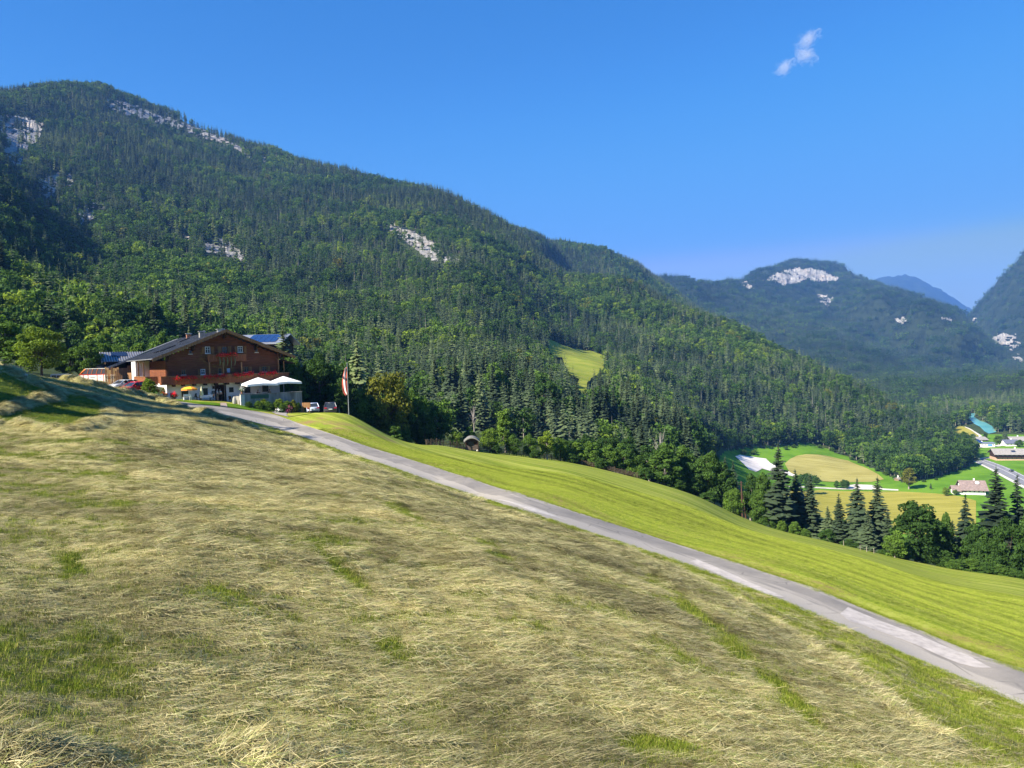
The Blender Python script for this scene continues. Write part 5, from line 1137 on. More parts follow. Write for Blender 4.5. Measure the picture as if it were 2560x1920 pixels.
for k in range(9): x = L_ - .05; y = .4 + k * .6; g.box(x - .02, x + .02, y - .02, y + .02, ztop, ztop + .85)
for z in (.3, .58, .83): g.box(L_ - .07, L_ - .03, .4, 5.2, ztop + z, ztop + z + .03)
g.build('railing', M_BLACK, ter)
s = G().box(1.35, 3.9, -.045, -.004, ztop - .62, ztop - .12).build('sign_board', plain('green_sign', (.035,.10,.06), .6, .3, 0, .15, 4), ter)
# faded lettering that the photo only shows as two pale rows
# parasols
def big_parasol(pxl, pxr, pxa, pya, pyl, pyr, pxp, lab, yy):
    xa, za = hl(pxa, pya, yy); xl, zl = hl(pxl, pyl, yy); xr_, zr_ = hl(pxr, pyr, yy); half = (xr_ - xl) / 2; ze = (zl + zr_) / 2 + .08; cx = (xl + xr_) / 2
    o = put('parasol', lab, 'parasol', hw(cx, yy, zfl), HROT, 'large white parasols on the terrace')
    a = za - zfl; e = ze - zfl; h = half * .97
    V = [(0, 0, a), (-h, -h, e), (h, -h, e), (h, h, e), (-h, h, e), (0, -h, e + .12), (h, 0, e + .12), (0, h, e + .12), (-h, 0, e + .12)]
    V += [(x, y, z - .05) for x, y, z in V]
    F = []
    rim = [1, 5, 2, 6, 3, 7, 4, 8]
    for k in range(8): F += [(0, rim[k], rim[(k+1) % 8]), (9, rim[(k+1) % 8] + 9, rim[k] + 9), (rim[k], rim[k] + 9, rim[(k+1) % 8] + 9, rim[(k+1) % 8])]
    mesh_obj('canopy', V, F, M_CANVAS, o)
    val = []; VF = []
    for k in range(8):
        p, q = V[rim[k]], V[rim[(k+1) % 8]]; i = len(val); val += [(p[0]*1.004, p[1]*1.004, p[2] - .02), (q[0]*1.004, q[1]*1.004, q[2] - .02), (q[0]*1.01, q[1]*1.01, q[2] - .30), (p[0]*1.01, p[1]*1.01, p[2] - .30)]; VF.append((i, i+1, i+2, i+3))
    mesh_obj('valance', val, VF, M_CANVAS, o)
    G().tube([(0, 0, 0), (0, 0, a)], .05, 8).build('pole', M_ZINC, o)
    g = G()
    for k in range(8): g.tube([(0, 0, a - .12), tuple(np.array(V[rim[k]]) * [.98, .98, 1] - [0, 0, .07])], .02, 4)
    g.build('rib', M_ZINC, o); G().box(-.4, .4, -.4, .4, .002, .10).build('base', M_CONC, o)
big_parasol(607, 685, 641, 943.5, 963.5, 958.5, 643, 'left of the two large white parasols on the terrace', -3.0)
big_parasol(673, 744, 705, 940.5, 958, 955, 707, 'right of the two large white parasols on the terrace', -2.3)
# yellow parasol, closed parasol, tables, chairs in front of the white wall
def gy(x, y): p = hw(x, y, 0); return float(gz(p[0], p[1])) - HZ0
def near_wall(px, y, py=985): x = hx(px, y, py); return x, gy(x, y)
x, z0 = near_wall(473.5, -2.2); o = put('parasol', 'yellow and orange garden parasol over the small white bench', 'parasol', hw(x, -2.2, z0), HROT + R(-8))
zt = hl(473, 966, -2.2)[1] - z0; zb = hl(473, 974, -2.2)[1] - z0; g = G(); n = 10; V = [(0, 0, zt)]; 
for ring_, (rr_, zz) in enumerate(((.62, zt - .10), (1.05, zb + .12))): V += [(rr_ * math.cos(2*math.pi*k/n), rr_ * math.sin(2*math.pi*k/n), zz) for k in range(n)]
F = [(0, 1 + k, 1 + (k+1) % n) for k in range(n)] + [(1 + k, 1 + n + k, 1 + n + (k+1) % n, 1 + (k+1) % n) for k in range(n)]
V += [(x_ * 1.0, y_, z_ - .22) for x_, y_, z_ in V[1+n:1+2*n]]; F += [(1+n+k, 1+2*n+k, 1+2*n+(k+1) % n, 1+n+(k+1) % n) for k in range(n)]
mesh_obj('canopy', V, F, [plain('yellow_fabric', (.80,.55,.04), .8, .1), plain('orange_fabric', (.75,.28,.05), .8, .1)], o, matidx=[(k % 3 == 0) * 1 for k in range(2*n)] + [1] * n)
G().tube([(0, 0, 0), (0, 0, zt)], .025, 6).build('pole', M_WHITE, o)
x, z0 = near_wall(504, -2.4); o = put('parasol', 'closed cream parasol standing by the covered table', 'parasol', hw(x, -2.4, z0)); zt = hl(504, 966.5, -2.4)[1] - z0; zb = hl(504, 988, -2.4)[1] - z0
G().tube([(0, 0, zb), (0, 0, zb + .1), (0, 0, zb + .6), (0, 0, zt)], [.27, .26, .2, .03], 9).build('canopy', plain('cream_fabric', (.66,.62,.38), .8, .1), o); G().tube([(0, 0, 0), (0, 0, zt + .08)], .03, 6).build('pole', M_WHITE, o)
def table(px, y, w, d, h, lab, mat, cloth=None):
    x, z0 = near_wall(px, y); o = put('garden_table', lab, 'table', hw(x, y, z0)); G().box(-w/2, w/2, -d/2, d/2, h - .05, h).build('tabletop', mat, o)
    for sx in (-1, 1):
        for sy in (-1, 1): G().box(sx*(w/2-.12)-.03, sx*(w/2-.12)+.03, sy*(d/2-.1)-.03, sy*(d/2-.1)+.03, -.1, h - .052).build('leg', mat, o)
    return o, x, z0
to, tx, tz = table(514, -2.1, 1.5, .8, .74, 'garden table with a long pale cloth beside the farmhouse door', M_GREYW)
c_ = G(); c_.box(-.80, .80, -.44, .44, .745, .76).box(-.80, .80, -.445, -.43, .42, .744).box(-.80, .80, .43, .445, .42, .744).box(-.815, -.80, -.44, .44, .38, .744).box(.80, .815, -.44, .44, .38, .744)
cl = empty('tablecloth', tuple(hw(tx, -2.1, tz)), HROT); tag(cl, 'pale bluish cloth covering the table by the closed parasol', 'tablecloth'); c_.build('cloth', plain('pale_cloth', (.58,.60,.68), .9, .1), cl)
def bench(px, y, w, lab, mat, rz=0):
    x, z0 = near_wall(px, y); o = put('garden_bench', lab, 'bench', hw(x, y, z0), HROT + rz); G().box(-w/2, w/2, -.2, .2, .42, .47).build('seat', mat, o); G().box(-w/2, w/2, .17, .21, .55, .85).build('backrest', mat, o)
    for sx in (-1, 1): G().box(sx*(w/2-.08)-.04, sx*(w/2-.08)+.04, -.18, .2, -.1, .42).box(sx*(w/2-.08)-.03, sx*(w/2-.08)+.03, .16, .2, .42, .85).build('leg', mat, o)
bench(468, -2.6, 1.05, 'small white bench under the yellow parasol', M_WHITE, math.pi)
def chair(px, y, lab, mat, rz, sc=1.0):
    x, z0 = near_wall(px, y); o = put('garden_chair', lab, 'chair', hw(x, y, z0), HROT + rz, 'garden chairs by the farmhouse wall'); G().box(-.24, .24, -.24, .24, .42, .46).build('seat', mat, o); G().hexa([(-.24,.2,.47),(.24,.2,.47),(.24,.24,.47),(-.24,.24,.47),(-.22,.32,.95),(.22,.32,.95),(.22,.36,.95),(-.22,.36,.95)]).build('backrest', mat, o)
    for sx in (-1, 1):
        for sy in (-1, 1): G().box(sx*.2-.02, sx*.2+.02, sy*.2-.02, sy*.2+.02, -.08, .418).build('leg', mat, o)
M_DGREEN = plain('dark_green_paint', (.04,.08,.055), .5, .3)
chair(484.5, -2.0, 'dark green garden chair right of the small white bench', M_DGREEN, R(-70)); chair(496, -2.0, 'dark chair at the left end of the covered table', M_DARKW, R(90)); chair(529, -2.2, 'dark chair at the right end of the covered table', M_DARKW, R(-80)); chair(578, -1.9, 'dark chair right of the farmhouse door', M_DARKW, R(30))
# wall ornaments
x, z = hl(533.5, 967); o = put('wall_trophy', 'dark antler trophy on the white wall left of the door', 'trophy', hw(x, -.02, z)); G().box(-.14, .14, -.07, -.002, -.30, .10).hexa([(-.08,-.2,-.2),(.08,-.2,-.2),(.08,-.072,-.2),(-.08,-.072,-.2),(-.06,-.16,.06),(.06,-.16,.06),(.06,-.072,.06),(-.06,-.072,.06)]).build('mount', M_DARKW, o)
G().tube([(-.05,-.12,.06),(-.24,-.2,.22),(-.2,-.22,.48)], .03, 5).tube([(.05,-.12,.06),(.24,-.2,.22),(.2,-.22,.48)], .03, 5).build('antlers', M_DARKW, o)
x, z = hl(533.5, 980.5); o = put('wall_plaque', 'small dark framed plaque below the antler trophy', 'plaque', hw(x, -.02, z)); G().box(-.24, .24, -.05, -.001, -.2, .2).build('frame', M_DARKW, o); G().box(-.17, .17, -.056, -.051, -.13, .13).build('plate', plain('grey_plate', (.25,.25,.24), .5, .3), o)
for px, sc, lb in ((392.5, 1, 'round dark wreath at the left of the white wall'), (408, 1, 'round dark wreath nearer the orange flower tub')):
    x, z = hl(px, 977, -.1); o = put('wall_wreath', lb, 'wreath', hw(x, -.15, z), HROT, 'wreaths on the farmhouse wall'); leafcloud('leaves', [(0.22*math.cos(a), 0, .22*math.sin(a)) for a in np.linspace(0, 6.28, 12)], 160, .06, plain('dry_leaves', (.10,.06,.035), .8, .1), o, 5, .07)
# planters and flowers
def flower_tub(px, d, r, h, mat, lab, seed, n=420, leafn=200, tub=M_TRIM, rad=.35, cat='flower tub', grp='flower tubs by the farmhouse'):
    p = gpt(px, d, 990); o = put('flower_tub', lab, cat, p, HROT, grp); G().tube([(0, 0, -.2), (0, 0, h)], [r * .8, r], 10).build('tub', tub, o)
    c = [(math.cos(a) * rad * q, math.sin(a) * rad * q, h + .15 + .3 * (1 - q)) for a in np.linspace(0, 6, 7) for q in (.3, .9)]
    leafcloud('leaves', np.array(c) - [0, 0, .12], leafn, .09, M_GREENFL, o, seed, .12); leafcloud('blossoms', c, n, .07, mat, o, seed + 1, .15); return o
flower_tub(433, 101.5, .34, .42, M_RED, 'terracotta tub of bright red flowers in front of the white wall', 601, tub=M_BRICK)
flower_tub(408, 100.5, .34, .4, M_ORANGE, 'tub of orange flowers near the left corner of the white wall', 611, tub=M_BRICK)
pt0 = flower_tub(612, 103.2, .16, .26, M_WHITEFL, 'small pot of pale flowers standing on the terrace pillar', 621, 90, 90, M_BRICK, .14)
pt0.location = tuple(hw(txa + .2, TY + .18, ztop + .12 + .2))
p = gpt(384, 99.5, 990); o = put('stone_trough', 'long pale stone trough left of the orange flower tub', 'trough', p); G().box(-1.1, 1.1, -.3, .3, -.3, .42).build('basin', plain('pale_stone', (.60,.56,.50), .9, .1, 0, .15, 3), o); leafcloud('leaves', [(k * .3 - .9, 0, .5) for k in range(7)], 160, .08, M_GREENFL, o, 9, .12)
p = gpt(421, 101.2, 990); o = put('garden_stone', 'pale rounded stone between the orange and the red flower tubs', 'stone', p); G().ball((0, 0, .3), (.4, .35, .55), 9, 6).build('rock', plain('pale_rock', (.62,.60,.55), .95, .1, 0, .2, 4, .4), o, True)
p = gpt(586, 104.8, 1000); o = put('garden_stone', 'grey upright stone right of the farmhouse door', 'stone', p); G().ball((0, 0, .4), (.28, .3, .7), 8, 6).build('rock', plain('grey_rock', (.36,.36,.33), .95, .1, 0, .2, 4, .4), o, True)
# ------------------------------------------------------------------ people
M_SKIN = plain('skin', (.55,.33,.24), .6, .3, 0, .05, 4); M_HAIR = plain('dark_hair', (.03,.022,.018), .7, .2)
def skinbody(name, verts, edges, rad, mat, parent, root=0):
    me = bpy.data.meshes.new(name); me.from_pydata(verts, edges, []); o = bpy.data.objects.new(name, me); COL.objects.link(o)
    o.modifiers.new('s', 'SKIN'); me.skin_vertices[0].data[root].use_root = True
    for k, r in enumerate(rad): me.skin_vertices[0].data[k].radius = (r, r) if np.isscalar(r) else r
    sb = o.modifiers.new('d', 'SUBSURF'); sb.levels = 1; sb.render_levels = 1
    dg = bpy.context.evaluated_depsgraph_get(); m2 = bpy.data.meshes.new_from_object(o.evaluated_get(dg)); o.modifiers.clear(); o.data = m2; m2.name = name; bpy.data.meshes.remove(me)
    m2.materials.clear(); m2.materials.append(mat); m2.polygons.foreach_set('use_smooth', np.ones(len(m2.polygons), bool)); o.parent = parent; return o
def person(p, rz, label, shirt, trousers, bare_legs=False, seated=False, lean=.0):
    o = put('person', label, 'person', p, rz)
    hip = .92 if not seated else .48; L = lean; lower = hip - 0
    sh = hip + .50; nk = hip + .56; hd = hip + .70
    kneeL, kneeR = ((-.11, .02, .48), (.11, -.06, .49)) if not seated else ((-.12, -.42, .47), (.12, -.42, .47))
    ftL, ftR = ((-.12, .04, .06), (.12, -.02, .06)) if not seated else ((-.12, -.42, .06), (.12, -.40, .06))
    y1 = -L * .5; y2 = -L
    V = [(0, 0, hip), (0, y1, hip + .25), (0, y2, sh), (0, y2 - .01, nk), (0, y2 - .03, hd), (0, y2 - .03, hd + .11), (-.10, 0, hip - .06), kneeL, ftL, (.10, 0, hip - .06), kneeR, ftR,
         (-.19, y2, sh - .03), (-.25, y2 - .06, sh - .30), (-.20, y2 - .22, sh - .46), (.19, y2, sh - .03), (.26, y2 - .02, sh - .30), (.22, y2 - .2, sh - .40), (ftL[0], ftL[1] - .14, .04), (ftR[0], ftR[1] - .14, .04), (-.19, y2 - .29, sh - .50), (.20, y2 - .27, sh - .42)]
    E = [(0,1),(1,2),(2,3),(3,4),(4,5),(0,6),(6,7),(7,8),(0,9),(9,10),(10,11),(2,12),(12,13),(13,14),(2,15),(15,16),(16,17),(8,18),(11,19),(14,20),(17,21)]
    rad = [.15,.135,.14,.055,.09,.085,.095,.062,.042,.095,.062,.042,.06,.045,.034,.06,.045,.034,.035,.035,.03,.03]
    skinbody('body', V, E, rad, M_SKIN, o)
    k = 1.13
    skinbody('shirt', [V[0], V[1], V[2], (V[3][0], V[3][1], V[3][2] - .03), V[12], tuple((np.array(V[13]) * .6 + np.array(V[12]) * .4)), V[15], tuple((np.array(V[16]) * .6 + np.array(V[15]) * .4))], [(0,1),(1,2),(2,3),(2,4),(4,5),(2,6),(6,7)], [.165,.15,.155,.065,.073,.06,.073,.06], shirt, o)
    e1 = V[7] if bare_legs else tuple(np.array(V[8]) + [0, 0, .06]); e2 = V[10] if bare_legs else tuple(np.array(V[11]) + [0, 0, .06])
    tv = [(0, 0, hip + .04), V[6], V[7], V[9], V[10]] if bare_legs else [(0, 0, hip + .04), V[6], V[7], V[9], V[10], e1, e2]
    te = [(0,1),(1,2),(0,3),(3,4)] + ([] if bare_legs else [(2,5),(4,6)])
    skinbody('trousers', tv, te, [.168,.112,.082,.112,.082] + ([] if bare_legs else [.065,.065]), trousers, o)
    G().ball((0, y2 - .015, hd + .10), (.098, .108, .11), 10, 7).build('hair', M_HAIR, o, True)
    return o
def on_front(px, y): x = hx(px, y, 990); return hw(x, y, gy(x, y))
person(on_front(543.5, -1.4), HROT + R(60), 'person in a grey shirt and shorts standing left of the door', plain('grey_shirt', (.38,.40,.40), .8, .1), plain('khaki_shorts', (.25,.21,.16), .8, .1), True)
person(on_front(553.5, -1.0), HROT + R(-75), 'person in a white shirt and dark trousers bending forward in the doorway', M_WHITE, plain('dark_trousers', (.03,.03,.035), .8, .1), False, False, .16)
for px, rz, lb, m_ in ((645.5, 170, 'person in dark red sitting on the terrace below the left white parasol', plain('dark_red_cloth', (.16,.03,.03), .8, .1)), (674, 20, 'person in dark clothes sitting on the terrace near the right window', plain('dark_cloth', (.06,.045,.04), .8, .1))):
    x = hx(px, -2.6, 980); person(hw(x, -2.6, zfl + .12), HROT + R(rz), lb, m_, m_, False, True)
    pc = hw(x, -2.6, zfl); o = put('terrace_chair', 'dark wooden chair under the ' + lb.split(' sitting')[0], 'chair', pc, HROT + R(rz), 'chairs on the terrace'); G().box(-.25, .25, -.25, .22, .44, .48).build('seat', M_DARKW, o); G().box(-.25, .25, .22, .26, .50, 1.0).build('backrest', M_DARKW, o)
    for sx in (-1, 1):
        for sy in (-1, 1): G().box(sx*.2-.025, sx*.2+.025, sy*.2-.025, sy*.2+.025, 0, .438).build('leg', M_DARKW, o)
x = hx(660, -2.7, 985); o = put('terrace_table', 'low wooden table between the two people sitting on the terrace', 'table', hw(x, -2.7, zfl)); G().box(-.7, .7, -.4, .4, .70, .75).build('tabletop', M_TRIM, o)
for sx in (-1, 1): G().box(sx*.5-.04, sx*.5+.04, -.3, .3, 0, .698).build('leg', M_TRIM, o)
# ------------------------------------------------------------------ vehicles
M_TYRE = plain('tyre_rubber', (.018,.018,.019), .8, .2); M_RIM = plain('wheel_rim', (.45,.46,.48), .35, .5, .7); M_LAMP = plain('lamp_glass', (.75,.75,.78), .2, .5); M_TAIL = plain('tail_lamp', (.35,.015,.02), .25, .5); M_PLATE = plain('number_plate', (.72,.72,.70), .5, .3); M_TRIMB = plain('black_trim', (.025,.025,.028), .5, .3)
def paint(name, c):
    t = NT(name, .28, .5); t.b.inputs['Coat Weight'].default_value = .6; t.b.inputs['Coat Roughness'].default_value = .06; return t.color(t.ramp(t.noise(3, 2), [(.3, tuple(q * .92 for q in c)), (.7, c)]))
def car(name, label, p, rz, col, L=4.5, W=1.86, H=1.66):
    o = put(name, label, 'car', p, rz, 'cars parked at the farmhouse'); M_ = paint(name + '_paint', col); w = W / 2; a = L / 2
    # body shell: side outline stations from nose (-y) to tail (+y)
    st = [(-a, .62, .42, .30, .72), (-a + .12, .92, .32, .26, .82), (-a + .55, .97, .26, .22, .96), (-a + 1.15, 1, .24, .22, 1.03), (-.3, 1, .24, .22, 1.06), (a - .9, 1, .24, .22, 1.09), (a - .25, .97, .28, .24, 1.12), (a - .02, .90, .36, .3, 1.06)]
    V = []; F = []
    for y, ws, zb, z1, zt in st: V += [(-w*ws*.88, y, zb), (-w*ws, y, zb + .2), (-w*ws*1.0, y, zt - .16), (-w*ws*.90, y, zt), (w*ws*.90, y, zt), (w*ws*1.0, y, zt - .16), (w*ws, y, zb + .2), (w*ws*.88, y, zb)]
    n = 8
    for k in range(len(st) - 1):
        for i in range(n): F.append((k*n+i, k*n+(i+1) % n, (k+1)*n+(i+1) % n, (k+1)*n+i))
    F += [tuple(range(n)), tuple(range((len(st)-1)*n + n - 1, (len(st)-1)*n - 1, -1))]
    gb = G(); gb.v = V; gb.f = F; gb.build('body', M_, o, True)
    # roof on pillars, glass between
    yr0, yr1, yc0, yc1 = -a + 1.95, a - .62, -a + 1.05, a - .12; zr = H; zb = 1.03
    G().hexa([(-w*.74, yr0, zr - .09), (w*.74, yr0, zr - .09), (w*.72, yr1, zr - .07), (-w*.72, yr1, zr - .07), (-w*.66, yr0 + .12, zr), (w*.66, yr0 + .12, zr), (w*.64, yr1 - .05, zr - .01), (-w*.64, yr1 - .05, zr - .01)]).build('roof', M_, o, True)
    gp = G()
    for s in (-1, 1):
        gp.tube([(s*w*.88, yc0, zb), (s*w*.725, yr0, zr - .05)], .045, 5).tube([(s*w*.90, yc1, zb + .05), (s*w*.705, yr1, zr - .05)], .06, 5).tube([(s*w*.90, .15, zb), (s*w*.73, .15, zr - .05)], .045, 5).tube([(s*w*.90, a - 1.05, zb), (s*w*.72, a - 1.05, zr - .05)], .05, 5)
    gp.build('pillars', M_, o)
    G().hexa([(-w*.86, yc0, zb), (w*.86, yc0, zb), (w*.86, yc0 + .03, zb), (-w*.86, yc0 + .03, zb), (-w*.71, yr0, zr - .1), (w*.71, yr0, zr - .1), (w*.71, yr0 + .03, zr - .1), (-w*.71, yr0 + .03, zr - .1)]).build('windscreen', M_GLASS, o)
    G().hexa([(-w*.84, yc1 - .03, zb + .06), (w*.84, yc1 - .03, zb + .06), (w*.84, yc1, zb + .06), (-w*.84, yc1, zb + .06), (-w*.68, yr1 - .03, zr - .1), (w*.68, yr1 - .03, zr - .1), (w*.68, yr1, zr - .1), (-w*.68, yr1, zr - .1)]).build('rear_window', M_GLASS, o)
    for s in (-1, 1):
        for ya, yb, ta, tb in ((yc0 + .1, .13, yr0 + .05, .13), (.17, a - 1.08, .17, a - 1.08), (a - 1.02, yc1 - .08, a - 1.02, yr1 - .08)):
            xo, xi = s*w*.885, s*w*.725; G().hexa([(xo - s*.02, ya, zb), (xo - s*.02, yb, zb), (xo, yb, zb), (xo, ya, zb), (xi - s*.02, ta, zr - .1), (xi - s*.02, tb, zr - .1), (xi, tb, zr - .1), (xi, ta, zr - .1)]).build('side_window', M_GLASS, o)
        G().box(s*w*.97 - .09, s*w*.97 + .09, yc0 + .42, yc0 + .54, 1.02, 1.16).build('mirror', M_, o)
        G().hexa([(s*w*.45, -a - .01, .66), (s*w*.88, -a + .10, .66), (s*w*.88, -a + .3, .66), (s*w*.45, -a + .2, .66), (s*w*.48, -a + .05, .80), (s*w*.90, -a + .16, .82), (s*w*.9, -a + .3, .82), (s*w*.48, -a + .2, .80)]).build('headlight', M_LAMP, o)
        G().hexa([(s*w*.52, a - .10, .86), (s*w*.91, a - .10, .86), (s*w*.91, a + .012, .86), (s*w*.52, a + .012, .86), (s*w*.56, a - .12, 1.04), (s*w*.92, a - .12, 1.06), (s*w*.92, a - .01, 1.06), (s*w*.56, a - .01, 1.04)]).build('tail_light', M_TAIL, o)
        for y in (-a + .86, a - .86):
            ty = G(); ty.prism([(y + .35 * math.cos(t), .34 + .35 * math.sin(t)) for t in np.linspace(0, 2*math.pi, 17)[:-1]], 0, s*(w - .20), s*(w + .015)); wh = ty.build('wheel', M_TYRE, o)
            G().prism([(y + .23 * math.cos(t), .34 + .23 * math.sin(t)) for t in np.linspace(0, 2*math.pi, 13)[:-1]], 0, s*(w + .016), s*(w + .03)).build('rim', M_RIM, wh)
    G().box(-.26, .26, a - .015, a + .016, .70, .82).build('number_plate', M_PLATE, o); G().box(-.26, .26, -a - .022, -a + .05, .40, .51).build('number_plate', M_PLATE, o)
    G().box(-w*.8, w*.8, a - .15, a + .02, .34, .52).build('rear_bumper', M_TRIMB, o); G().box(-w*.6, w*.6, -a - .012, -a + .12, .52, .66).build('grille', M_TRIMB, o)
    return o
def face(deg): return R(-deg)            # heading as compass bearing of the car's tail (+y)
pr = gpt(337, 100.5, 985); car('red_car', 'red car parked nose forward beside the green bush', pr + [0, 0, .1], R(-22), (.55, .012, .018), 4.3, 1.85, 1.62)
ps = gpt(309, 106.5, 975); car('silver_car', 'silver car parked behind the red car', ps + [0, 0, .1], R(-22), (.50, .52, .55), 4.3, 1.8, 1.55)
pw = gpt(781, 111.5, 1025); car('white_car', 'white car parked tail forward under the trees by the terrace', pw, R(18) + math.pi * 0, (.55, .62, .78), 4.4, 1.9, 1.66)
pd = gpt(826, 110.0, 1023); car('dark_grey_car', 'dark grey car parked tail forward nearest the flagpole', pd, R(14), (.045, .045, .055), 4.7, 1.92, 1.70)
for c_ in (bpy.data.objects['white_car'], bpy.data.objects['dark_grey_car']): c_.rotation_euler.z += math.pi
# hay wagon and tractor on the left
pt_ = gpt(243, 112, 960); pt_[2] = P(243, 967, 112)[2]; wg = put('loader_wagon', 'red hay wagon with white side panels and open slatted top', 'wagon', pt_, R(-9))
M_REDP = paint('wagon_red', (.50, .03, .02)); M_ORNG = paint('wagon_orange', (.85, .22, .03)); M_PANEL = plain('white_panels', (.74,.73,.68), .5, .3); M_NET = plain('dark_mesh', (.05,.05,.065), .8, .1, 0, .3, 9)
G().box(-2.0, 3.1, -1.1, 1.1, .50, .62).box(-2.0, 3.1, -1.14, -1.06, .62, .72).box(3.1, 4.3, -.1, .1, .5, .62).build('chassis', M_REDP, wg)
xs = [-2.0, -1.35, -.55, .95, 2.05, 2.95]
for a_, b_ in zip(xs[:-1], xs[1:]): G().box(a_ + .05, b_ - .05, -1.16, -1.10, .78 if b_ > 0 else .9, 1.82).build('side_panel', M_PANEL, wg)
for a_, b_ in zip(xs[2:-1], xs[3:]): G().box(a_ + .35, b_ - .35, -1.168, -1.162, 1.42, 1.50).build('lettering', M_BLACK, wg)
for a_ in xs: G().box(a_ - .045, a_ + .045, -1.19, -1.09, .62, 1.90).build('upright', M_REDP, wg)
G().box(-2.0, 2.95, -1.2, -1.1, 1.84, 1.92).box(-2.0, 2.95, 1.1, 1.2, 1.84, 1.92).build('rail', M_REDP, wg)
G().box(-2.0, 2.95, 1.10, 1.14, .62, 1.84).build('far_side', M_PANEL, wg)
G().hexa([(-1.6,-1.13,1.93),(2.9,-1.13,1.93),(2.9,-1.11,1.93),(-1.6,-1.11,1.93),(-.9,-1.02,2.72),(2.75,-1.02,2.72),(2.75,-1.0,2.72),(-.9,-1.0,2.72)]).build('mesh_side', M_NET, wg)
for a_ in (-.6, .1, .9, 1.7, 2.5): G().tube([(a_ - .1, -1.16, 1.92), (a_ + .1, -1.04, 2.74)], .035, 5).tube([(a_ - .1, 1.16, 1.92), (a_ + .1, 1.04, 2.74)], .035, 5).tube([(a_ + .1, -1.04, 2.74), (a_ + .1, 1.04, 2.74)], .03, 5).build('hoop', M_ORNG, wg)
G().box(-1.1, 2.8, -1.07, -1.0, 2.73, 2.79).build('top_rail', M_PANEL, wg)
g = G(); g.hexa([(-2.55,-1.15,.75),(-2.0,-1.15,.62),(-2.0,1.15,.62),(-2.55,1.15,.75),(-2.45,-1.15,1.3),(-2.02,-1.15,1.9),(-2.02,1.15,1.9),(-2.45,1.15,1.3)]).hexa([(-2.45,-1.15,1.32),(-2.03,-1.15,1.92),(-2.03,1.15,1.92),(-2.45,1.15,1.32),(-1.25,-1.0,2.74),(-.95,-1.0,2.74),(-.95,1.0,2.74),(-1.25,1.0,2.74)]); g.build('tailgate', M_ORNG, wg)
for s in (-1, 1):
    for y in (.35, 1.45): wh = G().prism([(y + .44 * math.cos(t), .32 + .44 * math.sin(t)) for t in np.linspace(0, 2*math.pi, 17)[:-1]], 1, s*.78, s*1.02)
    wh = None
def disc_wheel(parent, x, y0, y1, r, zc):
    g = G(); g.prism([(x + r * math.cos(t), zc + r * math.sin(t)) for t in np.linspace(0, 2*math.pi, 17)[:-1]], 1, y0, y1); w_ = g.build('wheel', M_TYRE, parent); s = -1 if y0 < 0 else 1
    ya = min(y0, y1) - .012 if s < 0 else max(y0, y1) + .002; G().prism([(x + r*.55 * math.cos(t), zc + r*.55 * math.sin(t)) for t in np.linspace(0, 2*math.pi, 13)[:-1]], 1, ya, ya + .01).build('rim', M_RIM, w_)
for x_ in (.3, 1.3):
    for s in (-1, 1): disc_wheel(wg, x_, s * .80, s * 1.04, .45, .10)
ptr = gpt(268, 114, 960); ptr[2] = P(268, 972, 114)[2]; tr = put('tractor', 'red tractor with pale cab roof in front of the hay wagon', 'tractor', ptr, R(-9))
G().box(-.2, 1.9, -.38, .38, .75, 1.45).box(1.9, 2.0, -.3, .3, .8, 1.35).build('bonnet', M_REDP, tr); G().box(-1.2, -.2, -.62, .62, .7, 1.25).build('body', M_REDP, tr)
G().box(-1.15, -.15, -.6, .6, 1.26, 2.15).build('cab_glass', M_GLASS, tr); G().box(-1.3, -.05, -.72, .72, 2.152, 2.28).build('cab_roof', M_WHITE, tr); G().tube([(.5, .2, 1.45), (.5, .2, 2.2)], .04, 6).build('exhaust', M_BLACK, tr)
for s in (-1, 1): disc_wheel(tr, -.75, s * .66, s * 1.0, .75, .68); disc_wheel(tr, 1.35, s * .55, s * .82, .48, .42); G().box(-1.4, -.1, min(s*.63, s*1.02), max(s*.63, s*1.02), 1.46, 1.52).build('mudguard', M_REDP, tr)
# white rounded van beyond the crest and a pale board
pv = gpt(155, 118, 950); pv[2] = P(155, 960, 118)[2]; vn = put('white_van', 'white rounded van half hidden behind the hay crest', 'van', pv, R(4)); M_VAN = paint('van_white', (.72, .74, .76))
g = G(); g.prism([(-1.3, .45), (1.25, .45), (1.28, 1.0), (1.1, 1.5), (.7, 1.62), (-.9, 1.66), (-1.25, 1.55), (-1.32, 1.0)], 1, -.9, .9); g.build('body', M_VAN, vn)
for a_, b_ in ((-1.1, -.4), (-.32, .38)): G().box(a_, b_, -.915, -.89, 1.02, 1.42).build('side_window', M_GLASS, vn)
G().hexa([(.5,-.918,1.0),(1.15,-.918,1.0),(1.15,-.88,1.0),(.5,-.88,1.0),(.5,-.918,1.42),(.98,-.918,1.42),(.98,-.88,1.42),(.5,-.88,1.42)]).build('side_window', M_GLASS, vn)
for x_ in (-.8, .8):
    for s in (-1, 1): disc_wheel(vn, x_, s * .70, s * .91, .32, .34)
pb = gpt(58, 64.5, 925); o = put('plank_trough', 'pale weathered plank trough on the hill crest at the left', 'trough', pb + [0, 0, .02], R(-12)); G().box(-.32, .32, -.14, .14, .10, .26).build('board', plain('pale_planks', (.5,.47,.42), .9, .1, 0, .2, 6), o); G().box(-.26, -.2, -.1, .1, -.1, .098).box(.2, .26, -.1, .1, -.1, .098).build('leg', M_GREYW, o)
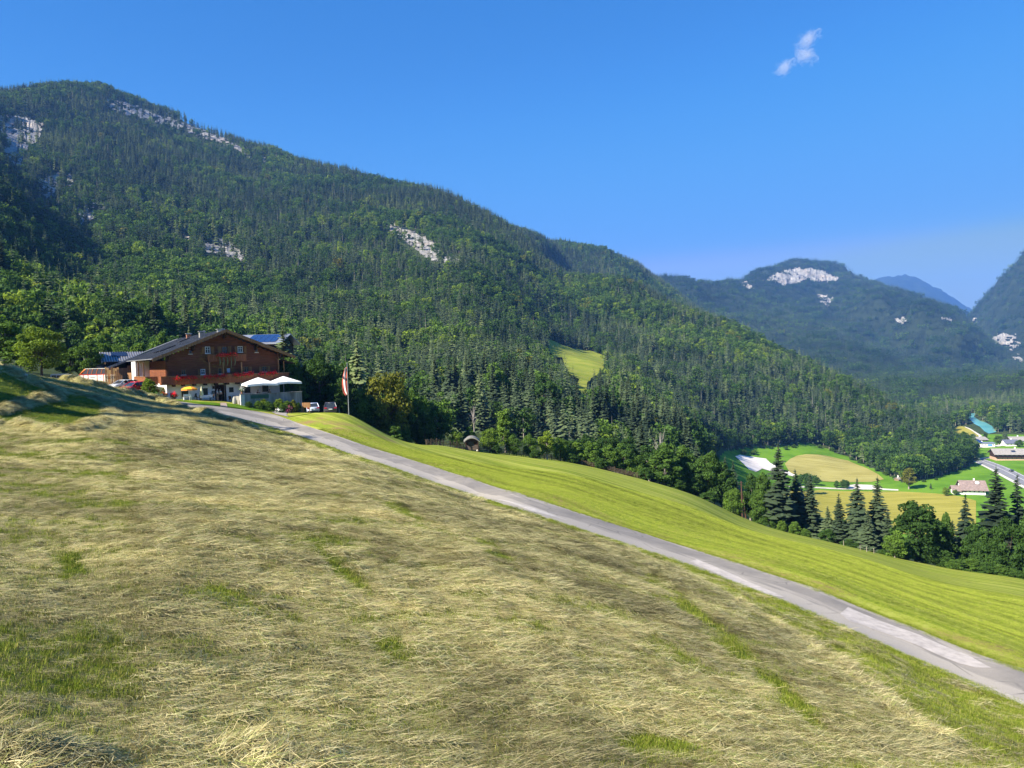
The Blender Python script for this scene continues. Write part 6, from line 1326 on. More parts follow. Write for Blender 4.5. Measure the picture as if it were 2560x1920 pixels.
# upright boards stacked against the barn corner
pl = P(281, 985, 108); pl[2] = P(281, 982, 108)[2]; o = put('board_stack', 'bundle of tall fresh sawn boards standing at the barn corner', 'boards', pl, R(28))
rg = random.Random(8); k = 0
for i in range(7):
    for j in range(2):
        h_ = 3.55 + rg.uniform(-.25, .25); x_ = -.85 + i * .26; G().hexa([(x_, j*.1, -.3), (x_+.235, j*.1, -.3), (x_+.235, j*.1+.06, -.3), (x_, j*.1+.06, -.3), (x_+.02, j*.1+.3, h_), (x_+.25, j*.1+.3, h_), (x_+.25, j*.1+.36, h_), (x_+.02, j*.1+.36, h_)]).build('board', M_FRESH if (i + j) % 3 else M_TRIM, o)
for z_ in (1.1, 2.3): G().box(-.9, 1.05, z_*.09 - .06, z_*.09 - .02, z_, z_ + .07).build('strap', M_BLACK, o)
pl = P(296, 985, 108); pl[2] = P(296, 982, 108)[2]; o = put('board_stack', 'darker boards leaning just right of the fresh sawn bundle', 'boards', pl, R(28))
for i in range(4): x_ = -.35 + i * .24; G().hexa([(x_, 0, -.3), (x_+.2, 0, -.3), (x_+.2, .06, -.3), (x_, .06, -.3), (x_+.03, .5, 3.2 - .2*i), (x_+.22, .5, 3.2 - .2*i), (x_+.22, .56, 3.2 - .2*i), (x_+.03, .56, 3.2 - .2*i)]).build('board', M_TRIM, o)
# flag
pf = gpt(872, 105.5, 1036); fl = put('flagpole', 'tall pale flagpole on the meadow edge right of the parked cars', 'flagpole', pf - [0, 0, .3], 0); zt = P(869, 909, 105.5)[2] - pf[2] + .3
G().tube([(0, 0, 0), (0, 0, zt)], [.06, .035], 8).build('pole', M_ZINC, fl); G().ball((0, 0, zt + .04), .07).build('finial', M_ZINC, fl)
zb_, za_ = P(866, 988, 105.5)[2] - pf[2] + .3, P(866, 918, 105.5)[2] - pf[2] + .3
fg = empty('flag', (pf[0], pf[1], pf[2]), 0); tag(fg, 'long red and white striped flag hanging from the pole', 'flag')
nu_, nv_ = 13, 18; V = []; 
for j in range(nv_):
    t = j / (nv_ - 1); z = za_ - .3 + (zb_ - za_) * t; wd = (.18 + .78 * math.sin(math.pi * min(1, .08 + .80 * t)) ** .8) * (1 - .45 * sstep(.82, 1, t))
    for i in range(nu_):
        u = i / (nu_ - 1); V.append((-.07 - wd * u * .8, .20 * math.sin(u * 7 + t * 3) * u + .05 * math.sin(t * 9), z - .30 * u * u + .18 * sstep(.9, 1, t) * u))
F = []; MI = []
for j in range(nv_ - 1):
    for i in range(nu_ - 1): F.append((j*nu_+i, j*nu_+i+1, (j+1)*nu_+i+1, (j+1)*nu_+i)); MI.append(0 if i < 4 or i >= 8 else 1)
fo = mesh_obj('cloth', V, F, [plain('flag_red', (.46,.11,.075), .8, .1), plain('flag_white', (.74,.73,.74), .8, .1)], fg, True, MI)
sm = fo.modifiers.new('thick', 'SOLIDIFY'); sm.thickness = .015
# the dark crest in the white band
cz = (za_ + zb_) / 2 + .35; G().prism([(-.62, cz - .30), (-.52, cz - .38), (-.42, cz - .30), (-.40, cz - .1), (-.46, cz + .12), (-.52, cz), (-.58, cz + .12), (-.64, cz - .1)], 1, -.24, -.225).build('emblem', plain('emblem_dark', (.10,.06,.09), .8, .1), fg)
# notice board by the cars
pn = gpt(766, 108.5, 1020); o = put('notice_board', 'brown wooden notice board standing left of the white car', 'notice board', pn, R(-5)); G().box(-.62, .62, -.04, .04, .75, 1.5).build('panel', M_TRIM, o); G().box(-.5, -.42, -.04, .04, -.2, .748).box(.42, .5, -.04, .04, -.2, .748).build('post', M_TRIM, o)

# ------------------------------------------------------------------ trees standing by themselves
def plant(kind, k, p, h, w, tint, label, cat='tree', group=None, rz=None, name=None):
    src = (SPRUCE if kind == 'S' else BROAD)[k]; H_ = 20.5 if kind == 'S' else 16.0; R_ = ([3.4, 4.2, 2.8, 3.8] if kind == 'S' else [6.2, 4.9, 7.1, 3.9, 5.5])[k]
    o = empty(name or ('spruce_tree' if kind == 'S' else 'broadleaf_tree' if cat == 'tree' else 'shrub'), tuple(p), random.uniform(0, 6.28) if rz is None else rz)
    sx = (w / 2 / R_) if w else h / H_; sx = min(sx, 1.38 * h / H_) if kind == 'S' else sx; o.scale = (sx, sx, h / H_); tag(o, label, cat, group)
    for nm, me in (('crown', src[0]), ('trunk', src[1])):
        c = bpy.data.objects.new(nm, me); COL.objects.link(c); c.parent = o; c['tint'] = tint
    return o
_kk = {'S': 0, 'B': 0}
def stand(kind, px, d, ptop, wpx, tint, label, cat='tree', group=None, k=None, sink=.25):
    if d < 0: p = hit(px, -d); d = p[1]
    else: p = gpt(px, d, (ptop + 1100) / 2)
    if kind == 'S' and group == GM: tint = min(.9, tint + .16)
    h = P(px, ptop, d)[2] - p[2] + sink; p = p - [0, 0, sink]; wpx = wpx * (1.18 if kind == 'S' else 1)
    if k is None: _kk[kind] += 1; k = _kk[kind] % (4 if kind == 'S' else 5)
    return plant(kind, k, p, max(h, .6), wpx * d / FPX, tint, label, cat, group)
GL = 'trees behind the farmhouse'; GM = 'trees along the lower edge of the meadow'; GR = 'trees at the right end of the meadow'; GV = 'trees on the valley floor'; GO = 'orchard trees by the hay hut'
TREES = [
 ('B',12,125,772,120,.60,'tall yellow green tree at the left edge above the hay crest',GL), ('B',105,117,800,135,.72,'broad bright yellow green tree behind the crest left of the white van',GL), ('B',52,120,838,95,.5,'lower green tree in front of the tall tree at the left edge',GL),
 ('B',178,128,862,70,.55,'round green tree behind the white van',GL), ('B',222,128,838,85,.48,'broad green tree behind the hay wagon',GL), ('B',262,140,826,62,.56,'upright green tree between the hay wagon and the barn wing',GL),
 ('B',303,155,850,72,.60,'light green tree above the ribbed barn roof',GL), ('B',348,155,848,66,.64,'light green tree just left of the farmhouse chimneys',GL), ('B',403,155,816,74,.57,'bright green tree rising over the left roof slope',GL), ('B',442,160,838,46,.6,'small bright tree next to the brick chimney',GL),
 ('S',478,158,810,40,.85,'yellowish fir top behind the white chimney',GL), ('B',613,170,820,52,.62,'light green round crown behind the blue solar roof',GL),
 ('S',712,122,802,96,.80,'loose pale spruce right of the solar roof',GL), ('B',729,119,872,80,.5,'green tree filling the gap right of the farmhouse eave',GL), ('B',722,122,905,86,.62,'yellow green tree at the right end of the terrace',GL), ('B',752,119,938,66,.55,'leafy low tree behind the notice board',GL), ('B',800,121,866,128,.16,'large dark maple behind the parked cars',GL), ('B',848,117,935,62,.2,'dark tree close behind the flagpole',GL),
 ('S',895,152,828,88,.92,'tall pale green spruce right of the flag',GL), ('B',962,131,903,155,.87,'big brownish olive tree on the gully edge',GM), ('B',915,127,975,90,.12,'dark crown below the big olive tree on its left',GM), ('B',1003,135,958,92,.42,'dark green tree right of the big olive tree',GM), ('B',1043,139,956,92,.5,'tall green tree with yellowish leaves above the meadow crest',GM), ('B',1088,141,988,84,.34,'bushy green tree at the top end of the rail fence',GM), ('B',1062,135,1018,62,.2,'low dark tree behind the meadow crest',GM),
 ('B',986,121,1058,52,.55,'small light shrub tree poking over the meadow crest',GM), ('B',1012,123,1074,50,.3,'grey green bush on the meadow crest',GM),
 ('B',1140,135,1068,46,.66,'small apple tree left of the hay hut',GO), ('B',1174,144,1062,44,.38,'bluish green tree directly behind the hay hut',GO), ('B',1224,139,1062,60,.66,'dense lime green tree right of the hay hut',GO), ('B',1262,152,1012,62,.62,'tall bright green tree above the orchard',GO), ('B',1283,141,1082,48,.5,'first grey green orchard tree right of the lime green one',GO), ('B',1322,143,1078,50,.52,'second orchard tree with a bare low stem',GO), ('B',1366,146,1070,52,.74,'orchard tree with a yellow top',GO), ('B',1400,149,1085,52,.6,'low rounded tree at the right end of the orchard',GO),
 ('B',1440,151,1098,54,.62,'green tree overhanging the fence after the orchard',GM), ('B',1476,151,1094,62,.55,'leafy tree with brown tinge along the fence',GM), ('B',1518,152,1104,66,.6,'bright green tree at the bend of the meadow edge',GM), ('B',1558,153,1098,66,.45,'mid green tree left of the dark spruce',GM), ('S',1604,168,1043,76,.1,'dark spruce standing above the meadow edge trees',GM), ('B',1585,153,1130,64,.58,'low light tree below the dark spruce',GM),
 ('B',1657,152,1110,116,.44,'large domed green tree on the meadow edge',GM), ('S',1700,175,1118,62,.25,'spruce behind the large domed tree',GM), ('B',1722,154,1146,82,.36,'dense green tree right of the large domed tree',GM), ('B',1767,155,1113,94,.40,'tall leafy tree in front of the white gravel bank',GM), ('B',1803,155,1140,76,.28,'dark leafy tree beside the utility pole',GM), ('B',1832,150,1212,62,.60,'low bright tree left of the utility pole foot',GM), ('B',1882,153,1172,64,.2,'thin greyish ash right of the utility pole',GM), ('B',1906,150,1166,64,.42,'leafy tree between the ash and the tallest spruce',GM), ('B',1893,148,1222,60,.5,'low brownish green tree under the ash',GM),
 ('S',1945,147,1101,112,.08,'tallest dark spruce in front of the brown field',GM), ('S',1987,152,1168,84,.12,'dark spruce leaning on the right of the tallest one',GM), ('S',2024,149,1180,66,.22,'slim spruce right of the pair of dark spruces',GM), ('S',2068,142,1262,50,.42,'small pale spruce by the fence posts',GM), ('S',2096,141,1230,56,.06,'narrow dark spruce in front of the yellow field',GM), ('S',2142,140,1190,82,.14,'left of the two tall spruces in the yellow field view',GM), ('S',2193,141,1186,78,.3,'right of the two tall spruces with gaps in its crown',GM), ('S',2168,135,1272,62,.3,'greyish young spruce between the two tall spruces',GM), ('S',2218,136,1268,56,.24,'young spruce next to the big round tree',GM),
 ('B',2288,124,1234,150,.15,'big dark round broadleaf tree at the meadow edge',GR), ('B',2236,119,1318,66,.60,'lime green bushy tree at the foot of the big round one',GR), ('B',2348,125,1298,88,.22,'dark leafy tree right of the big round one',GR), ('B',2366,130,1268,52,.42,'small light crown against the yellow field',GR), ('S',2413,127,1228,70,.06,'dark spruce below the white farmhouse',GR), ('B',2440,121,1296,96,.24,'dense dark broadleaf in front of the white farmhouse',GR), ('S',2490,128,1160,122,.03,'tallest dark spruce at the right with long branches',GR), ('S',2543,131,1178,92,.05,'dark spruce touching the right picture edge',GR), ('B',2520,119,1272,104,.18,'dark broadleaf below the right hand spruces',GR), ('B',2575,117,1262,92,.26,'dark broadleaf at the right picture edge',GR), ('B',2470,119,1330,84,.3,'mid green tree under the tallest right spruce',GR)]
for kd, px, d, top, w, ti, lb, gr in TREES: stand(kd, px, d, top, w, ti, lb, 'tree', gr, 4 if px == 2288 else None, 1.3 if kd == 'B' and gr in (GM, GR) else .3)
SHR = [(2262,121,1352,60,.4,'dark shrub at the left foot of the big round tree'),(2312,122.5,1356,70,.3,'dark shrub at the right foot of the big round tree'),(2352,121.5,1368,64,.34,'dark shrub between the big round tree and the rim shrubs'),(2120,138.5,1345,50,.3,'dark shrub below the narrow dark spruce'),(2066,140.5,1318,50,.35,'shrub below the small pale spruce'),(2148,136.5,1350,50,.3,'shrub at the foot of the left tall spruce'),(1925,147,1268,60,.4,'shrub at the left foot of the tallest dark spruce'),(1952,144,1298,34,.62,'lime shrub left of the fence posts'),(1986,143,1300,36,.6,'lime shrub behind the middle fence posts'),(2012,142,1318,32,.55,'low shrub by the fence under the slim spruce'),(2170,136,1356,44,.58,'yellow green shrub below the two tall spruces'),(2205,132,1372,34,.4,'dark low shrub left of the big round tree'),
 (2390,117.5,1396,60,.46,'green shrub on the meadow rim right of the big round tree'),(2428,117.5,1392,66,.5,'rounded shrub in the row along the right meadow rim'),(2466,116.5,1402,66,.36,'darker shrub in the row along the right meadow rim'),(2500,116,1408,60,.5,'light shrub near the end of the right meadow rim'),(2538,115,1420,66,.4,'last shrub at the right end of the meadow rim'),
 (1240,136,1110,34,.15,'dark undergrowth shrub right of the hay hut'),(1340,140,1122,40,.18,'dark shrub below the orchard fence'),(1425,148,1128,44,.3,'shrub at the end of the orchard fence'),(1500,149,1140,46,.35,'shrub under the meadow bend trees'),(1610,149,1165,50,.36,'shrub under the dark spruce'),(1690,150,1195,56,.3,'shrub at the foot of the large domed tree'),(1770,151,1225,60,.34,'shrub between the domed tree and the pole')]
for px, d, top, w, ti, lb in SHR: stand('B', px, d, top, w, ti, lb, 'shrub', 'shrubs along the meadow edge', 4, .5)
# garden shrubs under the terrace wall
for px, d, top, w, ti, lb in ((624,103.0,1001,26,.3,'low dark shrub at the left end below the terrace wall'),(648,103.4,999,30,.55,'shrub with small white flowers below the green sign'),(672,104.0,1000,34,.5,'olive shrub in the middle below the terrace wall'),(692,104.6,999,30,.66,'yellowish shrub below the terrace wall'),(733,107.5,996,30,.86,'orange brown shrub at the right end below the terrace wall'),(718,107.0,998,28,.6,'green shrub behind the round hydrangea'),(746,109,1003,24,.35,'dark shrub at the terrace corner'),(660,106.2,994,30,.78,'yellow hedge plant close to the terrace wall'),(700,107.0,993,34,.79,'taller yellow hedge plant close to the terrace wall')):
    stand('B', px, d, top, w, ti, lb, 'shrub', 'shrubs below the terrace wall', 4, .3)
hy = stand('B', 706, 104.2, 1005, 22, .56, 'round bright green hydrangea with white blooms by the driveway', 'shrub', None, 4, .3)
hp = gpt(697, 103.6, 1020); o = put('flower_clump', 'clump of white blooms left of the round hydrangea', 'flowers', hp); leafcloud('blossoms', [(0,0,.35),(.2,.1,.3),(-.2,.1,.25)], 120, .09, M_WHITEFL, o, 3, .16); leafcloud('leaves', [(0,0,.2),(.2,.1,.15)], 100, .10, M_GREENFL, o, 4, .18)
hp = gpt(722, 104.4, 1024); o = put('flower_clump', 'reddish pink flower clump by the driveway right of the hydrangea', 'flowers', hp); leafcloud('blossoms', [(0,0,.5),(.15,.1,.8),(-.3,0,.25)], 130, .08, M_PINK, o, 5, .16); leafcloud('leaves', [(0,0,.4),(.1,.1,.7),(.2,0,.3)], 200, .10, plain('dark_red_leaves', (.10,.06,.04), .8, .1), o, 6, .2)
stand('B', 374, 100.2, 940, 44, .72, 'bright green leafy bush in front of the balcony corner', 'shrub', None, 4, .3)
x, z = near_wall(590, -2.6, 995); o = put('flower_clump', 'low green plant with stones right of the door', 'flowers', hw(x, -2.6, z)); leafcloud('leaves', [(k*.25-.5,0,.25) for k in range(5)], 240, .09, M_GREENFL, o, 7, .2)
# valley trees
for kd, px, pb_, top, w, ti, lb in (('B',2272,1223,1164,44,.87,'round orange green tree alone on the bright valley meadow'),('S',2327,1223,1206,13,.3,'tiny dark conifer on the valley meadow'),('B',1998,1211,1189,22,.45,'left of three small round trees by the brown field'),('B',2018,1212,1189,22,.42,'middle of three small round trees by the brown field'),('B',2040,1213,1190,24,.4,'right of three small round trees by the brown field'),
   ('B',2112,1222,1196,28,.36,'round tree half behind the tall spruces on the gravel'),('B',2092,1221,1200,20,.4,'smaller round tree left of the gravel patch'),('B',2020,1234,1178,26,.2,'dark tree with pale stem between spruce and fields'),('B',2365,1240,1216,22,.72,'yellow green bush by the white farmhouse'),('B',2388,1238,1222,18,.6,'second bush by the white farmhouse'),('B',2484,1138,1125,11,.2,'tiny tree on the meadow left of the long chalet'),
   ('B',2496,1112,1086,26,.55,'light tree beside the long white building'),('S',2512,1110,1068,26,.5,'pale conifer behind the white building'),('B',2548,1118,1097,22,.42,'tree in front of the blue roofed house'),('B',2464,1097,1080,14,.3,'small tree above the long white building'),('B',2410,1098,1076,22,.4,'tree left of the grey roof in the valley'),('B',2432,1100,1082,16,.35,'little tree above the solar roof in the valley')):
    stand(kd, px, -pb_, top, w, ti, lb, 'tree', GV)
hg = empty('hedge', tuple(hit(2012, 1199)), 0); tag(hg, 'rounded dark green hedge behind the three small trees', 'hedge')
leafcloud('foliage', [(math.cos(a)*9*q, math.sin(a)*3*q, 2.2*(1-q*q)+.3) for a in np.linspace(0,6.1,10) for q in (.2,.6,.95)], 1500, .8, M_LEAF, hg, 8, (1.2,.8,.7)); hg.children[0]['tint'] = .36
for px, pb_, top, w, ti, lb in ((2130,1150,1140,16,.5,'small shrub on the bank above the right half of the brown field'),(2150,1158,1147,18,.45,'shrub on the bank right of the brown field crest'),(2172,1166,1154,20,.5,'rounder shrub on the bank above the right tip of the brown field'),(2195,1178,1166,20,.45,'shrub beside the right tip of the brown field'),(2215,1188,1176,18,.5,'shrub left of the tiny grey field barn'),(2238,1198,1187,18,.4,'dark shrub directly behind the tiny grey field barn'),(2080,1128,1117,16,.5,'shrub on the bank above the middle of the brown field'),(2050,1120,1110,14,.45,'small shrub at the top of the bank under the forest'),(1985,1119,1110,14,.5,'shrub between the gravel bank and the brown field top'),(1965,1124,1114,14,.45,'shrub above the right part of the white gravel bank'),(1885,1136,1124,20,.55,'bright shrub above the white gravel bank'),(1860,1136,1122,20,.5,'bright shrub at the upper left corner of the white gravel bank'),(2290,1203,1194,14,.45,'shrub at the forest foot right of the orange green tree'),(2310,1205,1198,12,.4,'little shrub on the meadow right of the orange green tree'),(2340,1200,1193,10,.4,'tiny shrub at the forest foot above the tiny dark conifer')):
    stand('B', px, -pb_, top, w, ti, lb, 'shrub', 'scrub along the foot of the spur', 4, .5)
# the foremost trees of the forest
LMK = [(130,'at the left edge'),(260,'above the hay wagon'),(400,'above the barn wing'),(560,'above the left roof slope'),(700,'above the blue solar roof'),(830,'above the parked cars'),(930,'above the flag'),(1060,'above the big olive tree'),(1180,'above the hay hut'),(1290,'above the orchard'),(1400,'left below the hillside pasture'),(1520,'below the hillside pasture'),(1640,'above the meadow bend'),(1760,'above the large domed tree'),(1870,'above the utility pole'),(2060,'above the brown field'),(2300,'above the orange green tree'),(9999,'at the tip of the wooded spur')]
def landmark(px): return next(n for a, n in LMK if px < a)
for i in _single:
    br = FKIND[i] >= 5; ti = FTINT[i]; h = FH[i]
    lb = '%s %s %s in the forest front %s' % ('tall' if h > 19 else 'short' if h < 14.5 else 'medium high', 'pale' if ti > .58 else 'dark' if ti < .34 else 'mid green', 'broadleaf tree' if br else 'spruce', landmark(FPXX[i]))
    plant('B' if br else 'S', int(i) % (5 if br else 4), (FX[i], FY[i], FZ[i] - .3), FH[i], 0, float(ti), lb, 'tree', 'foremost forest trees')
# the second row: what closes the gaps behind the meadow edge, in the gully and behind the terrace
rg = random.Random(21)
def second(pxs, doff, tops, names, kmix=.3, w0=60, w1=100):
    for k, px in enumerate(pxs):
        d = np.interp(px, [a for a, b in MEADOW_END], [b for a, b in MEADOW_END]) + rg.uniform(*doff); top = np.interp(px, [a for a, b in tops], [b for a, b in tops]) + rg.uniform(-14, 22); kd = 'S' if rg.random() < kmix else 'B'; ti = rg.uniform(.08, .5)
        stand(kd, px + rg.uniform(-6, 6), d, top, rg.uniform(w0, w1) * (.8 if kd == 'S' else 1), ti, '%s %s in the second row %s' % ('dark' if ti < .25 else 'mid green', 'spruce' if kd == 'S' else 'broadleaf tree', names(px)), 'tree', 'second row of trees behind the meadow edge')
second(range(1425, 1850, 24), (10, 34), [(1420,1085),(1550,1092),(1650,1105),(1750,1112),(1850,1170)], lambda px: landmark(px) + ('' if px % 48 else ', nearer the meadow'))
second((884, 925, 968, 1010, 1052, 1094), (16, 30), [(880,960),(960,965),(1100,1000)], lambda px: 'in the gully ' + landmark(px), .15, 80, 120)
second((2385, 2425, 2462, 2500, 2548, 2590), (14, 30), [(2380,1310),(2460,1280),(2600,1235)], lambda px: 'behind the right rim ' + ('under the tallest spruce' if px < 2470 else 'near the picture edge'), .35, 70, 110)
second(range(2044, 2250, 26), (9, 24), [(2040,1272),(2250,1290)], lambda px: ('left of' if px < 2140 else 'right of') + ' the two tall spruces', .3, 70, 95)
second((1872, 1928, 1965, 2004), (10, 22), [(1860,1190),(2010,1215)], lambda px: 'round the tallest dark spruce' if px < 1950 else 'beside the leaning spruce', .6, 60, 80)
for px, d, top, w, ti in ((735,121,925,80,.3),(770,124,905,90,.14),(830,123,900,90,.2),(868,120,940,70,.1),(715,118,960,56,.5),(860,128,890,80,.3)):
    stand('B', px, d, top, w, ti, '%s broadleaf tree in the thicket %s' % ('dark' if ti < .25 else 'mid green', 'near the terrace corner' if px < 750 else 'behind the white car' if px < 800 else 'behind the grey car' if px < 840 else 'by the flagpole'), 'tree', 'trees behind the farmhouse')
# trees beside the field whose shadows reach over the hay
for k, (x, y, h) in enumerate(((-52,41,20),(-58,52,24),(-66,60,24),(-75,72,26))):
    plant('B' if k % 3 else 'S', k % 4, (x, y, float(gz(x, y)) - .3), h, h * (.62 if k % 3 else .4), .4, ['leafy', 'slender', 'wide', 'bushy'][k] + ' tall tree beside the upper hay field', 'tree', 'trees beside the upper hay field')
# bare grey trees
for px, d, top, w, lb in ((1652,172,1052,44,'bare grey dead tree above the large domed tree'),(1186,215,1000,40,'bare forked dead tree in the woods above the hay hut')):
    p = gpt(px, d, 1100); h = P(px, top, d)[2] - p[2]; o = empty('dead_tree', tuple(p), 0); tag(o, lb, 'tree'); V, F, C, c = leaf_crown(16, 4.6, 26, 2, .3, 47); v, f = limbs(16, c, 48, .26, 24); o.scale = (h/16*.8, h/16*.8, h/16); mesh_obj('trunk', v, f, plain('dead_wood', (.36,.33,.30), .9, .1, 0, .2, 2), o)

# ------------------------------------------------------------------ hay hut, fences, pole
ph = hit(1180, 1127.5); hh = put('hay_hut', 'small dark log hay hut with bowed shingle roof at the meadow edge', 'hut', ph, R(4)); u_ = ph[1] / FPX
bw = 15.5 * u_; zb = 2 * u_; zw = 24 * u_
k = 0; z = zb
M_OLDLOG = wood('old_grey_logs', (.13, .10, .085))
while z < zw: zz = z + .19; m_ = M_OLDLOG if k < 5 else M_DARKW; G().box(-bw, bw, -.02 - .03 * (k % 2), .12, z, zz - .03).box(-bw, -bw + .12, .125, 2.4, z, zz - .03).box(bw - .12, bw, .125, 2.4, z, zz - .03).box(-bw, bw, 2.405, 2.5, z, zz - .03).build('log', m_, hh); z = zz; k += 1
G().box(-bw * .55, bw * .35, -.06, -.052, zw * .55, zw - .05).build('opening_shade_panel', M_BLACK, hh)  # black panel on the logs, coloured to stand in for the hut's unlit inside
arc = [(x, zw - .1 + (34 - 24) * u_ * (1 - (abs(x) / (20 * u_)) ** 2)) for x in np.linspace(-20 * u_, 20 * u_, 11)]
G().prism([(x, z + .16) for x, z in arc] + [(x, z) for x, z in arc[::-1]], 1, -.75, 3.1).build('roof', plain('grey_shingles', (.22,.215,.195), .95, .1, 0, .35, 4, .5), hh); G().prism([(x * .70, min(z, 99)) for x, z in arc] + [(bw, zw - .05), (-bw, zw - .05)], 1, 0, .1).build('gable', M_DARKW, hh)
for sx in (-1, 1): G().ball((sx * bw * .9, .0, .05), (.28, .2, .2), 7, 5).build('corner_stone', plain('field_stone', (.42,.40,.36), .95, .1), hh, True); G().box(sx*bw-.08, sx*bw+.08, -.7, -.62, -.1, zw - .05).build('post', M_DARKW, hh)
def fence(px0, px1, off, lab, step=1.6, hgt=1.05, pickets=True, mat=None):
    n = 300; px = np.linspace(px0, px1, n); d = np.interp(px, [a for a, b in MEADOW_END], [b for a, b in MEADOW_END]) + off; w = np.array([P(a, 1130, b) for a, b in zip(px, d)]); s = np.concatenate([[0], np.cumsum(np.hypot(*np.diff(w[:, :2], axis=0).T))]); t = np.arange(0, s[-1], step)
    X = np.interp(t, s, w[:, 0]); Y = np.interp(t, s, w[:, 1]); Z = gz(X, Y); o = empty('rail_fence', (X[0], Y[0], Z[0]), 0); tag(o, lab, 'fence'); m_ = mat or M_GREYW; b = np.array([X[0], Y[0], Z[0]])
    for k in range(len(t)): q = np.array([X[k], Y[k], Z[k]]) - b; G().box(q[0]-.06, q[0]+.06, q[1]-.06, q[1]+.06, q[2]-.3, q[2]+hgt + .12 * (k % 3)).build('post', m_, o)
    for hz_ in (.35, .62, .90): G().tube([tuple(np.array([X[k], Y[k], Z[k] + hz_ + .05 * math.sin(k * 2.1)]) - b) for k in range(len(t))], .05, 4).build('rail', m_, o)
    if pickets:
        g = G(); rg = random.Random(int(px0)); tt = np.arange(0, s[-1], .3)
        for k in tt: x, y = np.interp(k, s, w[:, 0]), np.interp(k, s, w[:, 1]); z = float(gz(x, y)); q = np.array([x, y, z]) - b; l = rg.uniform(-.25, .25); g.tube([(q[0] + l, q[1], q[2] - .1), (q[0] - l, q[1] + .05, q[2] + rg.uniform(.8, 1.2))], .03, 4)
        g.build('pickets', m_, o)['kind'] = 'stuff'
    return o
M_OLDF = wood('old_fence_wood', (.10, .075, .055), False)
fence(1066, 1162, -.3, 'old dark wattle fence left of the hay hut', 1.7, 1.0, True, M_OLDF); fence(1199, 1400, .2, 'old dark wattle fence below the orchard right of the hay hut', 1.9, 1.0, True, M_OLDF); fence(1400, 1600, .2, 'old dark fence at the bend of the meadow edge', 2.2, 1.0, True, M_OLDF)
PO = [(1930,1306),(1955,1312),(1970,1315),(1983,1318),(2006,1327),(2025,1331),(2040,1338),(2069,1345),(2090,1358),(2109,1364),(2151,1376),(2167,1380),(2185,1384)]
w = hit([a for a, b in PO], [b for a, b in PO]); o = empty('wire_fence', tuple(w[0]), 0); tag(o, 'wire fence on pale wooden posts along the lower meadow edge', 'fence'); M_POST = wood('pale_fence_post', (.30, .265, .21), False)
for q in w - w[0]: G().tube([(q[0], q[1], q[2] - .3), (q[0] + random.uniform(-.05, .05), q[1], q[2] + .85)], .05, 6).build('post', M_POST, o)
for hz_ in (.5, .95): G().tube([tuple(q + [0, 0, hz_]) for q in w - w[0]], .012, 3).build('wire', M_BLACK, o)
pp = gpt(1856, 149, 1290); hp_ = P(1854, 1203, 149)[2] - pp[2]; o = put('utility_pole', 'brown wooden utility pole with brace at the meadow edge', 'utility pole', pp, 0)
M_POLE = wood('brown_pole', (.10, .055, .038), False); G().tube([(0, 0, -.4), (-.12, 0, hp_)], [.17, .12], 8).build('pole', M_POLE, o); G().tube([(.75, .1, -.4), (.02, .05, hp_ * .72)], [.14, .10], 8).build('brace', M_POLE, o); G().tube([(.2, .2, -.4), (.12, .15, hp_ * .22)], [.16, .16], 8).build('concrete_foot', M_CONC, o)
for z_ in (.96, .9): G().box(-.45, .25, -.04, .04, hp_ * z_ - .04, hp_ * z_ + .04).build('crossarm', M_POLE, o)

# ------------------------------------------------------------------ houses in the valley
def chalet(label, p, rz, L, D, hw_, rise, over, roofm, lower, upper, split, nwin, balc=False, name='farmhouse'):
    """long side towards -y, ridge along x"""
    o = put(name, label, 'house', p, rz, None); zs = hw_ * split
    G().box(-L/2, L/2, 0, D, -1.5, zs).build('lower_wall', lower, o)
    if split < 1: G().box(-L/2 - .05, L/2 + .05, -.05, D + .05, zs + .005, hw_).build('upper_wall', upper, o)
    for s in (-1, 1): G().prism([(-.04, hw_ + .01), (D + .04, hw_ + .01), (D/2, hw_ + rise - .15)], 0, s*(L/2) - .15, s*(L/2) + .15).build('gable', upper, o)
    sl = rise / (D / 2); r = G().hexa([(-L/2-over,-over,hw_-over*sl),(L/2+over,-over,hw_-over*sl),(L/2+over,D/2,hw_+rise),(-L/2-over,D/2,hw_+rise),(-L/2-over,-over,hw_-over*sl+.25),(L/2+over,-over,hw_-over*sl+.25),(L/2+over,D/2,hw_+rise+.25),(-L/2-over,D/2,hw_+rise+.25)]).hexa([(-L/2-over,D/2,hw_+rise),(L/2+over,D/2,hw_+rise),(L/2+over,D+over,hw_-over*sl),(-L/2-over,D+over,hw_-over*sl),(-L/2-over,D/2,hw_+rise+.25),(L/2+over,D/2,hw_+rise+.25),(L/2+over,D+over,hw_-over*sl+.25),(-L/2-over,D+over,hw_-over*sl+.25)]).build('roof', roofm, o)
    G().box(L*.1, L*.1+.8, D/2+.6, D/2+1.4, hw_ + rise*.6, hw_ + rise + 1.3).build('chimney', M_PLAST, r)
    for fl_ in ((.25, .72) if hw_ > 4.5 else (.45,)):
        for k in range(nwin):
            x = -L/2 + L * (k + .5) / nwin; w_ = G().box(x - .55, x + .55, -.12, -.055, hw_*fl_ - .1, hw_*fl_ + 1.1).build('window', M_WHITE, o); G().box(x - .42, x + .42, -.135, -.122, hw_*fl_ + .02, hw_*fl_ + .98).build('pane', M_GLASS, w_)
    if balc: b = G().box(-L/2, L/2, -1.2, -.06, zs - .1, zs + .05).box(-L/2, L/2, -1.2, -1.12, zs + .051, zs + .95).build('balcony', M_DARKW, o)
    return o
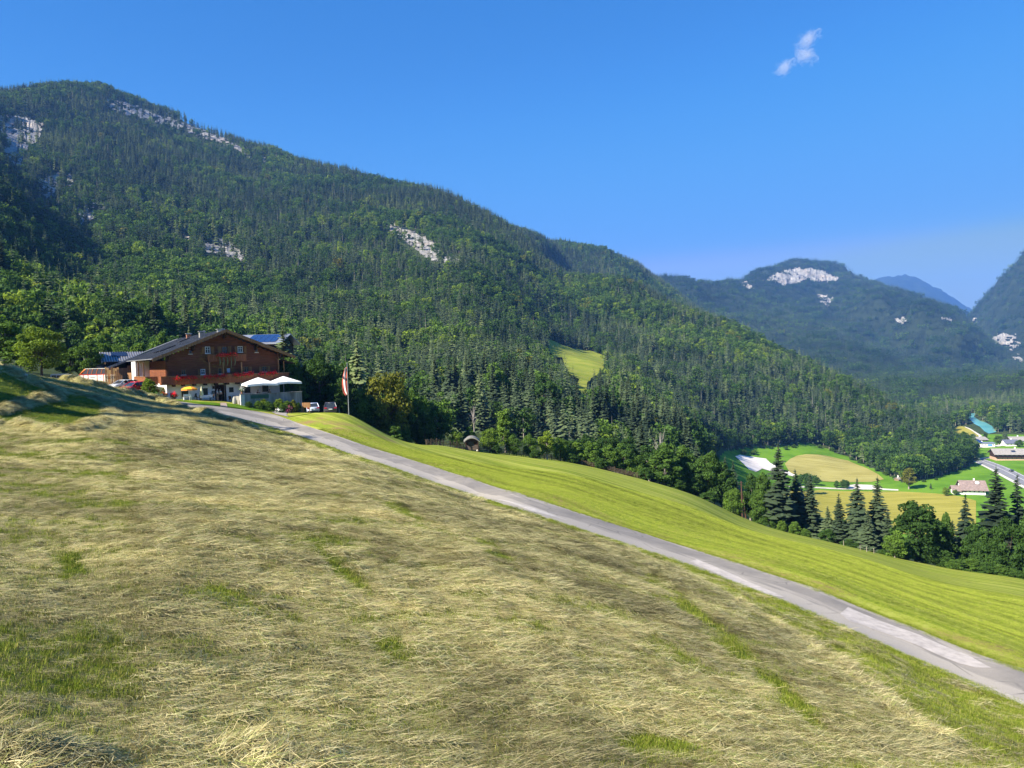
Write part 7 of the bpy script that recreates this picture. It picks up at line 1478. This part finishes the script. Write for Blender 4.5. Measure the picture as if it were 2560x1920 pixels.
M_RBR = plain('brown_roof_tiles', (.25,.19,.175), .85, .15, 0, .2, .8); M_RGR = plain('grey_roof_tiles', (.30,.28,.265), .85, .15, 0, .2, .8); M_RBL = plain('blue_grey_roof', (.13,.14,.19), .7, .3, 0, .15, .8); M_STONE = plain('rosy_plaster', (.55,.36,.27), .9, .1, 0, .15, 1)
def sc(p): return p[1] / FPX
p = hit(2536, 1151); u = sc(p); c1 = chalet('long two storey timber chalet with balcony at the right picture edge', p, R(-12), 84*u, 12, 17*u, 10*u, 1.6, M_RGR, M_STONE, M_DARKW, .42, 8, True, 'chalet')
G().hexa([(-84*u*.05,1.5,17*u+1.5*10*u/6+.27),(-84*u*.05+3.2,1.5,17*u+1.5*10*u/6+.27),(-84*u*.05+3.2,3.6,17*u+3.6*10*u/6+.27),(-84*u*.05,3.6,17*u+3.6*10*u/6+.27),(-84*u*.05,1.5,17*u+1.5*10*u/6+.33),(-84*u*.05+3.2,1.5,17*u+1.5*10*u/6+.33),(-84*u*.05+3.2,3.6,17*u+3.6*10*u/6+.33),(-84*u*.05,3.6,17*u+3.6*10*u/6+.33)]).build('solar_panel', M_PVD, c1)
p = hit(2436, 1237); u = sc(p); c2 = chalet('white farmhouse with wide brown roof below the valley road', p, R(-16), 50*u, 46*u, 15*u, 17*u, 1.5, M_RBR, M_PLAST, M_DARKW, .8, 5)
G().prism([(2.2*math.cos(t), 2.2*math.sin(t)) for t in np.linspace(0,6.28,17)[:-1]] , 1, -.2, 0).build('dish', M_WHITE, c2); dsh = [c for c in c2.children if c.name.startswith('dish')][0]; dsh.scale = (.55, .55, .55); dsh.location = (10*u, 3.5, 15*u + 3.4); dsh.rotation_euler = (R(-50), 0, 0)
p = hit(2398, 1236); u = sc(p); chalet('low white annex with brown roof left of the white farmhouse', p, R(-16), 24*u, 26*u, 11*u, 9*u, 1.2, M_RBR, M_PLAST, M_DARKW, .9, 3)
p = hit(2455, 1118); u = sc(p); c3 = chalet('long low white hall with blue solar panels in the valley', p, R(-6), 62*u, 10, 9*u, 1.5*u, .5, M_ZINC, M_WHITE, M_WHITE, 1.0, 7, False, 'hall')
for k in range(4): x = -30*u + k*9*u; G().hexa([(x,1.5,9*u+.4),(x+7.5*u,1.5,9*u+.4),(x+7.5*u-2,5.5,9*u+9*u),(x-2,5.5,9*u+9*u),(x,1.5,9*u+.6),(x+7.5*u,1.5,9*u+.6),(x+7.5*u-2,5.5,9*u+9.3*u),(x-2,5.5,9*u+9.3*u)]).build('solar_panel', M_PV, c3)
G().box(14*u, 24*u, -.14, -.06, 2*u, 7*u).build('banner', plain('blue_banner', (.12,.30,.65), .6, .2), c3)
p = hit(2454, 1103); u = sc(p); chalet('grey roofed shed above the long white hall', p, R(-6), 26*u, 12, 4*u, 5*u, 1.2, M_RGR, M_GREYW, M_GREYW, 1.0, 3, False, 'shed')
p = hit(2532, 1115); u = sc(p); chalet('white house with blue grey roof near the river', p, R(-10), 30*u, 12, 7*u, 7*u, 1.0, M_RBL, M_PLAST, M_PLAST, 1.0, 4)
p = hit(2548, 1105.5); u = sc(p); chalet('house with grey brown roof behind the blue roofed house', p, R(-10), 34*u, 12, 5*u, 7*u, 1.2, M_RGR, M_PLAST, M_DARKW, .6, 4)
p = hit(2252, 1202); u = sc(p); chalet('tiny grey field barn beside the orange green tree', p, R(20), 14*u, 4, 4*u, 3*u, .4, M_RGR, M_GREYW, M_GREYW, 1.0, 1, False, 'field_barn')
p = hit(2528, 1179.5); fc = car('dark_car', 'dark car driving on the valley road', p + [0, 0, .2], R(-60), (.06,.06,.07), 4.4, 1.8, 1.5); fc['group'] = 'cars on the valley road'
p = hit(2477, 1155.5)
# ------------------------------------------------------------------ the little cloud and the hazy air
def cloud_mat():
    m = bpy.data.materials.new('cloud_vapour'); m.use_nodes = True; t = m.node_tree; t.nodes.clear(); o = t.nodes.new('ShaderNodeOutputMaterial'); v = t.nodes.new('ShaderNodeVolumePrincipled'); v.inputs['Color'].default_value = (1, 1, 1, 1); v.inputs['Anisotropy'].default_value = .3
    tc = t.nodes.new('ShaderNodeTexCoord'); n = t.nodes.new('ShaderNodeTexNoise'); n.inputs['Scale'].default_value = 2.1; n.inputs['Detail'].default_value = 5; n.inputs['Roughness'].default_value = .65; n.inputs['Distortion'].default_value = .8; t.links.new(tc.outputs['Object'], n.inputs['Vector'])
    ln = t.nodes.new('ShaderNodeVectorMath'); ln.operation = 'LENGTH'; t.links.new(tc.outputs['Object'], ln.inputs[0])
    a = t.nodes.new('ShaderNodeMath'); a.operation = 'MULTIPLY_ADD'; a.inputs[1].default_value = -.42; a.inputs[2].default_value = -.22; t.links.new(ln.outputs['Value'], a.inputs[0])
    b = t.nodes.new('ShaderNodeMath'); b.operation = 'ADD'; t.links.new(n.outputs['Fac'], b.inputs[0]); t.links.new(a.outputs[0], b.inputs[1])
    c = t.nodes.new('ShaderNodeMath'); c.operation = 'MULTIPLY'; c.inputs[1].default_value = .06; c.use_clamp = True; t.links.new(b.outputs[0], c.inputs[0]); t.links.new(c.outputs[0], v.inputs['Density']); t.links.new(v.outputs[0], o.inputs['Volume'])
    m.cycles.volume_step_rate = 1.0; return m
M_CLOUD = cloud_mat()
for px, py, wx, wy, rot, lb in ((2021,97,58,36,-28,'brightest puff at the top of the small wispy cloud'),(2014,137,52,44,35,'middle curl of the small wispy cloud'),(1962,168,50,32,-30,'faint lower left puff of the small wispy cloud')):
    D_ = 7000.0; c = P(px, py, D_); u = D_ / FPX; g = G().ball((0,0,0), 1.0, 14, 9); o = g.build('cloud', M_CLOUD, None); o.location = tuple(c); o.scale = (wx*.78*u, 70, wy*.78*u); o.rotation_euler = (0, R(rot), 0); tag(o, lb, 'cloud')
hm = bpy.data.materials.new('hazy_air'); hm.use_nodes = True; t = hm.node_tree; t.nodes.clear(); oo = t.nodes.new('ShaderNodeOutputMaterial'); v = t.nodes.new('ShaderNodeVolumePrincipled'); v.inputs['Color'].default_value = (.16, .40, 1.0, 1); v.inputs['Density'].default_value = HAZE_D; v.inputs['Anisotropy'].default_value = 0.0; t.links.new(v.outputs[0], oo.inputs['Volume'])
hz = G().box(-7500, 11000, -5400, 12500, -330, 1180).build('haze', hm, None); hz['kind'] = 'stuff'
